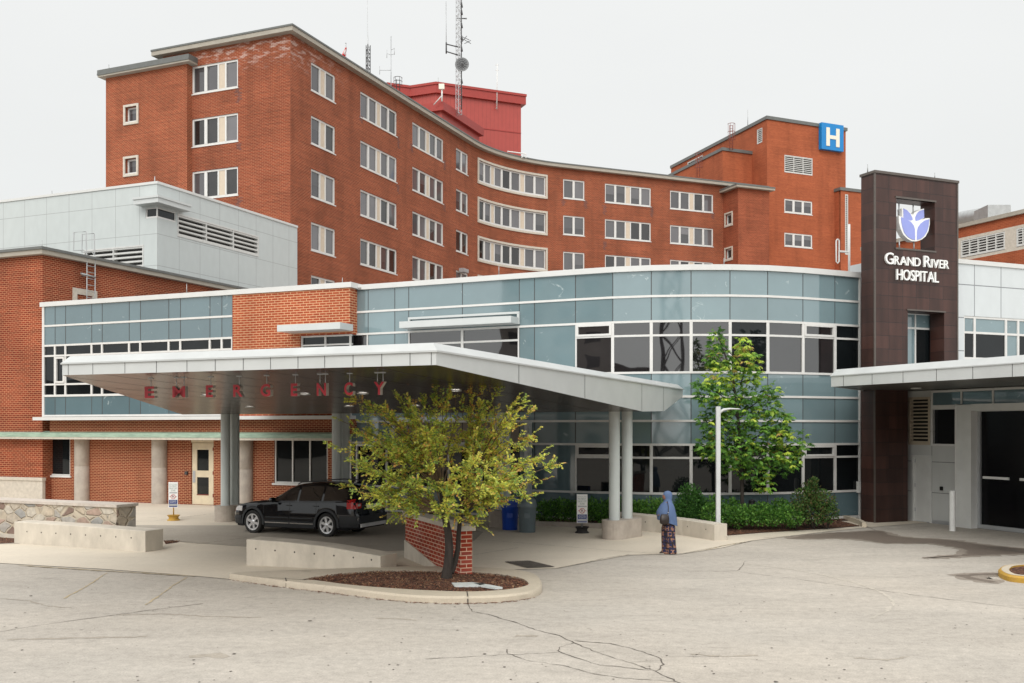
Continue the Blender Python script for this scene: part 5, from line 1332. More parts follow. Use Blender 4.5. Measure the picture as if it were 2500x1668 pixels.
# lit downlights in the soffit
def soffit_hit(px, py):
    a_ = (px - 1250) / F; b_ = (HZ - py) / F; k = (3.73 - 4.31) / 12.9
    # CH + b t = 4.31 + k d ; d = (a t - PKx) Vx + (t - PKy) Vy
    t = (4.31 - CH + k * (-PK.x * V.x - PK.y * V.y)) / (b_ - k * (a_ * V.x + V.y))
    return Vector((a_ * t, t, CH + b_ * t))
for px_, py_ in ((504, 964.5), (610, 993), (743.7, 961.3), (886, 959.5), (852.6, 991), (1014, 990), (1111.7, 952.5)):
    q = soffit_hit(px_, py_); m = MB(); m.lathe([(.10, -.012), (.135, -.02), (.14, .0)], (q.x, q.y, q.z - .008), 20)
    dl = m.build('downlight', M['light_trim'], ec)
    m = MB(); m.lathe([(0.0001, -.012), (.10, -.012)], (q.x, q.y, q.z - .01), 20); m.build('lamp', M['lamp_on'], dl)
# column pairs on shared concrete bases
for k, (u_, d_) in enumerate(((-.96, 13.3), (-5.5, 15.3), (-10.7, 13.6), (-15.05, 13.3))):
    c_ = cu(u_, d_); lab = ['round grey twin columns right of the tree on a concrete base, nearest the walking person', 'round grey twin columns mostly hidden behind the tree foliage', 'round grey twin columns behind the roof of the black car', 'round grey twin columns left of the black car bonnet'][k]
    cl = thing('column_pair', lab, 'columns', tuple(c_), R(-36.6) if k == 0 else -TA, 'twin columns holding up the emergency canopy')
    sp2_ = .74 if k == 0 else .5; m = MB(); rr = .36; pts_ = []
    for q in range(13): an = math.pi + math.pi * q / 12; pts_.append((rr * math.cos(an), -.02 + rr * math.sin(an)))
    for q in range(13): an = math.pi * q / 12; pts_.append((rr * math.cos(an), .16 + sp2_ + rr * math.sin(an)))
    m.prism(pts_, 0, .56); m.build('base', M['concrete_col'], cl, local=True)
    for yy in (0, sp2_):
        m = MB(); zt_ = zso(d_ + yy) + .02; m.lathe([(.162, .55), (.162, zt_)], (0, yy, 0), 28); m.build('column', M['column'], cl, local=True)

# hanging red letters
LX = [('E', 358, 380, 'leftmost hanging red letter E, first of the word under the canopy front'), ('M', 425, 456, 'hanging red letter M under the canopy front'), ('E', 507, 523, 'hanging red letter E between the letters M and R'),
      ('R', 574, 595, 'hanging red letter R under the canopy front'), ('G', 640, 663, 'hanging red letter G under the canopy front'), ('E', 714, 729, 'hanging red letter E between the letters G and N'),
      ('N', 777, 799, 'hanging red letter N under the canopy front'), ('C', 844, 864, 'hanging red letter C under the canopy front'), ('Y', 917, 940, 'hanging red letter Y, last of the word under the canopy front')]
LP_ = Path([xy(cu(ul(0), .95)), xy(cu(0, .95))])
for ch, xa, xb, lab in LX:
    sa, sb = LP_.s_of(xa), LP_.s_of(xb); cc = (sa + sb) / 2; wd = sb - sa
    L_, tot = letters(ch, .232, lambda x, y, d: Vector((x, y, d)), None, [0, 1])
    sq = wd / tot
    L_, tot = letters(ch, .232, lambda x, y, d: LP_.at(cc + x, d, 3.872 + y), None, [0, 1], ex=.045, squeeze=sq, bold=.030 if ch != 'M' else .012)
    root = thing('hanging_letter', lab, 'letter', tuple(LP_.at(cc, 0, 3.872)), 0, 'red letters hanging under the canopy')
    L_[0][1].build('letter_face', [M['letter_red'], M['letter_side']], root)
    for xo in ((-.3, .3) if ch in 'MNY' else (0,)):
        m = MB(); p_ = LP_.at(cc + xo * wd, 0, 4.04); zt_ = zso(.95); m.tube([p_, (p_.x, p_.y, zt_ + .01)], .008, 6); m.box(p_.x - .05, p_.x + .05, p_.y - .04, p_.y + .04, zt_ - .012, zt_ + .005); m.build('hanging_rod', M['steel'], root)

# ================================================================== LOW WALLS
def low_wall(name, label, cat, pts, thick, z0, ztops, mat, cap=None, group=None, hill=None):
    """pts: front bottom line in plan (left to right), thickness runs backwards"""
    p_ = Path([xy(q) for q in pts]); m = MB(); n = len(pts)
    for k in range(n - 1):
        a_, b_ = p_.S[k], p_.S[k + 1]
        f0, f1 = p_.at(a_, 0), p_.at(b_, 0); g0, g1 = p_.at(a_, -thick), p_.at(b_, -thick)
        za, zb = ztops[k], ztops[k + 1]; bv = .015
        def q(v_, z_): return Vector((v_.x, v_.y, z_))
        fi0, fi1 = p_.at(a_, -bv), p_.at(b_, -bv)
        m.face([q(f0, z0), q(f1, z0), q(f1, zb - bv), q(f0, za - bv)], [(a_, 0), (b_, 0), (b_, zb), (a_, za)]); m.face([q(g1, z0), q(g0, z0), q(g0, za), q(g1, zb)])
        m.face([q(f0, za - bv), q(f1, zb - bv), q(fi1, zb), q(fi0, za)])
        m.face([q(fi0, za), q(fi1, zb), q(g1, zb), q(g0, za)])
        if k == 0: m.face([q(g0, z0), q(f0, z0), q(f0, za - bv), q(fi0, za), q(g0, za)])
        if k == n - 2: m.face([q(f1, z0), q(g1, z0), q(g1, zb), q(fi1, zb), q(f1, zb - bv)])
    o = m.build(name, mat, None, loc=tuple(pts[0])); tag(o, label, cat, group); return o, p_
def tie_holes(o, pth, zs, n, off=.5):
    m = MB(); me = o.data; org = Vector(o.location)
    for k in range(n):
        s_ = off + (pth.L - 2 * off) * k / (n - 1); c_ = pth.at(s_, .004, zs(s_)); t_ = (pth.at(s_ + .01) - pth.at(s_ - .01)).normalized()
        m.face([c_ + t_ * .022 * math.cos(a_) + Vector((0, 0, .022 * math.sin(a_))) for a_ in [6.283 * j / 8 for j in range(8)]])
    h_ = m.build('tie_hole', M['crack'], o); hm = h_.data      # small form tie holes become part of the wall's own surface
    import bmesh
    bm = bmesh.new(); bm.from_mesh(me); n0 = len(bm.faces); bm.from_mesh(hm)
    for k, f in enumerate(bm.faces):
        if k >= n0: f.material_index = 1
    bm.to_mesh(me); bm.free(); me.materials.append(M['tie']); bpy.data.objects.remove(h_)
M['tie'] = pmat('tie', (.06, .05, .045), .9)
gz = 'low concrete bench walls'
o, p_ = low_wall('concrete_bench', 'pale concrete bench wall in front of the rubble stone wall', 'bench wall', [G(35, 1327.5), G(190, 1337.5), G(300, 1345), G(355, 1349)], .62, 0, [.62, .60, .57, .56], M['concrete'], group=gz)
tie_holes(o, p_, lambda s_: .36, 8)
o, p_ = low_wall('concrete_bench', 'pale curved concrete bench wall ending at the small brick wall', 'bench wall', [G(602, 1381.5), G(690, 1385.5), G(790, 1390), G(860, 1394), G(929, 1400)], .62, 0, [.63, .60, .53, .45, .385], M['concrete'], group=gz)
tie_holes(o, p_, lambda s_: .42 - .04 * s_, 7, .25)
o, p_ = low_wall('concrete_bench', 'pale curved concrete bench wall behind the person and lamp post', 'bench wall', [G(1500, 1290), G(1548, 1295), G(1600, 1300), G(1666, 1308), G(1744, 1321)], .45, 0, [.52, .51, .50, .49, .48], M['concrete'], group=gz)
tie_holes(o, p_, lambda s_: .3, 5, .4)

# rubble stone wall
def stone_wall():
    a_, b_ = Vector((-18.5, 31.1, 0)), Vector((-10.98, 27.65, 0)); d = (b_ - a_).normalized(); a_ = b_ - d * 8; p_ = Path([xy(a_), xy(b_)]); th = .7; H = 1.05
    root = thing('stone_wall', 'low rubble stone wall with a pale coping at the left edge', 'wall', tuple(b_))
    m, t, bb = new_mat('rubble'); uv = t.nodes.new('ShaderNodeUVMap'); mp_ = t.nodes.new('ShaderNodeMapping'); mp_.inputs['Scale'].default_value = (2.6, 4.6, 1)
    nz = t.nodes.new('ShaderNodeTexNoise'); nz.inputs['Scale'].default_value = 2; t.links.new(uv.outputs[0], nz.inputs[0])
    ad = t.nodes.new('ShaderNodeMix'); ad.data_type = 'VECTOR'; ad.inputs[0].default_value = .12; t.links.new(uv.outputs[0], ad.inputs[4]); t.links.new(nz.outputs['Color'], ad.inputs[5]); t.links.new(ad.outputs[1], mp_.inputs[0])
    v1_ = t.nodes.new('ShaderNodeTexVoronoi'); v1_.inputs['Scale'].default_value = 1; v1_.inputs['Randomness'].default_value = .95; t.links.new(mp_.outputs[0], v1_.inputs['Vector'])
    v2_ = t.nodes.new('ShaderNodeTexVoronoi'); v2_.feature = 'DISTANCE_TO_EDGE'; v2_.inputs['Randomness'].default_value = .95; v2_.inputs['Scale'].default_value = 1; t.links.new(mp_.outputs[0], v2_.inputs['Vector'])
    sp2 = t.nodes.new('ShaderNodeSeparateColor'); t.links.new(v1_.outputs['Color'], sp2.inputs[0])
    rp = t.nodes.new('ShaderNodeValToRGB'); rp.color_ramp.interpolation = 'CONSTANT'; E_ = rp.color_ramp.elements
    E_[0].color = (.46, .40, .32, 1); E_[1].position = .88; E_[1].color = (.22, .15, .12, 1)
    for pos, c_ in ((.18, (.40, .37, .33)), (.34, (.50, .42, .32)), (.54, (.40, .29, .23)), (.64, (.52, .47, .39)), (.80, (.33, .32, .30))): q = E_.new(pos); q.color = (*c_, 1)
    t.links.new(sp2.outputs[0], rp.inputs[0])
    n3 = t.nodes.new('ShaderNodeTexNoise'); n3.inputs['Scale'].default_value = 9; n3.inputs['Detail'].default_value = 8; t.links.new(uv.outputs[0], n3.inputs[0])
    r3 = t.nodes.new('ShaderNodeMapRange'); r3.inputs['To Min'].default_value = .6; r3.inputs['To Max'].default_value = 1.4; t.links.new(n3.outputs['Fac'], r3.inputs['Value'])
    vs = t.nodes.new('ShaderNodeVectorMath'); vs.operation = 'SCALE'; t.links.new(rp.outputs[0], vs.inputs[0]); t.links.new(r3.outputs[0], vs.inputs['Scale'])
    ed = t.nodes.new('ShaderNodeMapRange'); ed.inputs['From Min'].default_value = .03; ed.inputs['From Max'].default_value = .09; t.links.new(v2_.outputs['Distance'], ed.inputs['Value'])
    mx = t.nodes.new('ShaderNodeMix'); mx.data_type = 'RGBA'; mx.inputs[6].default_value = (.50, .43, .33, 1); t.links.new(ed.outputs[0], mx.inputs[0]); t.links.new(vs.outputs[0], mx.inputs[7])
    t.links.new(mx.outputs[2], bb.inputs['Base Color']); bb.inputs['Roughness'].default_value = .9
    bp = t.nodes.new('ShaderNodeBump'); bp.inputs['Distance'].default_value = .05; bp.inputs['Strength'].default_value = .8; t.links.new(ed.outputs[0], bp.inputs['Height']); t.links.new(bp.outputs[0], bb.inputs['Normal'])
    mm = MB(); nx, nz_ = 90, 12
    def off(s_, z_): return .02 * math.sin(s_ * 7.3 + z_ * 5) * math.sin(z_ * 9 + s_ * 3.1)
    for i in range(nx):
        for j in range(nz_):
            q = []
            for (ii, jj) in ((i, j), (i + 1, j), (i + 1, j + 1), (i, j + 1)):
                s_, z_ = 8 * ii / nx, H * jj / nz_; q.append((p_.at(s_, off(s_, z_), z_), (s_, z_)))
            mm.smooth = True; mm.face([k[0] for k in q], [k[1] for k in q])
    mm.smooth = False
    e0, e1 = p_.at(8, 0, 0), p_.at(8, -th, 0); mm.face([e0, e1, e1 + Vector((0, 0, H)), e0 + Vector((0, 0, H))], [(20, 0), (20.7, 0), (20.7, H), (20, H)])
    q0, q1 = p_.at(0, -th, 0), p_.at(8, -th, 0); mm.face([q1, q0, q0 + Vector((0, 0, H)), q1 + Vector((0, 0, H))])
    mm.build('masonry', m, root)
    s_ = 0
    while s_ < 8:
        w_ = random.uniform(.8, 1.5); mm = MB(); p_.box(mm, s_ + .006, min(s_ + w_, 8.06) - .006, -th - .05, .05, H, H + .075); mm.build('coping_stone', M['stone_cap'], root); s_ += w_
    mm = MB(); p_.box(mm, 0, 8, -.02, .06, 0, .13); mm.build('footing', M['concrete'], root)
stone_wall()

# short brick wall on the island
bc = G(1124, 1418); bw_ = Path([xy(bc + B2 * 4.02), xy(bc)]); bs = thing('brick_wall', 'short red brick wall with a limestone cap on the kerbed island', 'wall', tuple(bc))
m = MB(); th = .27; zc_ = 1.06; L4 = 4.02
PB = Path([xy(bc + B2 * L4), xy(bc), xy(bc + B1 * th), xy(bc + B1 * th + B2 * L4)])
for i in range(3):
    a_, b_ = PB.S[i], PB.S[i + 1]
    zb0 = .12
    m.face([PB.at(a_ + 1e-5, 0, zb0), PB.at(b_ - 1e-5, 0, zb0), PB.at(b_ - 1e-5, 0, zc_), PB.at(a_ + 1e-5, 0, zc_)], [(a_, zb0), (b_, zb0), (b_, zc_), (a_, zc_)])
q0, q1 = bc + B2 * L4 + B1 * th, bc + B2 * L4; m.face([(q0.x, q0.y, 0), (q1.x, q1.y, 0), (q1.x, q1.y, zc_), (q0.x, q0.y, zc_)])
m.build('masonry', M['brick_sign'], bs)
m = MB()
for a_, b_ in ((-.06, 2.0), (2.005, L4 + .06)):
    q = [bc + B2 * a_ - B1 * .06, bc + B2 * a_ + B1 * (th + .06), bc + B2 * b_ + B1 * (th + .06), bc + B2 * b_ - B1 * .06]; m.prism([xy(p) for p in q], zc_, zc_ + .105)
m.build('cap', M['limestone'], bs)
m = MB(); q = [bc + B2 * 1.6 - B1 * .03, bc + B2 * L4 - B1 * .03, bc + B2 * L4 + B1 * (th + .03), bc + B2 * 1.6 + B1 * (th + .03)]; m.prism([xy(p) for p in q], 0, [.12, .46, .46, .12]); m.build('concrete_base', M['concrete'], bs)
# pale slabs in the mulch
for k, l in enumerate(([(760,875),(905,872),(1000,885),(940,893),(780,895)], [(905,876),(985,882),(1110,905),(1060,908),(960,893)])):
    pz = KH + .045; q = [G(833 + x * .3549, 1112 + y * .3549, pz) for x, y in l]; m = MB(); m.prism([xy(p) for p in ccw(q)], pz - .04, pz)
    o = m.build('flat_stone', pmat('slab_white', (.5, .53, .52), .7, .1, 6), None, loc=tuple(q[0])); tag(o, ['pale flat slab in the mulch against the foot of the brick wall', 'pale pointed slab in the mulch to the right of the tree foot'][k], 'slab', 'pale slabs in the mulch')

# ================================================================== FAR RIGHT BRICK WING
fr0 = Vector((31.9, 62.0)); FB = Path([xy(fr0 + Vector(xy(B2)) * 14), xy(fr0 - Vector(xy(B2)) * 8)])
fb = thing('brick_wing', 'brick wing with a pale louvre band behind the white panelled building at the right edge', 'building', (31.9, 62, 0))
zF = CH + (HZ - 522) / F * 62
bz1, bz0 = FB.z_of(2480, 552), FB.z_of(2480, 612)
m = MB(); FB.wall(m, 0, FB.L, 0, zF, [(FB.s_of(2338) , FB.L, bz0, bz1)], .15); m.prism([xy(p) for p in (FB.at(0, -.3), FB.at(FB.L, -.3), FB.at(FB.L, -20), FB.at(0, -20))], 0, zF - .04); m.build('wall', M['brick_tower'], fb)
m = MB(); FB.box(m, -.1, FB.L, -4, .2, zF, zF + .25); m.build('roof_edge', M['cornice'], fb)
s0 = FB.s_of(2338)
for a_, b_ in ((FB.s_of(2346), FB.s_of(2453)), (FB.s_of(2482), FB.s_of(2560))):
    add_louvre(fb, FB, a_, b_, bz0 + .22, bz1 - .2, step=.17, bars=4, rec=.1)
m = MB(); FB.box(m, s0, FB.L, -.14, .0, bz0, bz0 + .2); FB.box(m, s0, FB.L, -.14, .0, bz1 - .18, bz1); FB.box(m, FB.s_of(2453), FB.s_of(2482), -.14, -.003, bz0 + .2, bz1 - .18); FB.box(m, s0, FB.s_of(2346), -.14, -.003, bz0 + .2, bz1 - .18)
m.build('band_frame', M['limestone'], fb)
m = MB(); q = [W(2340, 540, 72), W(2380, 533, 70), W(2420, 528, 68)]; m.tube([(p.x, p.y, p.z + .1) for p in q], .55, 14); du = m.build('roof_duct', M['galv'], None, loc=(q[0].x, q[0].y, zF)); tag(du, 'round galvanised duct on the roof of the far right brick wing', 'duct')
m = MB(); q = W(2423, 528, 68); m.box(q.x - .8, q.x + .75, q.y - 1, q.y + 1, q.z - .9, q.z + .55); du = m.build('roof_unit', M['galv'], None, loc=(q.x, q.y, q.z - .9)); tag(du, 'square galvanised box at the end of the round roof duct', 'vent box')

# ================================================================== ROOFTOP THINGS
def rod(px, y0, y1, Y, r=.03, mat='galv', name='lightning_rod', label='', cat='rod', group='lightning rods on the roof edges'):
    a_, b_ = W(px, y1, Y), W(px, y0, Y); m = MB(); m.tube([a_, b_], [r, r * .5], 6); o = m.build(name, M[mat], None, loc=tuple(a_)); tag(o, label, cat, group); return o
def lattice(mb_, c, z0, z1, sd, step, r):
    P = [Vector((c[0] + sd * math.cos(a_), c[1] + sd * math.sin(a_), 0)) for a_ in (R(-90), R(30), R(150))]
    for p in P: mb_.tube([(p.x, p.y, z0), (p.x, p.y, z1)], r, 5)
    z = z0; k = 0
    while z < z1 - step:
        for i in range(3):
            a_, b_ = P[i], P[(i + 1) % 3]
            if k % 2: a_, b_ = b_, a_
            mb_.tube([(a_.x, a_.y, z), (b_.x, b_.y, z + step)], r * .6, 4, cap=False)
            mb_.tube([(a_.x, a_.y, z), (b_.x, b_.y, z)], r * .6, 4, cap=False)
        z += step; k += 1
ym = 97; xm = (1120 - 1250) / F * ym
mast = thing('radio_mast', 'tall slim lattice radio mast in front of the red plant room', 'mast', (xm, ym, 34))
m = MB(); lattice(m, (xm, ym), 33.8, 50.5, .33, .42, .028); m.build('lattice_mast', M['steel'], mast)
def zz(py, Y=ym): return CH + (HZ - py) / F * Y
def xx(px, Y=ym): return (px - 1250) / F * Y
m = MB(); m.tube([(xx(1089.5), ym, zz(132)), (xx(1089), ym, zz(4))], .035, 6); m.build('whip_antenna', M['steel'], mast)
m = MB(); 
for a_, b_ in ((113, 116), (131, 136)): m.tube([(xx(1089), ym, zz(a_ - 5)), (xx(1122), ym, zz(b_))], .06, 6)
m.tube([(xx(1089.5), ym, zz(104)), (xx(1089.5), ym, zz(131))], .07, 6); m.build('side_arm', M['dark_metal'], mast)
m = MB(); dc = Vector((xx(1128.5), ym - .5, zz(161.5))); rd = .66
for rr in (rd, rd * .75, rd * .5, rd * .25): m.tube([dc + Vector((rr * math.cos(t), rr * .1 - .2 * (1 - (rr / rd) ** 2) * 0, rr * math.sin(t))) for t in [6.2832 * k / 20 for k in range(21)]], .022, 4)
for k in range(12): t = 6.2832 * k / 12; m.tube([dc, dc + Vector((rd * math.cos(t), rd * .1, rd * math.sin(t)))], .02, 4)
m.tube([dc, dc + Vector((0, -.35, 0))], .05, 6)
dmat = pmat('mesh_dish', (.16, .165, .17), .5, .1, 8)
m.lathe([(0.001, .12), (rd * .5, .09), (rd, .04)], tuple(dc), 20, axis='y'); m.build('dish', dmat, mast)
m = MB()
for a_, b_, c_, d_ in ((1126, 90, 1146, 100), (1130, 96, 1150, 109), (1128, 104, 1140, 90), (1134, 108, 1150, 101), (1126, 90, 1128, 110), (1128, 46, 1140, 47), (1115, 46, 1140, 49)): m.tube([(xx(a_), ym - .1, zz(b_)), (xx(c_), ym - .2, zz(d_))], .03, 4)
m.build('yagi_antenna', M['dark_metal'], mast)
m = MB()
for yy in (10, 28, 60, 90, 117, 150, 195): m.tube([(xx(1127), ym - .3, zz(yy)), (xx(1129), ym - .3, zz(yy + 12))], .07, 5)
m.tube([(xx(1126), ym - .28, zz(0)), (xx(1127), ym - .28, zz(270))], .05, 5); m.build('cable_run', M['dark_metal'], mast)
# whip with lattice base
Y_ = 78; a_ = thing('antenna_mast', 'thin whip antenna on a short dark lattice base left of the red plant room', 'antenna', (xx(898.5, Y_), Y_, 30.4))
m = MB(); lattice(m, (xx(898.5, Y_), Y_), 30.2, zz(110, Y_), .19, .3, .03); m.build('lattice_mast', M['dark_metal'], a_)
m = MB(); m.tube([(xx(898.5, Y_), Y_, zz(112, Y_)), (xx(897.5, Y_), Y_, zz(85, Y_)), (xx(896.5, Y_), Y_, zz(-12, Y_))], [.05, .03, .015], 6); m.build('whip_antenna', M['steel'], a_)
Y_ = 84; a_ = thing('antenna_mast', 'thin pole antenna with small side dipoles left of the red plant room', 'antenna', (xx(955, Y_), Y_, 30.4))
m = MB(); m.tube([(xx(954.7, Y_), Y_, 30.2), (xx(954.7, Y_), Y_, zz(89, Y_))], .04, 6)
for (p0, q0, p1, q1) in ((944, 131, 956, 135), (944.5, 122, 944.5, 142), (927, 172, 954, 172), (927, 162, 927, 182), (955, 122, 963, 119), (963, 117, 963, 134), (955, 134, 963, 132)):
    m.tube([(xx(p0, Y_), Y_, zz(q0, Y_)), (xx(p1, Y_), Y_, zz(q1, Y_))], .022, 5)
m.build('dipole_antenna', M['steel'], a_)
Y_ = 105.5; yf = fp.at(fp.s_of(1210), .35)
a_ = thing('antenna_mast', 'slim white pole antenna fixed to the right face of the red plant room', 'antenna', (yf.x, yf.y, zz(267, yf.y)))
m = MB(); m.tube([(yf.x, yf.y, zz(267, yf.y)), (yf.x + .05, yf.y, zz(156, yf.y))], .05, 6)
for q in (248, 262): m.tube([(yf.x, yf.y, zz(q, yf.y)), (yf.x - .2, yf.y + .5, zz(q, yf.y) - .1)], .03, 5)
for q in (159, 172): m.tube([(yf.x - .15, yf.y, zz(q, yf.y)), (yf.x + .2, yf.y, zz(q, yf.y))], .03, 5)
m.build('dipole_antenna', M['white_pole'], a_)
# floodlight box on a strut
Y_ = 94; m = MB(); fl_ = thing('floodlight', 'white square floodlight box on a bent pole beside the red roof box', 'light', (xx(1078, Y_), Y_, zz(250, Y_)))
m.box(xx(1071.5, Y_), xx(1085, Y_), Y_ - .15, Y_ + .15, zz(218.5, Y_), zz(206, Y_)); m.build('lamp_box', M['sign_cream'], fl_)
m = MB(); m.tube([(xx(1079, Y_), Y_, zz(219, Y_)), (xx(1079, Y_), Y_, zz(248, Y_))], .07, 6); m.tube([(xx(1078, Y_), Y_, zz(235, Y_)), (xx(1058, Y_), Y_ + .5, zz(252, Y_))], .05, 6); m.build('pole', M['white_pole'], fl_)
# flag
Y_ = 75; fg = thing('flag', 'red and white flag hanging limp on a short pole above the roof edge', 'flag', (xx(845, Y_), Y_, 30.4))
m = MB(); m.tube([(xx(845, Y_), Y_, 30), (xx(844.5, Y_), Y_, zz(108, Y_))], .035, 6); m.lathe([(0.001, .12), (.06, .06), (.001, 0)], (xx(844.5, Y_), Y_, zz(108, Y_)), 8); m.build('flagpole', M['steel'], fg)
m = MB(); fl = [(844, 113), (841, 119), (838, 125), (836, 131), (834.5, 138)]
for k in range(4):
    for j in range(3):
        w0, w1 = 2.5 + k * 2.2, 2.5 + (k + 1) * 2.2; m.m = 1 if (j == 1 and k in (1, 2)) else 0
        def fp_(kk, jj, ww): return Vector((xx(fl[kk][0] + ww * jj / 3, Y_), Y_ + .12 * math.sin(jj * 2.1 + kk), zz(fl[kk][1] + jj * 1.5, Y_)))
        m.face([fp_(k + 1, j, w1), fp_(k + 1, j + 1, w1), fp_(k, j + 1, w0), fp_(k, j, w0)])
m.build('cloth', [pmat('flag_red', (.62, .03, .03), .7), M['letter_white']], fg)
# ladders with safety hoops
def caged(name, label, px, y0, y1, Y, wpx, mat):
    t_ = thing(name, label, 'ladder', (xx(px, Y), Y, zz(y1, Y))); m = MB(); w_ = wpx / F * Y
    x0_, x1_ = xx(px, Y) - w_ / 2, xx(px, Y) + w_ / 2
    for x in (x0_, x1_): m.tube([(x, Y, zz(y1, Y)), (x, Y, zz(y0, Y))], .04, 5)
    z = zz(y1, Y)
    while z < zz(y0, Y): m.tube([(x0_, Y, z), (x1_, Y, z)], .025, 4); z += .35
    m.build('rails', M[mat], t_); m = MB(); zt = zz(y0, Y)
    for f in (0, .45, .9):
        z = zt + .1 - f * (zt - zz(y1, Y)) * .72; m.tube([(x0_ - .0 + (x1_ - x0_) / 2 + .42 * math.cos(a_), Y - .05 + .5 * math.sin(a_), z) for a_ in [R(180) + R(180) * k / 10 for k in range(11)]], .03, 4)
    for a_ in (200, 240, 300, 340): m.tube([((x0_ + x1_) / 2 + .42 * math.cos(R(a_)), Y - .05 + .5 * math.sin(R(a_)), zt + .1 - k * (zt - zz(y1, Y)) * .65) for k in (0, 1)], .02, 4)
    m.build('hoops', M[mat], t_); return t_
caged('caged_ladder', 'upper rust coloured hooped ladder on the side of the brick tower', 1785, 306, 366, 115.2, 7, 'rust_metal')
caged('caged_ladder', 'lower rust coloured hooped ladder on the side of the brick tower', 1705, 378, 432, 114, 6.5, 'rust_metal')
caged('caged_ladder', 'dark hooped ladder at the left end of the red plant room', 972, 194, 222, 99.5, 8, 'dark_metal')
# galvanised ladder on the left brick building
s0_, s1_ = LR.s_of(200.5), LR.s_of(220.5); n_ = .3
ld = thing('roof_ladder', 'galvanised roof ladder with two loop handrails on the left brick building', 'ladder', tuple(LR.at(s0_, n_, 8)))
m = MB(); zl0, zl1 = 7.6, LR.z_of(202, 619, n_)
for s_ in (s0_, s1_): m.tube([LR.at(s_, n_, zl0), LR.at(s_, n_, zl1)], .028, 6)
m.build('rail', M['galv'], ld)
m = MB(); z = zl0
while z < zl1: m.tube([LR.at(s0_, n_, z), LR.at(s1_, n_, z)], .018, 5); z += .3
m.build('rungs', M['galv'], ld)
for s_ in (s0_, s1_):
    m = MB(); t_ = 1.0; ztp = zl1 + .95
    c_ = LR.at(s_, n_, zl1)
    pts_ = [c_, c_ + B2 * 0 + Vector((-.15, 0, .2)), c_ + Vector((-.62, 0, .18)) , c_ + Vector((-.65, .1, 1.05)), c_ + Vector((-.08, .1, 1.08)), c_ + Vector((-.02, 0, .1))]
    m.tube(pts_, .026, 6); m.build('handrail_loop', M['galv'], ld)
m = MB(); z = LR.z_of(210, 673, n_); m.tube([LR.at(s0_ - .35, n_, z + .05), LR.at(s1_, n_, z)], .05, 6); m.tube([LR.at(s0_, 0, z), LR.at(s0_, n_, z)], .03, 5); m.tube([LR.at(s1_, 0, z), LR.at(s1_, n_, z)], .03, 5); m.build('bracket', M['galv'], ld)
# white roof rail on the curved roof
Y_ = 99; m = MB(); rr_ = [(1239, 383), (1239, 370), (1284, 376), (1273, 385)]; m.tube([(xx(p, Y_), Y_, zz(q, Y_)) for p, q in rr_], .06, 6); m.tube([(xx(1284, Y_), Y_, zz(376, Y_)), (xx(1284, Y_), Y_, zz(386, Y_))], .05, 6)
o = m.build('guard_rail', M['white_pole'], None, loc=(xx(1239, Y_), Y_, zz(384, Y_))); tag(o, 'short white guard rail on the curved roof edge below the red plant room', 'railing')
# pipe loop and gooseneck on the glass wing roof
Y_ = 37.5; lp_ = thing('folded_antenna', 'white folded dipole loop on a short pole beside the brown tower', 'antenna', (xx(2073, Y_), Y_, 8.7))
m = MB(); m.tube([(xx(2073, Y_), Y_, 8.6), (xx(2073, Y_), Y_, zz(548, Y_))], .045, 8); m.build('pole', M['white_pole'], lp_)
m = MB(); c_ = [(2045, 584), (2041.5, 588), (2041.5, 639), (2045, 643), (2048.5, 639), (2048.5, 588), (2045, 584)]; m.tube([(xx(p, Y_), Y_, zz(q, Y_)) for p, q in c_], .028, 6); m.tube([(xx(2048, Y_), Y_, zz(614, Y_)), (xx(2073, Y_), Y_, zz(616, Y_))], .04, 6); m.build('loop', M['white_pole'], lp_)
Y_ = 37; m = MB(); cx_ = xx(1968, Y_); m.tube([(cx_ + .17 * math.cos(a_), Y_, 8.78 + .2 * math.sin(a_)) for a_ in [R(180) - R(180) * k / 10 for k in range(11)]], .07, 10)
o = m.build('gooseneck_vent', M['white_pole'], None, loc=(cx_, Y_, 8.7)); tag(o, 'white gooseneck vent pipe on the roof above the curved glass', 'vent')
for (px_, y0, y1, Y_, lab) in ((1218, 649, 668, 39, 'thin rod above the glass roof edge left of the curved windows'), (456, 693, 717, 42.5, 'thin rod on the white roof edge of the left glass front'), (103, 587, 607, 45.5, 'thin rod at the roof corner of the left brick building'),
    (378, 431, 446, 55.4, 'thin rod at the front roof corner of the white plant building'), (127, 466, 481, 60, 'thin rod on the left roof edge of the white plant building'), (266, 158, 172, 73, 'thin rod at the left roof end of the brick block'),
    (836, 678, 694, 39.2, 'thin rod beside the top corner of the brick bay'), (1825.5, 268, 307, 118, 'tall rod on the roof edge of the brick tower'), (2118, 401, 418, 34.6, 'thin rod at the left top corner of the brown tower'), (2282, 422, 436, 35.6, 'thin rod at the right of the brown tower roof edge'),
    (1767.5, 630, 647, 36.5, 'thin rod above the curved glass roof edge'), (1070, 190, 204, 104.5, 'thin rod on the top corner of the red plant room')):
    rod(px_, y0, y1 + 3, Y_, label=lab, r=.022 if Y_ < 50 else .045)

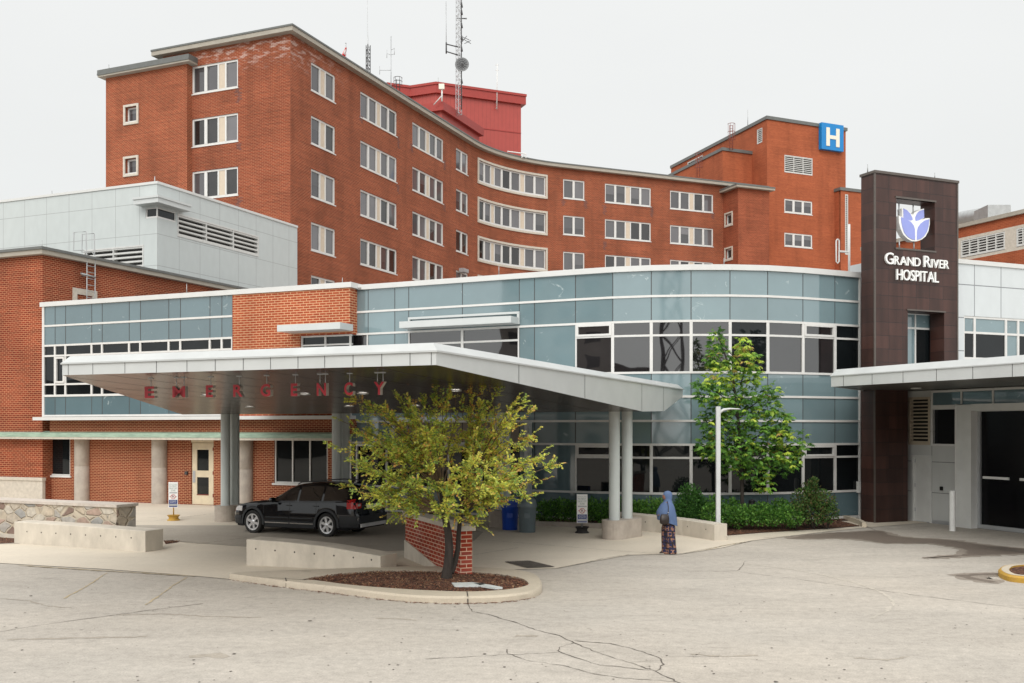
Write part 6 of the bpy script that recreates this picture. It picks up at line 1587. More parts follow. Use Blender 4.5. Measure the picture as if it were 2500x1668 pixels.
# ================================================================== CAR
def build_car():
    ctr = Vector((-6.72, 30.3, 0)) + V * .80
    car = thing('parked_car', 'black estate car with silver wheels parked under the emergency canopy', 'car', tuple(ctr), math.pi - R(23.2)); car.scale = (.955, 1, 1.05)
    paint = pmat('car_paint', (.004, .005, .008), .06, .05, 3, spec=.45, coat=.15); glass = glass_mat('car_glass', (.008, .009, .010), .16, .02, .0, .2)
    clad = pmat('car_cladding', (.022, .024, .027), .5, .1, 10); chrome = pmat('chrome', (.85, .85, .85), .2, .03, 5, metal=.9); alloy = pmat('alloy', (.74, .74, .75), .3, .05, 5, metal=.5)
    redl = pmat('tail_red', (.55, .01, .01), .15, .1, 8, coat=.5); clear = pmat('lamp_clear', (.55, .52, .5), .12, .08, 8, coat=.5)
    def itp(x, T_):
        for (a_, za), (b_, zb) in zip(T_[:-1], T_[1:]):
            if (x - a_) * (x - b_) <= 0: return za + (zb - za) * (x - a_) / (b_ - a_)
        return T_[0][1] if x > T_[0][0] else T_[-1][1]
    ZT_ = [(2.34, .58), (2.31, .72), (2.2, .80), (2.0, .865), (1.6, .935), (1.2, .985), (.82, 1.01), (.5, 1.19), (.2, 1.345), (-.1, 1.455), (-.35, 1.505), (-.8, 1.535), (-1.4, 1.53), (-1.9, 1.50), (-2.2, 1.45), (-2.28, 1.40), (-2.36, 1.2), (-2.43, .98), (-2.46, .8), (-2.50, .52)]
    WT = [(2.34, .58), (2.30, .70), (2.2, .78), (2.0, .85), (1.7, .90), (1.3, .925), (-1.7, .93), (-2.1, .91), (-2.35, .87), (-2.44, .84), (-2.50, .74)]
    BT = [(2.34, .50), (2.31, .64), (2.2, .72), (2.0, .79), (1.6, .86), (1.2, .905), (.82, .935), (.5, .96), (-1.0, .99), (-2.0, 1.02), (-2.28, 1.03), (-2.36, 1.0), (-2.43, .90), (-2.46, .74), (-2.50, .46)]
    def green(x): return 0 if x > .82 or x < -2.42 else (min(1, (.82 - x) / .3))
    def sect(x):
        zt, w_, zb_ = itp(x, ZT_), itp(x, WT), itp(x, BT)
        lo = .21 if -2.2 < x < 2.1 else .26
        for ax in (1.41, -1.41):
            if abs(x - ax) < .405: lo = max(lo, .34 + math.sqrt(.405 ** 2 - (x - ax) ** 2))
        g = green(x)
        yr = w_ - (.10 + .15 * g); zr_ = zt - (.02 + .05 * g)
        if zr_ < zb_: zr_ = zb_ + .01
        return [(w_ - .05, lo), (w_ - .005, max(.44, lo + .01)), (w_, max(.62, lo + .03)), (w_ - .03, max(zb_, lo + .05)), (yr, max(zr_, lo + .07)), (yr - .13, max(zt - .012, lo + .08)), (0, max(zt, lo + .09))]
    xs = sorted(set([round(-2.5 + 5.0 * k / 84 * .968, 3) for k in range(85)] + [2.34, -2.5, .82, -2.28] + [round(ax + .405 * math.cos(R(a_)), 3) for ax in (1.41, -1.41) for a_ in range(0, 181, 12)]))
    xs = [x for x in xs if -2.5 <= x <= 2.34]
    m = MB(); S_ = {x: sect(x) for x in xs}
    for a_, b_ in zip(xs[:-1], xs[1:]):
        for k in range(6):
            for sg in (1, -1):
                q = [(a_, sg * S_[a_][k][0], S_[a_][k][1]), (b_, sg * S_[b_][k][0], S_[b_][k][1]), (b_, sg * S_[b_][k + 1][0], S_[b_][k + 1][1]), (a_, sg * S_[a_][k + 1][0], S_[a_][k + 1][1])]
                m.smooth = True; m.face(q[::-1] if sg > 0 else q)
    m.smooth = False
    for x, rv in ((xs[0], 1), (xs[-1], 0)):
        q = [(x, p[0], p[1]) for p in S_[x]] + [(x, -p[0], p[1]) for p in S_[x][::-1][1:]]; m.face(q[::-1] if rv else q)
    m.box(-2.2, 2.1, -.8, .8, .22, .5)
    body = m.build('body', paint, car, local=True)
    def ysurf(x, z):
        s_ = sect(x)
        for (y0, z0), (y1, z1) in zip(s_[:-1], s_[1:]):
            if z0 <= z <= z1: return y0 + (y1 - y0) * (z - z0) / max(1e-6, z1 - z0)
        return s_[0][0] if z < s_[0][1] else s_[-1][0]
    def side_patch(x0, x1, zlo, zhi, mat, name, off=.007, sides=(1, -1), n=14, parent=None):
        if len(sides) > 1:
            for q_ in sides: side_patch(x0, x1, zlo, zhi, mat, name, off, (q_,), n, parent)
            return
        m = MB()
        for sg in sides:
            for k in range(n):
                a_, b_ = x0 + (x1 - x0) * k / n, x0 + (x1 - x0) * (k + 1) / n
                la, lb, ha, hb = zlo(a_), zlo(b_), zhi(a_), zhi(b_)
                if ha - la < .01 and hb - lb < .01: continue
                for j in range(3):
                    f0, f1 = j / 3, (j + 1) / 3
                    P = []
                    for (x, l_, h_) in ((a_, la, ha), (b_, lb, hb)):
                        for f in (f0, f1): z = l_ + max(0, h_ - l_) * f; P.append((x, sg * (ysurf(x, z) + off), z))
                    q = [P[0], P[2], P[3], P[1]]; m.face(q if (sg > 0) == (x1 < x0) else q[::-1])
        return m.build(name, mat, parent or car, local=True)
    zr_ = lambda x: sect(x)[4][1] - .035
    zbl = lambda x: itp(x, BT) + .03
    for nm, x0, x1 in (('side_window', .50, -.28), ('side_window', -.36, -1.20), ('side_window', -1.28, -2.12)):
        side_patch(x0, x1, zbl, zr_, glass, nm)
    side_patch(1.0, -2.2, lambda x: itp(x, BT) - .02, lambda x: itp(x, BT) + .012, chrome if False else paint, 'belt_trim', .012)
    # windscreen, rear window
    for nm, x0, x1 in (('windscreen', .76, -.14), ('rear_window', -2.30, -2.42)):
        m = MB(); n = 8
        for k in range(n):
            a_, b_ = x0 + (x1 - x0) * k / n, x0 + (x1 - x0) * (k + 1) / n
            for y0, y1 in ((-1, -.6), (-.6, 0), (0, .6), (.6, 1)):
                def P(x, f):
                    s_ = sect(x); y = f * (s_[5][0] - .02); z = s_[6][1] + (s_[5][1] - s_[6][1]) * abs(f); return Vector((x - (.01 if x < -2 else -.004), y, z + .008))
                m.smooth = True; m.face([P(a_, y0), P(a_, y1), P(b_, y1), P(b_, y0)][::(1 if x1 < x0 else -1)])
        m.build(nm, glass, car, local=True)
    # arches, sills, trims
    for ax in (1.41, -1.41):
        for sg in (1, -1):
            m = MB()
            for k in range(18):
                t0, t1 = R(-8) + R(196) * k / 18, R(-8) + R(196) * (k + 1) / 18
                def A(t, r_, o_): x = ax + r_ * math.cos(t); z = .34 + r_ * math.sin(t); return (x, sg * (itp(x, WT) + o_), max(z, .22))
                for (ra_, oa), (rb_, ob) in (((.395, -.04), (.395, .02)), ((.395, .02), (.465, .018)), ((.465, .018), (.475, -.01))):
                    q = [A(t0, ra_, oa), A(t0, rb_, ob), A(t1, rb_, ob), A(t1, ra_, oa)]; m.face(q if sg < 0 else q[::-1])
            m.build('wheel_arch', clad, car, local=True)
    side_patch(.95, -.95, lambda x: .23, lambda x: .43, clad, 'sill_cladding', .018)
    side_patch(.92, -.0, lambda x: .345, lambda x: .372, chrome, 'chrome_strip', .026, n=4); side_patch(-.04, -.93, lambda x: .345, lambda x: .372, chrome, 'chrome_strip', .026, n=4)
    side_patch(.88, -.0, lambda x: .50, lambda x: .53, clad, 'door_moulding', .014, n=4); side_patch(-.04, -.9, lambda x: .50, lambda x: .53, clad, 'door_moulding', .014, n=4)
    for x in (.98, -.02, -1.02): side_patch(x, x - .012, lambda x: .45, lambda x: itp(x, BT), M['black'], 'door_gap', .003, n=1)
    for x in (.10, -.92): side_patch(x, x - .2, lambda x: .86, lambda x: .885, clad, 'door_handle', .03, n=2)
    side_patch(-1.88, -2.48, lambda x: .30, lambda x: .62, clad, 'rear_bumper', .012)
    side_patch(2.3, 1.9, lambda x: .28, lambda x: .52, clad, 'front_bumper', .012)
    # rear face
    for sg in (1, -1):
        side_patch(-2.14, -2.44, lambda x: .82 + (x + 2.14) * -.02, lambda x: min(1.06 + (-2.14 - x) * .2, ysurf(x, 1) and 1.1), redl, 'tail_light', .016, sides=(sg,), n=6)
        m = MB(); m.box(-2.475, -2.40, min(sg * .80, sg * .60), max(sg * .80, sg * .60), .84, .98); o = m.build('tail_light', redl, car, local=True)
        m = MB(); m.box(-2.485, -2.42, min(sg * .79, sg * .66), max(sg * .79, sg * .66), .90, .965); m.build('reversing_lamp', clear, o, local=True)
        m = MB(); m.box(-2.515, -2.44, min(sg * .80, sg * .52), max(sg * .80, sg * .52), .50, .585); o = m.build('reflector_trim', chrome, car, local=True)
        m = MB(); m.box(-2.522, -2.44, min(sg * .78, sg * .56), max(sg * .78, sg * .56), .52, .565); m.build('reflector', redl, o, local=True)
        side_patch(2.18, 1.86, lambda x: .66, lambda x: min(.80, itp(x, BT) + .05), clear, 'headlight', .010, sides=(sg,), n=5)
        # mirror
        m = MB(); r_ = []
        for (dx, hy, hz_) in ((-.07, .05, .05), (-.05, .10, .075), (.04, .09, .07), (.10, .03, .04)): r_.append([Vector((.58 + dx, sg * (1.0) + hy * math.cos(a_), 1.02 + hz_ * math.sin(a_))) for a_ in [6.283 * j / 10 for j in range(10)]])
        m.loft(r_ if sg > 0 else r_); m.box(.54, .60, min(sg * .86, sg * .96), max(sg * .86, sg * .96), .96, .99); m.build('wing_mirror', paint, car, local=True)
        m = MB(); m.tube([(-.15, sg * .63, 1.47), (-.3, sg * .64, 1.535), (-1.0, sg * .655, 1.575), (-1.8, sg * .645, 1.555), (-2.1, sg * .63, 1.50)], .018, 6); m.build('roof_rail', clad, car, local=True)
    m = MB(); m.box(-2.55, -2.42, -.70, .70, .30, .40); m.build('skid_plate', alloy, car, local=True)
    m = MB(); m.box(-2.53, -2.40, -.80, .80, .40, .62); m.build('rear_bumper', clad, car, local=True)
    m = MB(); m.box(-2.478, -2.42, -.26, .26, .80, .92); m.build('license_plate', M['letter_white'], car, local=True)
    m = MB(); m.box(2.30, 2.36, -.35, .35, .48, .70); m.build('grille', clad, car, local=True)
    for ax in (1.41, -1.41):
        for sg in (1, -1):
            c_ = (ax, sg * .80, .345); wh = MB()
            def L_(prof): return [(r_, h * sg) for r_, h in prof]
            wh.lathe([(.245, -.11), (.31, -.12), (.340, -.10), (.346, -.06), (.346, .06), (.340, .10), (.31, .122), (.25, .115), (.24, .05)] if sg > 0 else [(.245, -.115), (.31, -.122), (.340, -.10), (.346, -.06), (.346, .06), (.340, .10), (.31, .12), (.25, .11)], c_, 36, axis='y')
            wo = wh.build('wheel', M['rubber'], car, local=True)
            rm = MB(); y1 = sg * .108
            rm.lathe([(.205, sg * .06), (.212, sg * .112), (.245, sg * .118), (.248, sg * .09)], c_, 36, axis='y')
            for k in range(6):
                an = 6.2832 * k / 6 + .3
                for (r0, r1, w0, w1) in ((.05, .215, .034, .042),):
                    d = Vector((math.cos(an), 0, math.sin(an))); t_ = Vector((-math.sin(an), 0, math.cos(an))); C_ = Vector(c_)
                    q = [C_ + d * r0 - t_ * w0, C_ + d * r0 + t_ * w0, C_ + d * r1 + t_ * w1, C_ + d * r1 - t_ * w1]
                    f = [p + Vector((0, sg * .100, 0)) for p in q]; b_ = [p + Vector((0, sg * .06, 0)) for p in q]
                    rm.face(f if sg < 0 else f[::-1])
                    for j in range(4): rm.face([f[j], b_[j], b_[(j + 1) % 4], f[(j + 1) % 4]])
            rm.lathe([(0.001, sg * .112), (.04, sg * .110), (.06, sg * .10), (.062, sg * .06)], c_, 18, axis='y')
            rm.build('rim', alloy, wo, local=True)
            rm = MB(); rm.lathe([(.001, sg * .03), (.21, sg * .03)], c_, 24, axis='y'); rm.build('brake_disc', M['dark_metal'], wo, local=True)
build_car()

# ================================================================== DROP OFF SIGNS
def drop_sign(loc, base_mat, pole_mat, label, h0=.28, yaw=0, wd=.33, hg=.89):
    t_ = thing('parking_sign', label, 'sign', tuple(loc), yaw, 'patient drop off signs')
    m = MB(); m.lathe([(.10, 0), (.215, 0), (.225, .02), (.20, .05), (.165, .07), (.165, .13), (.20, .17), (.225, .20), (.20, .205), (.17, .17), (.001, .165)], (0, 0, 0), 28); m.build('wheel_base', base_mat, t_, local=True)
    m = MB(); m.tube([(0, 0, .15), (0, 0, h0 + hg - .02)], .022, 8); m.build('post', pole_mat, t_, local=True)
    m = MB(); m.box(-wd / 2, wd / 2, -.045, -.035, h0 + .20, h0 + .20 + hg); bd = m.build('sign_board', M['letter_white'], t_, local=True)
    z0 = h0 + .20
    def rect(x0, x1, za, zb, mat, nm): mm = MB(); mm.box(x0, x1, -.049, -.0455, z0 + za * hg, z0 + zb * hg); return mm.build(nm, mat, bd, local=True)
    rect(-.13, .14, .555, .60, M['steel'], 'grey_band'); rect(-.145, .145, .02, .30, M['sign_navy'], 'blue_panel'); 
    mm = MB(); mm.box(-.135, .135, -.052, -.0492, z0 + .06 * hg, z0 + .145 * hg); mm.build('grey_band', M['steel'], bd, local=True)
    def line(txt, zc, ch, wmax, mat, nm='lettering', y=-.0505):
        L_, tot = letters(txt, ch, lambda x, yy, d: Vector((x, y, zc + yy)), None, [0], gap=.16, bold=0, ex=.001)
        f = min(1.0, wmax / tot); L_, tot = letters(txt, ch, lambda x, yy, d: Vector((x, y - d, zc + yy)), None, [0], gap=.16 * f, bold=.0, ex=.001, squeeze=f)
        mm = MB()
        for _, q, _x in L_:
            for fc in q.f: mm.face([q.v[i] for i in fc])
        mm.build(nm, mat, bd, local=True)
    line('DROP OFF ZONE', z0 + .895 * hg, .030, .26, M['sign_text']); line('PATIENT', z0 + .81 * hg, .055, .25, M['sign_text']); line('DROP OFF', z0 + .725 * hg, .055, .26, M['sign_text']); line('ZONE', z0 + .64 * hg, .055, .15, M['sign_text'])
    zc = z0 + .425 * hg; mm = MB(); mm.tube([(.075 * math.cos(a_), -.050, zc + .075 * math.sin(a_)) for a_ in [6.2832 * k / 24 for k in range(25)]], .008, 5); mm.box(-.125, -.085, -.053, -.049, zc - .008, zc + .008); mm.box(.085, .125, -.053, -.049, zc - .008, zc + .008)
    mm.tube([(-.052, -.051, zc + .052), (.052, -.051, zc - .052)], .006, 5); mm.build('no_parking_ring', M['sign_red'], bd, local=True)
    line('P', zc - .04, .085, .06, M['black'])
    for k, q in enumerate(('NO PARKING', 'PATIENT PICKUP', 'OR DROP OFF')): line(q, z0 + (.255 - .038 * k) * hg, .024, .22, M['letter_white'])
    return t_
M['sign_navy'] = pmat('sign_navy', (.012, .035, .19), .4); M['sign_text'] = pmat('sign_text', (.30, .38, .34), .5); M['sign_red'] = pmat('sign_red', (.45, .02, .02), .4)
drop_sign(G(424, 1271.5), M['yellow'], M['yellow'], 'tall white and blue patient drop off sign on a yellow wheel base', h0=.27)
drop_sign(G(1421, 1302), M['rubber'], M['galv'], 'white and blue patient drop off sign on a black wheel base', h0=.12)

# ================================================================== BINS
def bin_(loc, mat, label, lid, r, h, yaw=0):
    t_ = thing('waste_bin', label, 'bin', tuple(loc), yaw); m = MB()
    m.lathe([(r * .80, 0), (r * .84, .02), (r * .93, h * .70), (r * .99, h * .72), (r * 1.0, h * .78), (.001, h * .78)], (0, 0, 0), 28)
    m.build('barrel', mat, t_, local=True)
    m = MB()
    if lid == 'dome': m.lathe([(r * 1.02, h * .72), (r * 1.05, h * .76), (r * 1.0, h * .82), (r * .9, h * .93), (r * .6, h), (.001, h * 1.02)], (0, 0, 0), 28)
    else: m.box(-r, r, -r * .9, r * .9, h * .78, h * .82); m.box(-r * .95, r * .95, r * .3, r * .8, h * .82, h * 1.05)
    m.build('lid', mat, t_, local=True)
    for sg in (1, -1):
        m = MB(); m.box(sg * r * .93 - .02, sg * r * .93 + .03 * sg + .02, -.08, .08, h * .55, h * .6); m.build('handle', mat, t_, local=True)
    m = MB(); m.box(-.09, .09, -r * .92 - .01, -r * .90 + .03, h * .42, h * .56); m.build('front_panel', mat, t_, local=True)
bin_(G(1245, 1294), M['bin_blue'], 'blue recycling bin beside the grey round bin near the entrance', 'flat', .285, .98)
bin_(G(1287, 1300), M['bin_grey'], 'grey round waste bin with a domed lid beside the blue bin', 'dome', .30, 1.10)

# ================================================================== LAMP POST, BOLLARD, GRATE
lpz = thing('lamp_post', 'slim square white lamp post with a flat arm behind the low concrete wall', 'lamp post', (6.08, 29.6, 0))
m = MB(); Y_ = 29.6; x_ = (1753 - 1250) / F * Y_; zt = CH + (HZ - 992.6) / F * Y_; m.box(x_ - .062, x_ + .062, Y_ - .062, Y_ + .062, .02, zt); m.box(x_ - .12, x_ + .12, Y_ - .12, Y_ + .12, 0, .05); m.build('pole', M['pole_grey'], lpz)
m = MB(); zA_ = zt - .07
r_ = [[Vector((x, Y_ + hy * math.cos(a_), z + hz_ * math.sin(a_))) for a_ in [6.283 * j / 12 for j in range(12)]] for x, z, hy, hz_ in ((x_ + .06, zA_ - .10, .05, .06), (x_ + .16, zA_ - .03, .06, .045), (x_ + .35, zA_ + .0, .11, .03), (x_ + .6, zA_ - .01, .12, .022), (x_ + .66, zA_ - .012, .08, .012))]
m.loft([q[::-1] for q in r_]); m.build('lamp_head', M['pole_grey'], lpz)
m = MB(); q = G(2325, 1296.5); m.lathe([(.092, 0), (.092, 1.22), (.085, 1.26), (.05, 1.285), (.001, 1.29)], tuple(q), 24); o = m.build('bollard', M['white_pole'], None, loc=tuple(q)); tag(o, 'white steel bollard standing in front of the ambulance bay', 'bollard')
M['crack_dark'] = pmat('crack_dark', (.035, .03, .026), .9)
gr_ = [G(833 + x * .3549, 1112 + y * .3549) for x, y in ((1130, 737), (1265, 728), (1320, 733), (1465, 772), (1280, 780))]
gt = thing('drain_grate', 'dark cast iron drain grate set in the pavement right of the brick wall', 'drain', tuple(gr_[0]))
m = MB(); Aq, Bq, Cq, Dq = gr_[0], gr_[1] * .5 + gr_[2] * .5, gr_[3], gr_[4]
m.face([(p.x, p.y, .020) for p in ccw([Aq, Bq, Cq, Dq])]); m.build('pit', M['crack_dark'], gt)
m = MB()
for k in range(11):
    f = k / 10; a_, b_ = Aq.lerp(Bq, f), Dq.lerp(Cq, f)
    strip(m, [a_, b_], .040, .026)
for k in range(7):
    f = k / 6; a_, b_ = Aq.lerp(Dq, f), Bq.lerp(Cq, f); strip(m, [a_, b_], .035, .030)
m.build('bars', M['grate'], gt)
m = MB(); q0_ = G(833 + 4 * 0 + 2400, 1) if False else None
g2 = z3([(2060, 640), (2190, 628), (2400, 650), (2400, 676), (2230, 662)]); m = MB()
for k in range(9):
    f = k / 8; strip(m, [g2[0].lerp(g2[1], f), g2[4].lerp(g2[3], f)], .02, .012) if k < 9 else None
for k in range(5): f = k / 4; strip(m, [g2[0].lerp(g2[4], f), g2[1].lerp(g2[2], f)], .02, .016)
o = m.build('drain_grate', M['grate'], None, loc=tuple(g2[0])); tag(o, 'dark slotted drain grate in the wet asphalt before the black bay door', 'drain')

# ================================================================== PERSON
def build_person():
    L0 = G(1630, 1352.5); pr_ = thing('person', 'person in a blue headscarf and shawl with patterned trousers and a dark shoulder bag', 'person', tuple(L0), R(8))
    skin = pmat('skin', (.20, .09, .055), .5, .08, 20); blue = pmat('scarf_blue', (.080, .128, .245), .8, .12, 9, bump=.3, bscale=14, stretch=(1, 1, .3))
    # continuous body under the clothes: skeleton grown with a skin modifier
    V0 = [(0, 0, .88), (.0, 0, 1.02), (-.01, 0, 1.18), (-.03, 0, 1.32), (-.035, 0, 1.40), (-.045, 0, 1.48), (-.04, 0, 1.56),
          (.02, .10, .84), (.0, .11, .48), (.03, .11, .10), (-.08, .11, .04), (-.17, .11, .03),
          (.02, -.10, .84), (.05, -.10, .48), (.08, -.10, .10), (-.03, -.10, .04), (-.12, -.10, .03),
          (-.02, .14, 1.27), (-.03, .17, 1.08), (-.14, .13, 1.02), (-.19, .09, 1.03),
          (-.02, -.14, 1.27), (-.03, -.17, 1.08), (-.14, -.13, 1.02), (-.19, -.09, 1.03)]
    E0 = [(0, 1), (1, 2), (2, 3), (3, 4), (4, 5), (5, 6), (0, 7), (7, 8), (8, 9), (9, 10), (10, 11), (0, 12), (12, 13), (13, 14), (14, 15), (15, 16), (3, 17), (17, 18), (18, 19), (19, 20), (3, 21), (21, 22), (22, 23), (23, 24)]
    RD = [.13, .12, .13, .12, .055, .085, .075, .095, .06, .04, .04, .028, .095, .06, .04, .04, .028, .06, .045, .035, .03, .06, .045, .035, .03]
    for base in (20, 24):
        bx, by, bz = V0[base]
        for k, (dy, ln) in enumerate(((-.03, .055), (-.012, .065), (.006, .06), (.024, .05))):
            i = len(V0); V0.append((bx - .045, by + dy, bz + .005)); V0.append((bx - .045 - ln, by + dy, bz - .02 - .005 * k)); E0 += [(base, i), (i, i + 1)]; RD += [.011, .008]
        i = len(V0); V0.append((bx - .02, by + .035, bz + .03)); V0.append((bx - .06, by + .045, bz + .03)); E0 += [(base, i), (i, i + 1)]; RD += [.012, .009]
    me = bpy.data.meshes.new('body'); me.from_pydata(V0, E0, []); o = bpy.data.objects.new('body', me); COL.objects.link(o)
    md = o.modifiers.new('skin', 'SKIN'); md.use_smooth_shade = True
    for k, v in enumerate(me.skin_vertices[0].data): v.radius = (RD[k], RD[k]); v.use_root = (k == 0)
    o.modifiers.new('sub', 'SUBSURF').levels = 1; o.modifiers['sub'].render_levels = 1
    me.materials.append(skin); o.parent = pr_
    m = MB()      # nose, lips, eyes on the head, kept tiny
    for dx, dz, r_ in ((-.135, 1.485, .014), (-.128, 1.452, .012)): m.lathe([(.001, -r_), (r_, 0), (.001, r_)], (dx, 0, dz), 8)
    m.build('face_features', skin, pr_, local=True)
    for sy in (1, -1):
        m = MB(); m.lathe([(.001, -.009), (.012, 0), (.001, .009)], (-.118, sy * .032, 1.515), 8); m.build('eye', M['black'], pr_, local=True)
    def ring(z, cx, hx, hy, tilt=0, n=26, cy=0, wob=0, ph=0):
        return [Vector((cx + hx * math.cos(a_) * (1 + wob * math.sin(7 * a_ + ph)), cy + hy * math.sin(a_) * (1 + wob * math.sin(6 * a_ + ph)), z + tilt * math.cos(a_))) for a_ in [6.28318 * k / n for k in range(n)]]
    m = MB(); rs_ = [ring(1.335, .01, .12, .13), ring(1.38, .005, .108, .11, -.01), ring(1.42, .004, .10, .098, -.02), ring(1.47, .005, .112, .102, 0), ring(1.53, .0, .122, .104, .01), ring(1.58, -.004, .108, .09, .01), ring(1.615, -.004, .072, .06), ring(1.632, .0, .02, .02)]
    m.loft(rs_); hs = m.build('headscarf', blue, pr_, local=True)
    m = MB(); m.loft([ring(1.425, -.075, .045, .052), ring(1.45, -.085, .05, .06), ring(1.485, -.09, .05, .062), ring(1.52, -.088, .045, .058), ring(1.54, -.08, .03, .05)]); m.build('face', skin, pr_, local=True)
    m = MB(); rs_ = [ring(.80, -.005, .26, .245, .16, wob=.025), ring(.90, -.015, .262, .25, .12, wob=.025), ring(1.0, -.03, .262, .255, .07, wob=.02, ph=1), ring(1.10, -.035, .24, .25, .03, wob=.02, ph=1), ring(1.20, -.03, .205, .225, .01, wob=.012), ring(1.28, -.02, .165, .19), ring(1.34, -.005, .12, .135), ring(1.40, .0, .09, .09)]
    # the hem drops towards the back (right)
    for k, f in enumerate((1, .75, .45, .2)):
        for v in rs_[k]: v.z += -(v.x - .0) * .95 * f * 1.0 + (0 if v.x > 0 else 0)
    m.loft(rs_, cap=False); m.build('shawl', blue, pr_, local=True)
    # trousers: wide patterned legs
    pt, t, b = new_mat('batik'); tc2 = t.nodes.new('ShaderNodeTexCoord'); br = t.nodes.new('ShaderNodeTexBrick'); br.offset = .5; br.inputs['Scale'].default_value = 1; br.inputs['Brick Width'].default_value = .15; br.inputs['Row Height'].default_value = .15; br.inputs['Mortar Size'].default_value = .022; br.inputs['Mortar Smooth'].default_value = 0
    cmb = t.nodes.new('ShaderNodeMapping'); uvn = t.nodes.new('ShaderNodeUVMap'); t.links.new(tc2.outputs['Object'], cmb.inputs[0]); cmb.inputs['Rotation'].default_value = (R(90), 0, 0); t.links.new(cmb.outputs[0], br.inputs['Vector'])
    br.inputs['Color1'].default_value = (.38, .20, .135, 1); br.inputs['Color2'].default_value = (.30, .145, .10, 1); br.inputs['Mortar'].default_value = (.02, .012, .012, 1)
    vo = t.nodes.new('ShaderNodeTexVoronoi'); vo.distance = 'CHEBYCHEV'; vo.inputs['Scale'].default_value = 11; vo.inputs['Randomness'].default_value = .35; t.links.new(cmb.outputs[0], vo.inputs['Vector'])
    rr = t.nodes.new('ShaderNodeValToRGB'); rr.color_ramp.interpolation = 'CONSTANT'; rr.color_ramp.elements[0].color = (1, 1, 1, 1); rr.color_ramp.elements[1].position = .34; rr.color_ramp.elements[1].color = (0, 0, 0, 1); t.links.new(vo.outputs['Distance'], rr.inputs[0])
    mx = t.nodes.new('ShaderNodeMix'); mx.data_type = 'RGBA'; mx.inputs[7].default_value = (.012, .02, .085, 1); t.links.new(rr.outputs[0], mx.inputs[0]); t.links.new(br.outputs[0], mx.inputs[6])
    nz = t.nodes.new('ShaderNodeTexNoise'); nz.inputs['Scale'].default_value = 60; t.links.new(cmb.outputs[0], nz.inputs[0]); r3 = t.nodes.new('ShaderNodeMapRange'); r3.inputs['From Min'].default_value = .52; r3.inputs['From Max'].default_value = .56; t.links.new(nz.outputs['Fac'], r3.inputs['Value'])
    mx2 = t.nodes.new('ShaderNodeMix'); mx2.data_type = 'RGBA'; mx2.inputs[7].default_value = (.02, .012, .012, 1); t.links.new(r3.outputs[0], mx2.inputs[0]); t.links.new(mx.outputs[2], mx2.inputs[6]); t.links.new(mx2.outputs[2], b.inputs['Base Color']); b.inputs['Roughness'].default_value = .85
    m = MB()
    hip = [ring(1.05, -.0, .16, .17), ring(.95, .005, .17, .185), ring(.84, .02, .165, .185), ring(.74, .02, .15, .18)]
    m.loft(hip[::-1])
    for sy, dx in ((.085, -.03), (-.085, .045)):
        m.loft([ring(.015, .03 + dx, .14, .11, 0, wob=.05, cy=sy), ring(.10, .035 + dx, .13, .11, 0, wob=.05, cy=sy), ring(.3, .02 + dx, .125, .105, cy=sy, wob=.03), ring(.5, .01 + dx * .7, .13, .11, cy=sy), ring(.68, .015 + dx * .4, .14, .115, cy=sy), ring(.80, .02, .13, .10, cy=sy * .8)])
    m.build('trousers', pt, pr_, local=True)
    for sy, dx in ((.085, -.03), (-.085, .045)):
        m = MB(); m.loft([ring(0, -.06 + dx, .10, .042, cy=sy), ring(.03, -.06 + dx, .105, .045, cy=sy), ring(.06, -.03 + dx, .07, .038, cy=sy)]); m.build('shoe', M['rubber'], pr_, local=True)
    bg_ = pmat('leather', (.018, .011, .009), .45, .3, 10)
    m = MB()
    m.loft([ring(.80, -.16, .10, .05, cy=-.25), ring(.84, -.165, .125, .065, cy=-.255), ring(.93, -.16, .125, .06, cy=-.255), ring(1.02, -.155, .105, .045, cy=-.25), ring(1.05, -.15, .09, .02, cy=-.245)]); bo = m.build('handbag', bg_, pr_, local=True)
    m = MB(); m.tube([(-.08, -.245, 1.02), (-.062, -.262, 1.12), (-.055, -.245, 1.22), (-.05, -.19, 1.31), (-.04, -.10, 1.37)], .010, 6); m.build('strap', bg_, bo, local=True)
    m = MB(); 
    for z_, x__, y__ in ((1.03, -.075, -.262), (1.09, -.068, -.272)): m.lathe([(.001, -.01), (.012, 0), (.001, .01)], (x__, y__, z_), 8)
    m.build('buckle', M['letter_white'], bo, local=True)
build_person()

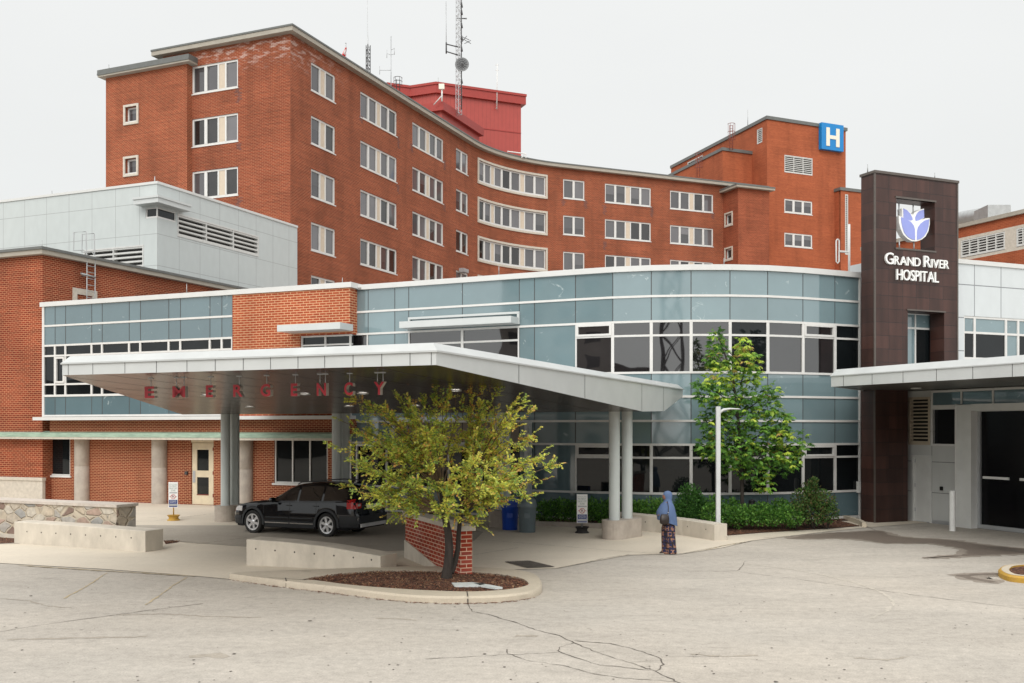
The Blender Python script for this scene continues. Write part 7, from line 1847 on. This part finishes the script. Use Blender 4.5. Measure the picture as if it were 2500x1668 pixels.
# ================================================================== FOLIAGE
def leaf_mat(name, trans=.25, rough=.5):
    m, t, b = new_mat(name); at = t.nodes.new('ShaderNodeAttribute'); at.attribute_name = 'leaf_colour'
    t.links.new(at.outputs['Color'], b.inputs['Base Color']); b.inputs['Roughness'].default_value = rough; b.inputs['Specular IOR Level'].default_value = .35
    tr = t.nodes.new('ShaderNodeBsdfTranslucent'); t.links.new(at.outputs['Color'], tr.inputs[0]); mx = t.nodes.new('ShaderNodeMixShader'); mx.inputs[0].default_value = trans
    t.links.new(b.outputs[0], mx.inputs[1]); t.links.new(tr.outputs[0], mx.inputs[2]); t.links.new(mx.outputs[0], t.nodes['Material Output'].inputs[0]); return m
LEAF = leaf_mat('leaf', .42)
def leaf_mesh(name, quads, cols, parent, loc=None):
    """quads: (n,4,3) leaf faces, cols (n,3)"""
    q = np.asarray(quads, dtype=np.float32); n = len(q); c = np.asarray(cols, dtype=np.float32)
    org = ORG.get(parent.name, Vector((0, 0, 0))) if parent is not None else Vector(loc)
    q = q - np.array(tuple(org), dtype=np.float32)
    me = bpy.data.meshes.new(name); me.vertices.add(n * 4); me.loops.add(n * 4); me.polygons.add(n)
    me.vertices.foreach_set('co', q.ravel()); me.loops.foreach_set('vertex_index', np.arange(n * 4, dtype=np.int32)); me.polygons.foreach_set('loop_start', np.arange(0, n * 4, 4, dtype=np.int32))
    me.update(calc_edges=True)
    ca = me.color_attributes.new('leaf_colour', 'FLOAT_COLOR', 'CORNER'); cc = np.ones((n, 4, 4), dtype=np.float32); cc[:, :, :3] = c[:, None, :]; ca.data.foreach_set('color', cc.ravel())
    me.materials.append(LEAF); me.validate(); o = bpy.data.objects.new(name, me); COL.objects.link(o)
    if parent is not None: o.parent = parent
    else: o.location = org
    return o
def unit(v): return v / (np.linalg.norm(v, axis=-1, keepdims=True) + 1e-9)
def leaf_quads(base, d, nrm_, L, wd):
    """kite shaped leaf from base along d"""
    d = unit(d); s = unit(np.cross(d, nrm_)); up = unit(np.cross(s, d)); L = L[:, None]; wd = wd[:, None]
    tip = base + d * L; mid = base + d * L * .52
    return np.stack([base, mid + s * wd * .5 + up * L * .06, tip, mid - s * wd * .5 + up * L * .06], axis=1)

# --- small yellow green tree on the island
def island_tree():
    base = np.array([-1.42, 20.55, KH]); t_ = thing('island_tree', 'small yellow green tree with a forked dark trunk on the kerbed island', 'tree', tuple(base))
    m = MB()
    P = lambda px, py, Y=20.5: Vector(((px - 1250) / F * Y, Y, CH - (py - HZ) / F * Y))
    m.tube([P(1088, 1432), P(1090, 1412), P(1094, 1380), P(1097, 1340), P(1094, 1300), P(1088, 1270), P(1082, 1240, 20.4), P(1078, 1200, 20.4), P(1080, 1150, 20.5)], [.145, .115, .097, .088, .078, .068, .057, .044, .032], 12)
    m.tube([P(1101, 1398, 20.6), P(1111, 1372, 20.7), P(1118, 1340, 20.75), P(1120, 1300, 20.8), P(1124, 1262, 20.8), P(1136, 1220, 20.9), P(1150, 1170, 21)], [.07, .06, .054, .05, .044, .036, .026], 10)
    for a_, b_, c_ in ((P(1088, 1434), P(1072, 1440, 20.3), .05), (P(1090, 1434), P(1110, 1440, 20.4), .05)): m.tube([a_ + Vector((0, 0, .05)), b_], [c_, .012], 7)
    m.build('trunk', M['bark'], t_)
    C0 = np.array([(1083 - 1250) / F * 20.5, 20.5, CH - (1120 - HZ) / F * 20.5])
    # limbs fan out from the two forks; their ends follow the photo's uneven outline
    tips_px = [(822, 1092), (838, 1030), (868, 975), (905, 985), (860, 1130), (838, 1188), (880, 1200), (915, 1240), (950, 1258), (972, 972), (1000, 1010), (1035, 985), (1060, 950), (1080, 985), (1098, 940), (1125, 990), (1150, 960), (1185, 935), (1215, 945), (1180, 1000), (1215, 1000), (1255, 985), (1290, 1010), (1300, 1060), (1345, 1140), (1318, 1175), (1290, 1210), (1280, 1085), (1250, 1218), (1200, 1235), (1178, 1284), (1120, 1262), (1060, 1236), (1000, 1240), (930, 1200), (920, 1100), (880, 1060), (1240, 1130), (1230, 1060), (1160, 1060), (1060, 1060), (1000, 1100), (960, 1040), (1150, 1262), (930, 1240), (1250, 1190), (1320, 1120), (1000, 985), (1270, 985)]
    rs = np.random.default_rng(11); limbs = []
    forks = [np.array(tuple(P(1084, 1255))), np.array(tuple(P(1080, 1190))), np.array(tuple(P(1128, 1245, 20.8))), np.array(tuple(P(1145, 1185, 21)))]
    tips = []
    for px, py in tips_px:
        r_ = ((px - 1083) / 262) ** 2 + ((py - 1115) / 190) ** 2; mx_ = 1.7 * math.sqrt(max(.12, 1 - min(1, r_)))
        tips.append((px, py, rs.uniform(-1, 1) * mx_ * .8))
    for k in range(44):
        while True:
            px, py = rs.uniform(850, 1320), rs.uniform(990, 1245); r_ = ((px - 1083) / 240) ** 2 + ((py - 1120) / 172) ** 2
            if r_ < 1: break
        tips.append((px, py, rs.choice([-1, 1]) * 1.75 * math.sqrt(1 - r_) * rs.uniform(.55, 1)))
    br = MB(); Bp, Bd, Bn, Bl, Bw, Bc = [], [], [], [], [], []
    pal = np.array([(.40, .50, .10), (.52, .58, .11), (.70, .68, .12), (.78, .68, .14), (.24, .37, .10), (.58, .31, .09), (.68, .44, .14)])
    for (px, py, dep) in tips:
        Y = 20.5 + dep; tip = np.array([(px - 1250) / F * Y, Y, CH - (py - HZ) / F * Y])
        fk = forks[(0 if py > 1100 else 1) + (2 if (px > 1130) else 0)] + rs.normal(0, .03, 3)
        v = tip - fk; ln = np.linalg.norm(v)
        mid = fk + v * .5 + np.array([0, 0, .12 * ln * (1 if py < 1180 else .9)]) + rs.normal(0, .05, 3)
        n = 9; ts = np.linspace(0, 1, n)[:, None]; C = (1 - ts) ** 2 * fk + 2 * ts * (1 - ts) * mid + ts ** 2 * tip
        br.tube([Vector(p) for p in C], list(np.linspace(.018, .004, n)), 5, cap=False)
        warm = rs.random() * .75 + (.35 if px > 1100 else 0) + (.15 if py < 1050 else 0); ntw = int(5 + ln * 10)
        for j in range(ntw):
            t = rs.uniform(.28, 1.0); k = t * (n - 1); i = min(int(k), n - 2); p = C[i] + (C[i + 1] - C[i]) * (k - i); ax = unit(C[i + 1] - C[i])
            d = unit(ax * .8 + rs.normal(0, .55, 3) + np.array([0, 0, .05])); L = rs.uniform(.16, .36) * (1.15 - .35 * t)
            if j == 0: p = C[-1]; d = ax
            br.tube([Vector(p), Vector(p + d * L * .5), Vector(p + d * L + np.array([0, 0, -.02]))], [.004, .003, .002], 3, cap=False) if j % 2 == 0 else None
            # pinnate sprays: leaflets either side of the twig
            nl = int(L / .017); q = np.arange(nl); f = (q + .5) / nl
            s_ = unit(np.cross(d, np.array([0, 0, 1.0]) + rs.normal(0, .4, 3))); side = np.where(q % 2 == 0, 1.0, -1.0)[:, None]
            pos = p + d * (f * L)[:, None] + np.array([0, 0, -.03]) * (f ** 2)[:, None]
            dd = d * .55 + s_ * side * .9 + rs.normal(0, .22, (nl, 3))
            Bp.append(pos); Bd.append(dd); Bn.append(np.array([0, -.45, 1.0]) + rs.normal(0, .4, (nl, 3)))
            l_ = rs.uniform(.050, .082, nl); Bl.append(l_); Bw.append(l_ * .62)
            w_ = np.clip(warm + rs.normal(0, .25), 0, 1); pr = np.array([.32 - .2 * w_, .28, .10 + .28 * w_, .03 + .16 * w_, .25 - .2 * w_, .02 + .07 * w_, .02 + .09 * w_]); pr = np.clip(pr, .005, 1); pr /= pr.sum()
            ci = rs.choice(7, nl, p=pr); base_c = rs.choice(7, p=pr); ci = np.where(rs.random(nl) < .5, base_c, ci)
            Bc.append(np.minimum(pal[ci] * 1.12 * rs.uniform(.75, 1.2, (nl, 1)), .85))
    # bare shoots above the crown
    for (p0, p1) in (((1100, 1000), (1063, 945)), ((1062, 945), (1006, 922)), ((1100, 1020), (1090, 960)), ((1112, 990), (1106, 905)), ((1215, 1060), (1190, 925)), ((1130, 1010), (1140, 960))):
        a_, b_ = P(*p0), P(*p1); br.tube([a_, a_.lerp(b_, .5) + Vector((.02, 0, 0)), b_], [.007, .005, .003], 5, cap=False)
    for px, py, spread, n, w_ in ((1072, 915, 14, 60, 1), (1004, 922, 10, 25, 1), (1080, 935, 10, 40, .9), (1186, 925, 16, 90, .6), (1176, 945, 14, 60, .6), (1195, 912, 10, 45, .7)):
        pos = np.array([tuple(P(px + rs.normal(0, spread * .6), py + rs.normal(0, spread), 20.4)) for _ in range(n)]); Bp.append(pos); Bd.append(rs.normal(0, 1, (n, 3)) + np.array([0, 0, -.2])); Bn.append(rs.normal(0, 1, (n, 3))); l_ = rs.uniform(.03, .055, n); Bl.append(l_); Bw.append(l_ * .5)
        Bc.append(np.array([(.34, .13, .045), (.30, .17, .05), (.25, .24, .045)])[rs.choice(3, n, p=[.6, .25, .15] if w_ > .8 else [.1, .3, .6])])
    br.build('branches', M['twig'], t_)
    q = leaf_quads(np.concatenate(Bp), np.concatenate(Bd), np.concatenate(Bn), np.concatenate(Bl), np.concatenate(Bw)); leaf_mesh('crown', q, np.concatenate(Bc), t_); print('island leaves', len(q))
island_tree()

# --- dark green tree by the curved glass
def wall_tree():
    Y0 = 31.6; P = lambda px, py, Y=Y0: np.array([(px - 1250) / F * Y, Y, CH - (py - HZ) / F * Y])
    b0 = P(1811, 1280); t_ = thing('wall_tree', 'young green tree with large drooping leaves beside the lamp post', 'tree', (b0[0], b0[1], 0.05)); rs = np.random.default_rng(5)
    m = MB(); m.tube([Vector(P(1812, 1284)), Vector(P(1812, 1220)), Vector(P(1811, 1150)), Vector(P(1806, 1080)), Vector(P(1800, 1000)), Vector(P(1790, 930)), Vector(P(1768, 860)), Vector(P(1752, 815))], [.07, .06, .055, .05, .045, .035, .022, .01], 10)
    blobs = [(1752, 826, 22, 26, 50), (1752, 870, 34, 34, 90), (1762, 915, 46, 36, 120), (1815, 842, 22, 20, 40), (1822, 880, 38, 30, 90), (1832, 915, 34, 28, 80), (1735, 960, 44, 34, 110), (1775, 975, 55, 40, 150), (1830, 965, 42, 34, 90), (1720, 935, 30, 16, 20), (1800, 1020, 70, 38, 190), (1740, 1030, 42, 36, 110), (1870, 985, 34, 36, 80), (1885, 950, 20, 26, 30), (1895, 1030, 42, 40, 130), (1845, 1060, 62, 40, 180), (1905, 1065, 28, 22, 50), (1780, 1090, 74, 36, 200), (1735, 1090, 38, 34, 90), (1850, 1115, 62, 32, 150), (1920, 1105, 38, 26, 80), (1960, 1090, 24, 16, 22), (1950, 1065, 24, 14, 16), (1790, 1130, 44, 26, 80), (1840, 1150, 36, 28, 70), (1895, 1140, 44, 24, 80), (1865, 1180, 26, 20, 36), (1930, 1125, 28, 18, 30)]
    Bp, Bd, Bn, Bl, Bw, Bc = [], [], [], [], [], []
    for (bx, by, rx, ry, n) in blobs:
        st = P(1808, min(by + 60, 1160)); c = P(bx, by, Y0 + rs.uniform(-.3, .3)); mid = (st + c) / 2 + np.array([0, 0, -.05]); m.tube([Vector(st), Vector(mid), Vector(c)], [.022, .015, .007], 6, cap=False)
        fresh = rs.random() < (.5 if by < 930 or (bx > 1830 and by > 1120) else .16)
        for k in range(int(n * .85)):
            v = unit(rs.normal(0, 1, 3)) * rs.uniform(.35, 1) ** .6
            dep = (rx + 6) / F * Y0 * 1.15; p = c + np.array([v[0] * rx / F * Y0, v[1] * dep, v[2] * ry / F * Y0])
            out_ = unit(v * np.array([1, 1, .5]) + np.array([0, 0, .15]) + rs.normal(0, .3, 3))
            nl = rs.integers(5, 8); an = np.linspace(-1.9, 1.9, nl) + rs.normal(0, .1, nl); side = unit(np.cross(out_, np.array([0, 0, 1.0]) + rs.normal(0, .25, 3)))
            dd = out_ * np.cos(an)[:, None] + side * np.sin(an)[:, None]; dd[:, 2] -= .75
            L = rs.uniform(.13, .22) * (1 - .28 * np.abs(an) / 1.9); Bp.append(np.repeat(p[None], nl, 0)); Bd.append(dd); Bn.append(np.repeat(np.array([[0, 0, 1.0]]), nl, 0) + rs.normal(0, .35, (nl, 3))); Bl.append(L); Bw.append(L * .42)
            g = np.array([(.11, .25, .045), (.18, .36, .055), (.06, .15, .035), (.38, .54, .08), (.56, .66, .10), (.56, .40, .12)]); pr = [.10, .22, .05, .30, .28, .05] if fresh else [.34, .28, .22, .12, .03, .01]
            Bc.append(np.repeat((g[rs.choice(6, p=pr)] * rs.uniform(.8, 1.2))[None], nl, 0))
    m.build('trunk', M['bark'], t_)
    q = leaf_quads(np.concatenate(Bp), np.concatenate(Bd), np.concatenate(Bn), np.concatenate(Bl), np.concatenate(Bw)); leaf_mesh('crown', q, np.concatenate(Bc), t_); print('wall leaves', len(q))
wall_tree()

def shrub(name, label, cat, blobs, pal, n_per, ll, seed=1, group=None, up=.3, kind=None, tops=0):
    rs = np.random.default_rng(seed); Bp, Bd, Bn, Bl, Bw, Bc = [], [], [], [], [], []
    pal = np.array(pal); st = MB(); g0 = None
    for (c, r_) in blobs:
        c = np.array(c, float); r_ = np.array(r_, float); n = int(n_per * max(.2, r_[0] * r_[2] * 4))
        if g0 is None: g0 = (c[0], c[1], 0.02)
        for k in range(5): e_ = c + rs.normal(0, .5, 3) * r_; st.tube([Vector((c[0] + rs.normal(0, .05), c[1] + rs.normal(0, .05), .03)), Vector(e_)], [.012, .004], 4, cap=False)
        v = unit(rs.normal(0, 1, (n, 3))) * rs.uniform(.25, 1.08, (n, 1)) ** .5; clump = rs.normal(0, 1, (24, 3)); cl = unit(clump)
        bumpv = 1 + .16 * np.max(v @ cl.T, axis=1, keepdims=True) - .12
        p = c + v * r_ * bumpv; p[:, 2] = np.abs(p[:, 2] - .04) + .04
        d = v * .8 + rs.normal(0, .6, (n, 3)); d[:, 2] += up; Bp.append(p); Bd.append(d); Bn.append(np.array([0, 0, 1.0]) + rs.normal(0, .6, (n, 3))); l_ = rs.uniform(ll * .7, ll * 1.3, n); Bl.append(l_); Bw.append(l_ * .6)
        ci = rs.choice(len(pal), n); Bc.append(pal[ci] * 1.3 * rs.uniform(.7, 1.3, (n, 1)))
    if kind: 
        q = leaf_quads(np.concatenate(Bp), np.concatenate(Bd), np.concatenate(Bn), np.concatenate(Bl), np.concatenate(Bw)); o = leaf_mesh(name, q, np.concatenate(Bc), None, loc=g0); tag(o, label, cat, group, kind); return o
    root = thing(name, label, cat, g0, 0, group); st.build('stems', M['bark'], root)
    q = leaf_quads(np.concatenate(Bp), np.concatenate(Bd), np.concatenate(Bn), np.concatenate(Bl), np.concatenate(Bw)); leaf_mesh('foliage', q, np.concatenate(Bc), root); return root
def B_(px, py, rx, ry, Y, dep=1.0):       # blob from its outline in the photo, at its real distance
    return (((px - 1250) / F * Y, Y, CH - (py - HZ) / F * Y), (rx / F * Y, dep * rx / F * Y if dep > 0 else -dep, ry / F * Y))
GR = [(.085, .21, .035), (.06, .155, .028), (.14, .29, .05), (.04, .11, .022)]
hb = []
for k, px in enumerate(range(1325, 1545, 24)): hb.append(B_(px, 1250 - (k % 3) * 3, 22, 27, 33.6 - k * .04, -.38))
shrub('low_hedge', 'clipped green hedge on both sides of the twin columns', 'hedge', hb, GR, 1500, .085, 2)
hb = []
for px, py, ry, Y in ((1560, 1248, 26, 33.1), (1590, 1243, 26, 33.0), (1615, 1246, 26, 32.8), (1640, 1250, 26, 32.6)): hb.append(B_(px, py, 24, ry, Y, -.4))
shrub('leafy_shrub', 'fresh green shrub behind the person', 'shrub', hb, [(.11, .25, .045), (.16, .31, .06), (.07, .17, .03)], 1500, .085, 3)
hb = [B_(1690, 1262, 42, 34, 32.0, -.5), B_(1688, 1232, 37, 32, 32.0, -.45), B_(1684, 1206, 26, 24, 32, -.35), B_(1672, 1250, 26, 30, 31.9, -.4), B_(1705, 1240, 20, 26, 32, -.3)]
shrub('round_shrub', 'dark green rounded shrub behind the low wall left of the lamp post', 'shrub', hb, [(.035, .10, .024), (.05, .135, .03), (.075, .18, .035)], 2300, .07, 4)
hb = []
for k, px in enumerate(range(1735, 1935, 22)): hb.append(B_(px, 1256 + (k % 2) * 6, 24, 24 - (k % 3) * 2, 31.3 + .02 * k, -.55))
hb += [B_(1790, 1240, 22, 22, 31.8, -.4), B_(1745, 1232, 20, 22, 31.6, -.4), B_(1860, 1246, 22, 18, 31.4, -.4), B_(1905, 1240, 22, 22, 31.8, -.4)]
shrub('ground_cover', 'mass of fresh green ground cover plants under the young tree', 'ground cover', hb, GR + [(.11, .22, .04)], 1500, .09, 5, kind='stuff')
hb = [B_(1985, 1245, 48, 32, 31.8, -.6), B_(1972, 1218, 38, 26, 31.9, -.5), B_(2005, 1225, 34, 28, 32, -.45), B_(1978, 1196, 22, 20, 32, -.3), B_(2020, 1255, 26, 20, 31.9, -.35), B_(1945, 1252, 30, 24, 31.6, -.4), B_(1986, 1180, 9, 14, 32, -.15)]
shrub('large_shrub', 'large dark leafy shrub at the right end of the planted bed', 'shrub', hb, [(.04, .10, .026), (.065, .13, .035), (.10, .17, .04), (.12, .10, .04)], 1500, .08, 6)
m = MB(); q = W(1836, 1232, 33.2); m.lathe([(.13, -.25), (.14, .0), (.11, .12), (.05, .17), (.001, .18)], tuple(q), 16); m.tube([(q.x, q.y, q.z - .2), (q.x, q.y, 0)], .1, 10); o = m.build('vent_cap', M['black'], None, loc=(q.x, q.y, 0)); tag(o, 'black domed vent pipe at the glass wall behind the green plants', 'vent')

# ================================================================== ACROSS THE STREET (seen mirrored in the glass)
def mirrored_block(c, w_, d_, h_, mat, label, rot=0):
    t_ = thing('apartment_building', label, 'building', (c[0], c[1], 0), rot); m = MB(); m.box(-w_ / 2, w_ / 2, -d_ / 2, d_ / 2, 0, h_); m.build('wall', mat, t_, local=True)
    for sgn in (1,):
        for i in range(int(w_ / 4)):
            m = MB()
            for k in range(int(h_ / 3.2)):
                x = -w_ / 2 + 1 + i * 4; m.box(x, x + 2, d_ / 2 - .05, d_ / 2 + .06, 1 + k * 3.2, 2.6 + k * 3.2)
            m.build('window_column', M['black'], t_, local=True)
pale = pmat('far_wall', (.28, .25, .23), .8, .1, .5); dk = pmat('far_dark', (.06, .045, .04), .8, .2, .5)
mirrored_block((-66, -34), 26, 14, 24, pale, 'grey apartment block mirrored in the curved glass windows', R(-44))
mirrored_block((-24, -60), 30, 16, 11, dk, 'low dark building mirrored in the curved glass windows', R(-20))
mirrored_block((40, -70), 60, 16, 10.5, dk, 'long low dark building mirrored in the lower windows', R(15))
mirrored_block((-80, 10), 30, 16, 8, dk, 'low dark building beyond the left edge mirrored in the lower windows', R(-70))
pm = thing('power_pylon', 'lattice power pylon mirrored in the curved glass', 'pylon', (-1.5, -48, 0)); m = MB()
for k in range(9):
    z0, z1 = k * 3.6, (k + 1) * 3.6; r0, r1 = 2.4 - k * .22, 2.4 - (k + 1) * .22
    for i in range(4):
        a_, b_ = R(45 + 90 * i), R(135 + 90 * i); p = lambda r_, an, z: (r_ * math.cos(an), r_ * math.sin(an), z)
        m.tube([p(r0, a_, z0), p(r1, a_, z1)], .12, 4); m.tube([p(r0, a_, z0), p(r1, b_, z1)], .07, 4, cap=False); m.tube([p(r0, b_, z0), p(r1, a_, z1)], .07, 4, cap=False)
m.build('lattice', M['dark_metal'], pm, local=True)
GRD = [(.025, .045, .018), (.04, .06, .022)]
for k, (x, y, s_) in enumerate(((26, -22, 1.0), (36, -12, 1.2), (14, -34, .8))):
    rs = np.random.default_rng(40 + k); t_ = thing('street_tree', ['leafy street tree mirrored in the window of the brown tower', 'broad street tree mirrored in the right wing windows', 'small street tree mirrored in the curved glass'][k], 'tree', (x, y, 0)); m = MB(); m.tube([(x, y, 0), (x, y, 4 * s_), (x + .3, y, 7 * s_)], [.3, .2, .08], 8); m.build('trunk', M['bark'], t_)
    n = 2600; v = unit(rs.normal(0, 1, (n, 3))) * rs.uniform(.2, 1, (n, 1)) ** .6; p = np.array([x, y, 6.5 * s_]) + v * np.array([3.6, 3.6, 3.4]) * s_ + rs.normal(0, .25, (n, 3)); l_ = rs.uniform(.3, .6, n)
    leaf_mesh('crown', leaf_quads(p, rs.normal(0, 1, (n, 3)), rs.normal(0, 1, (n, 3)), l_, l_ * .7), np.array(GRD)[rs.choice(2, n)], t_)
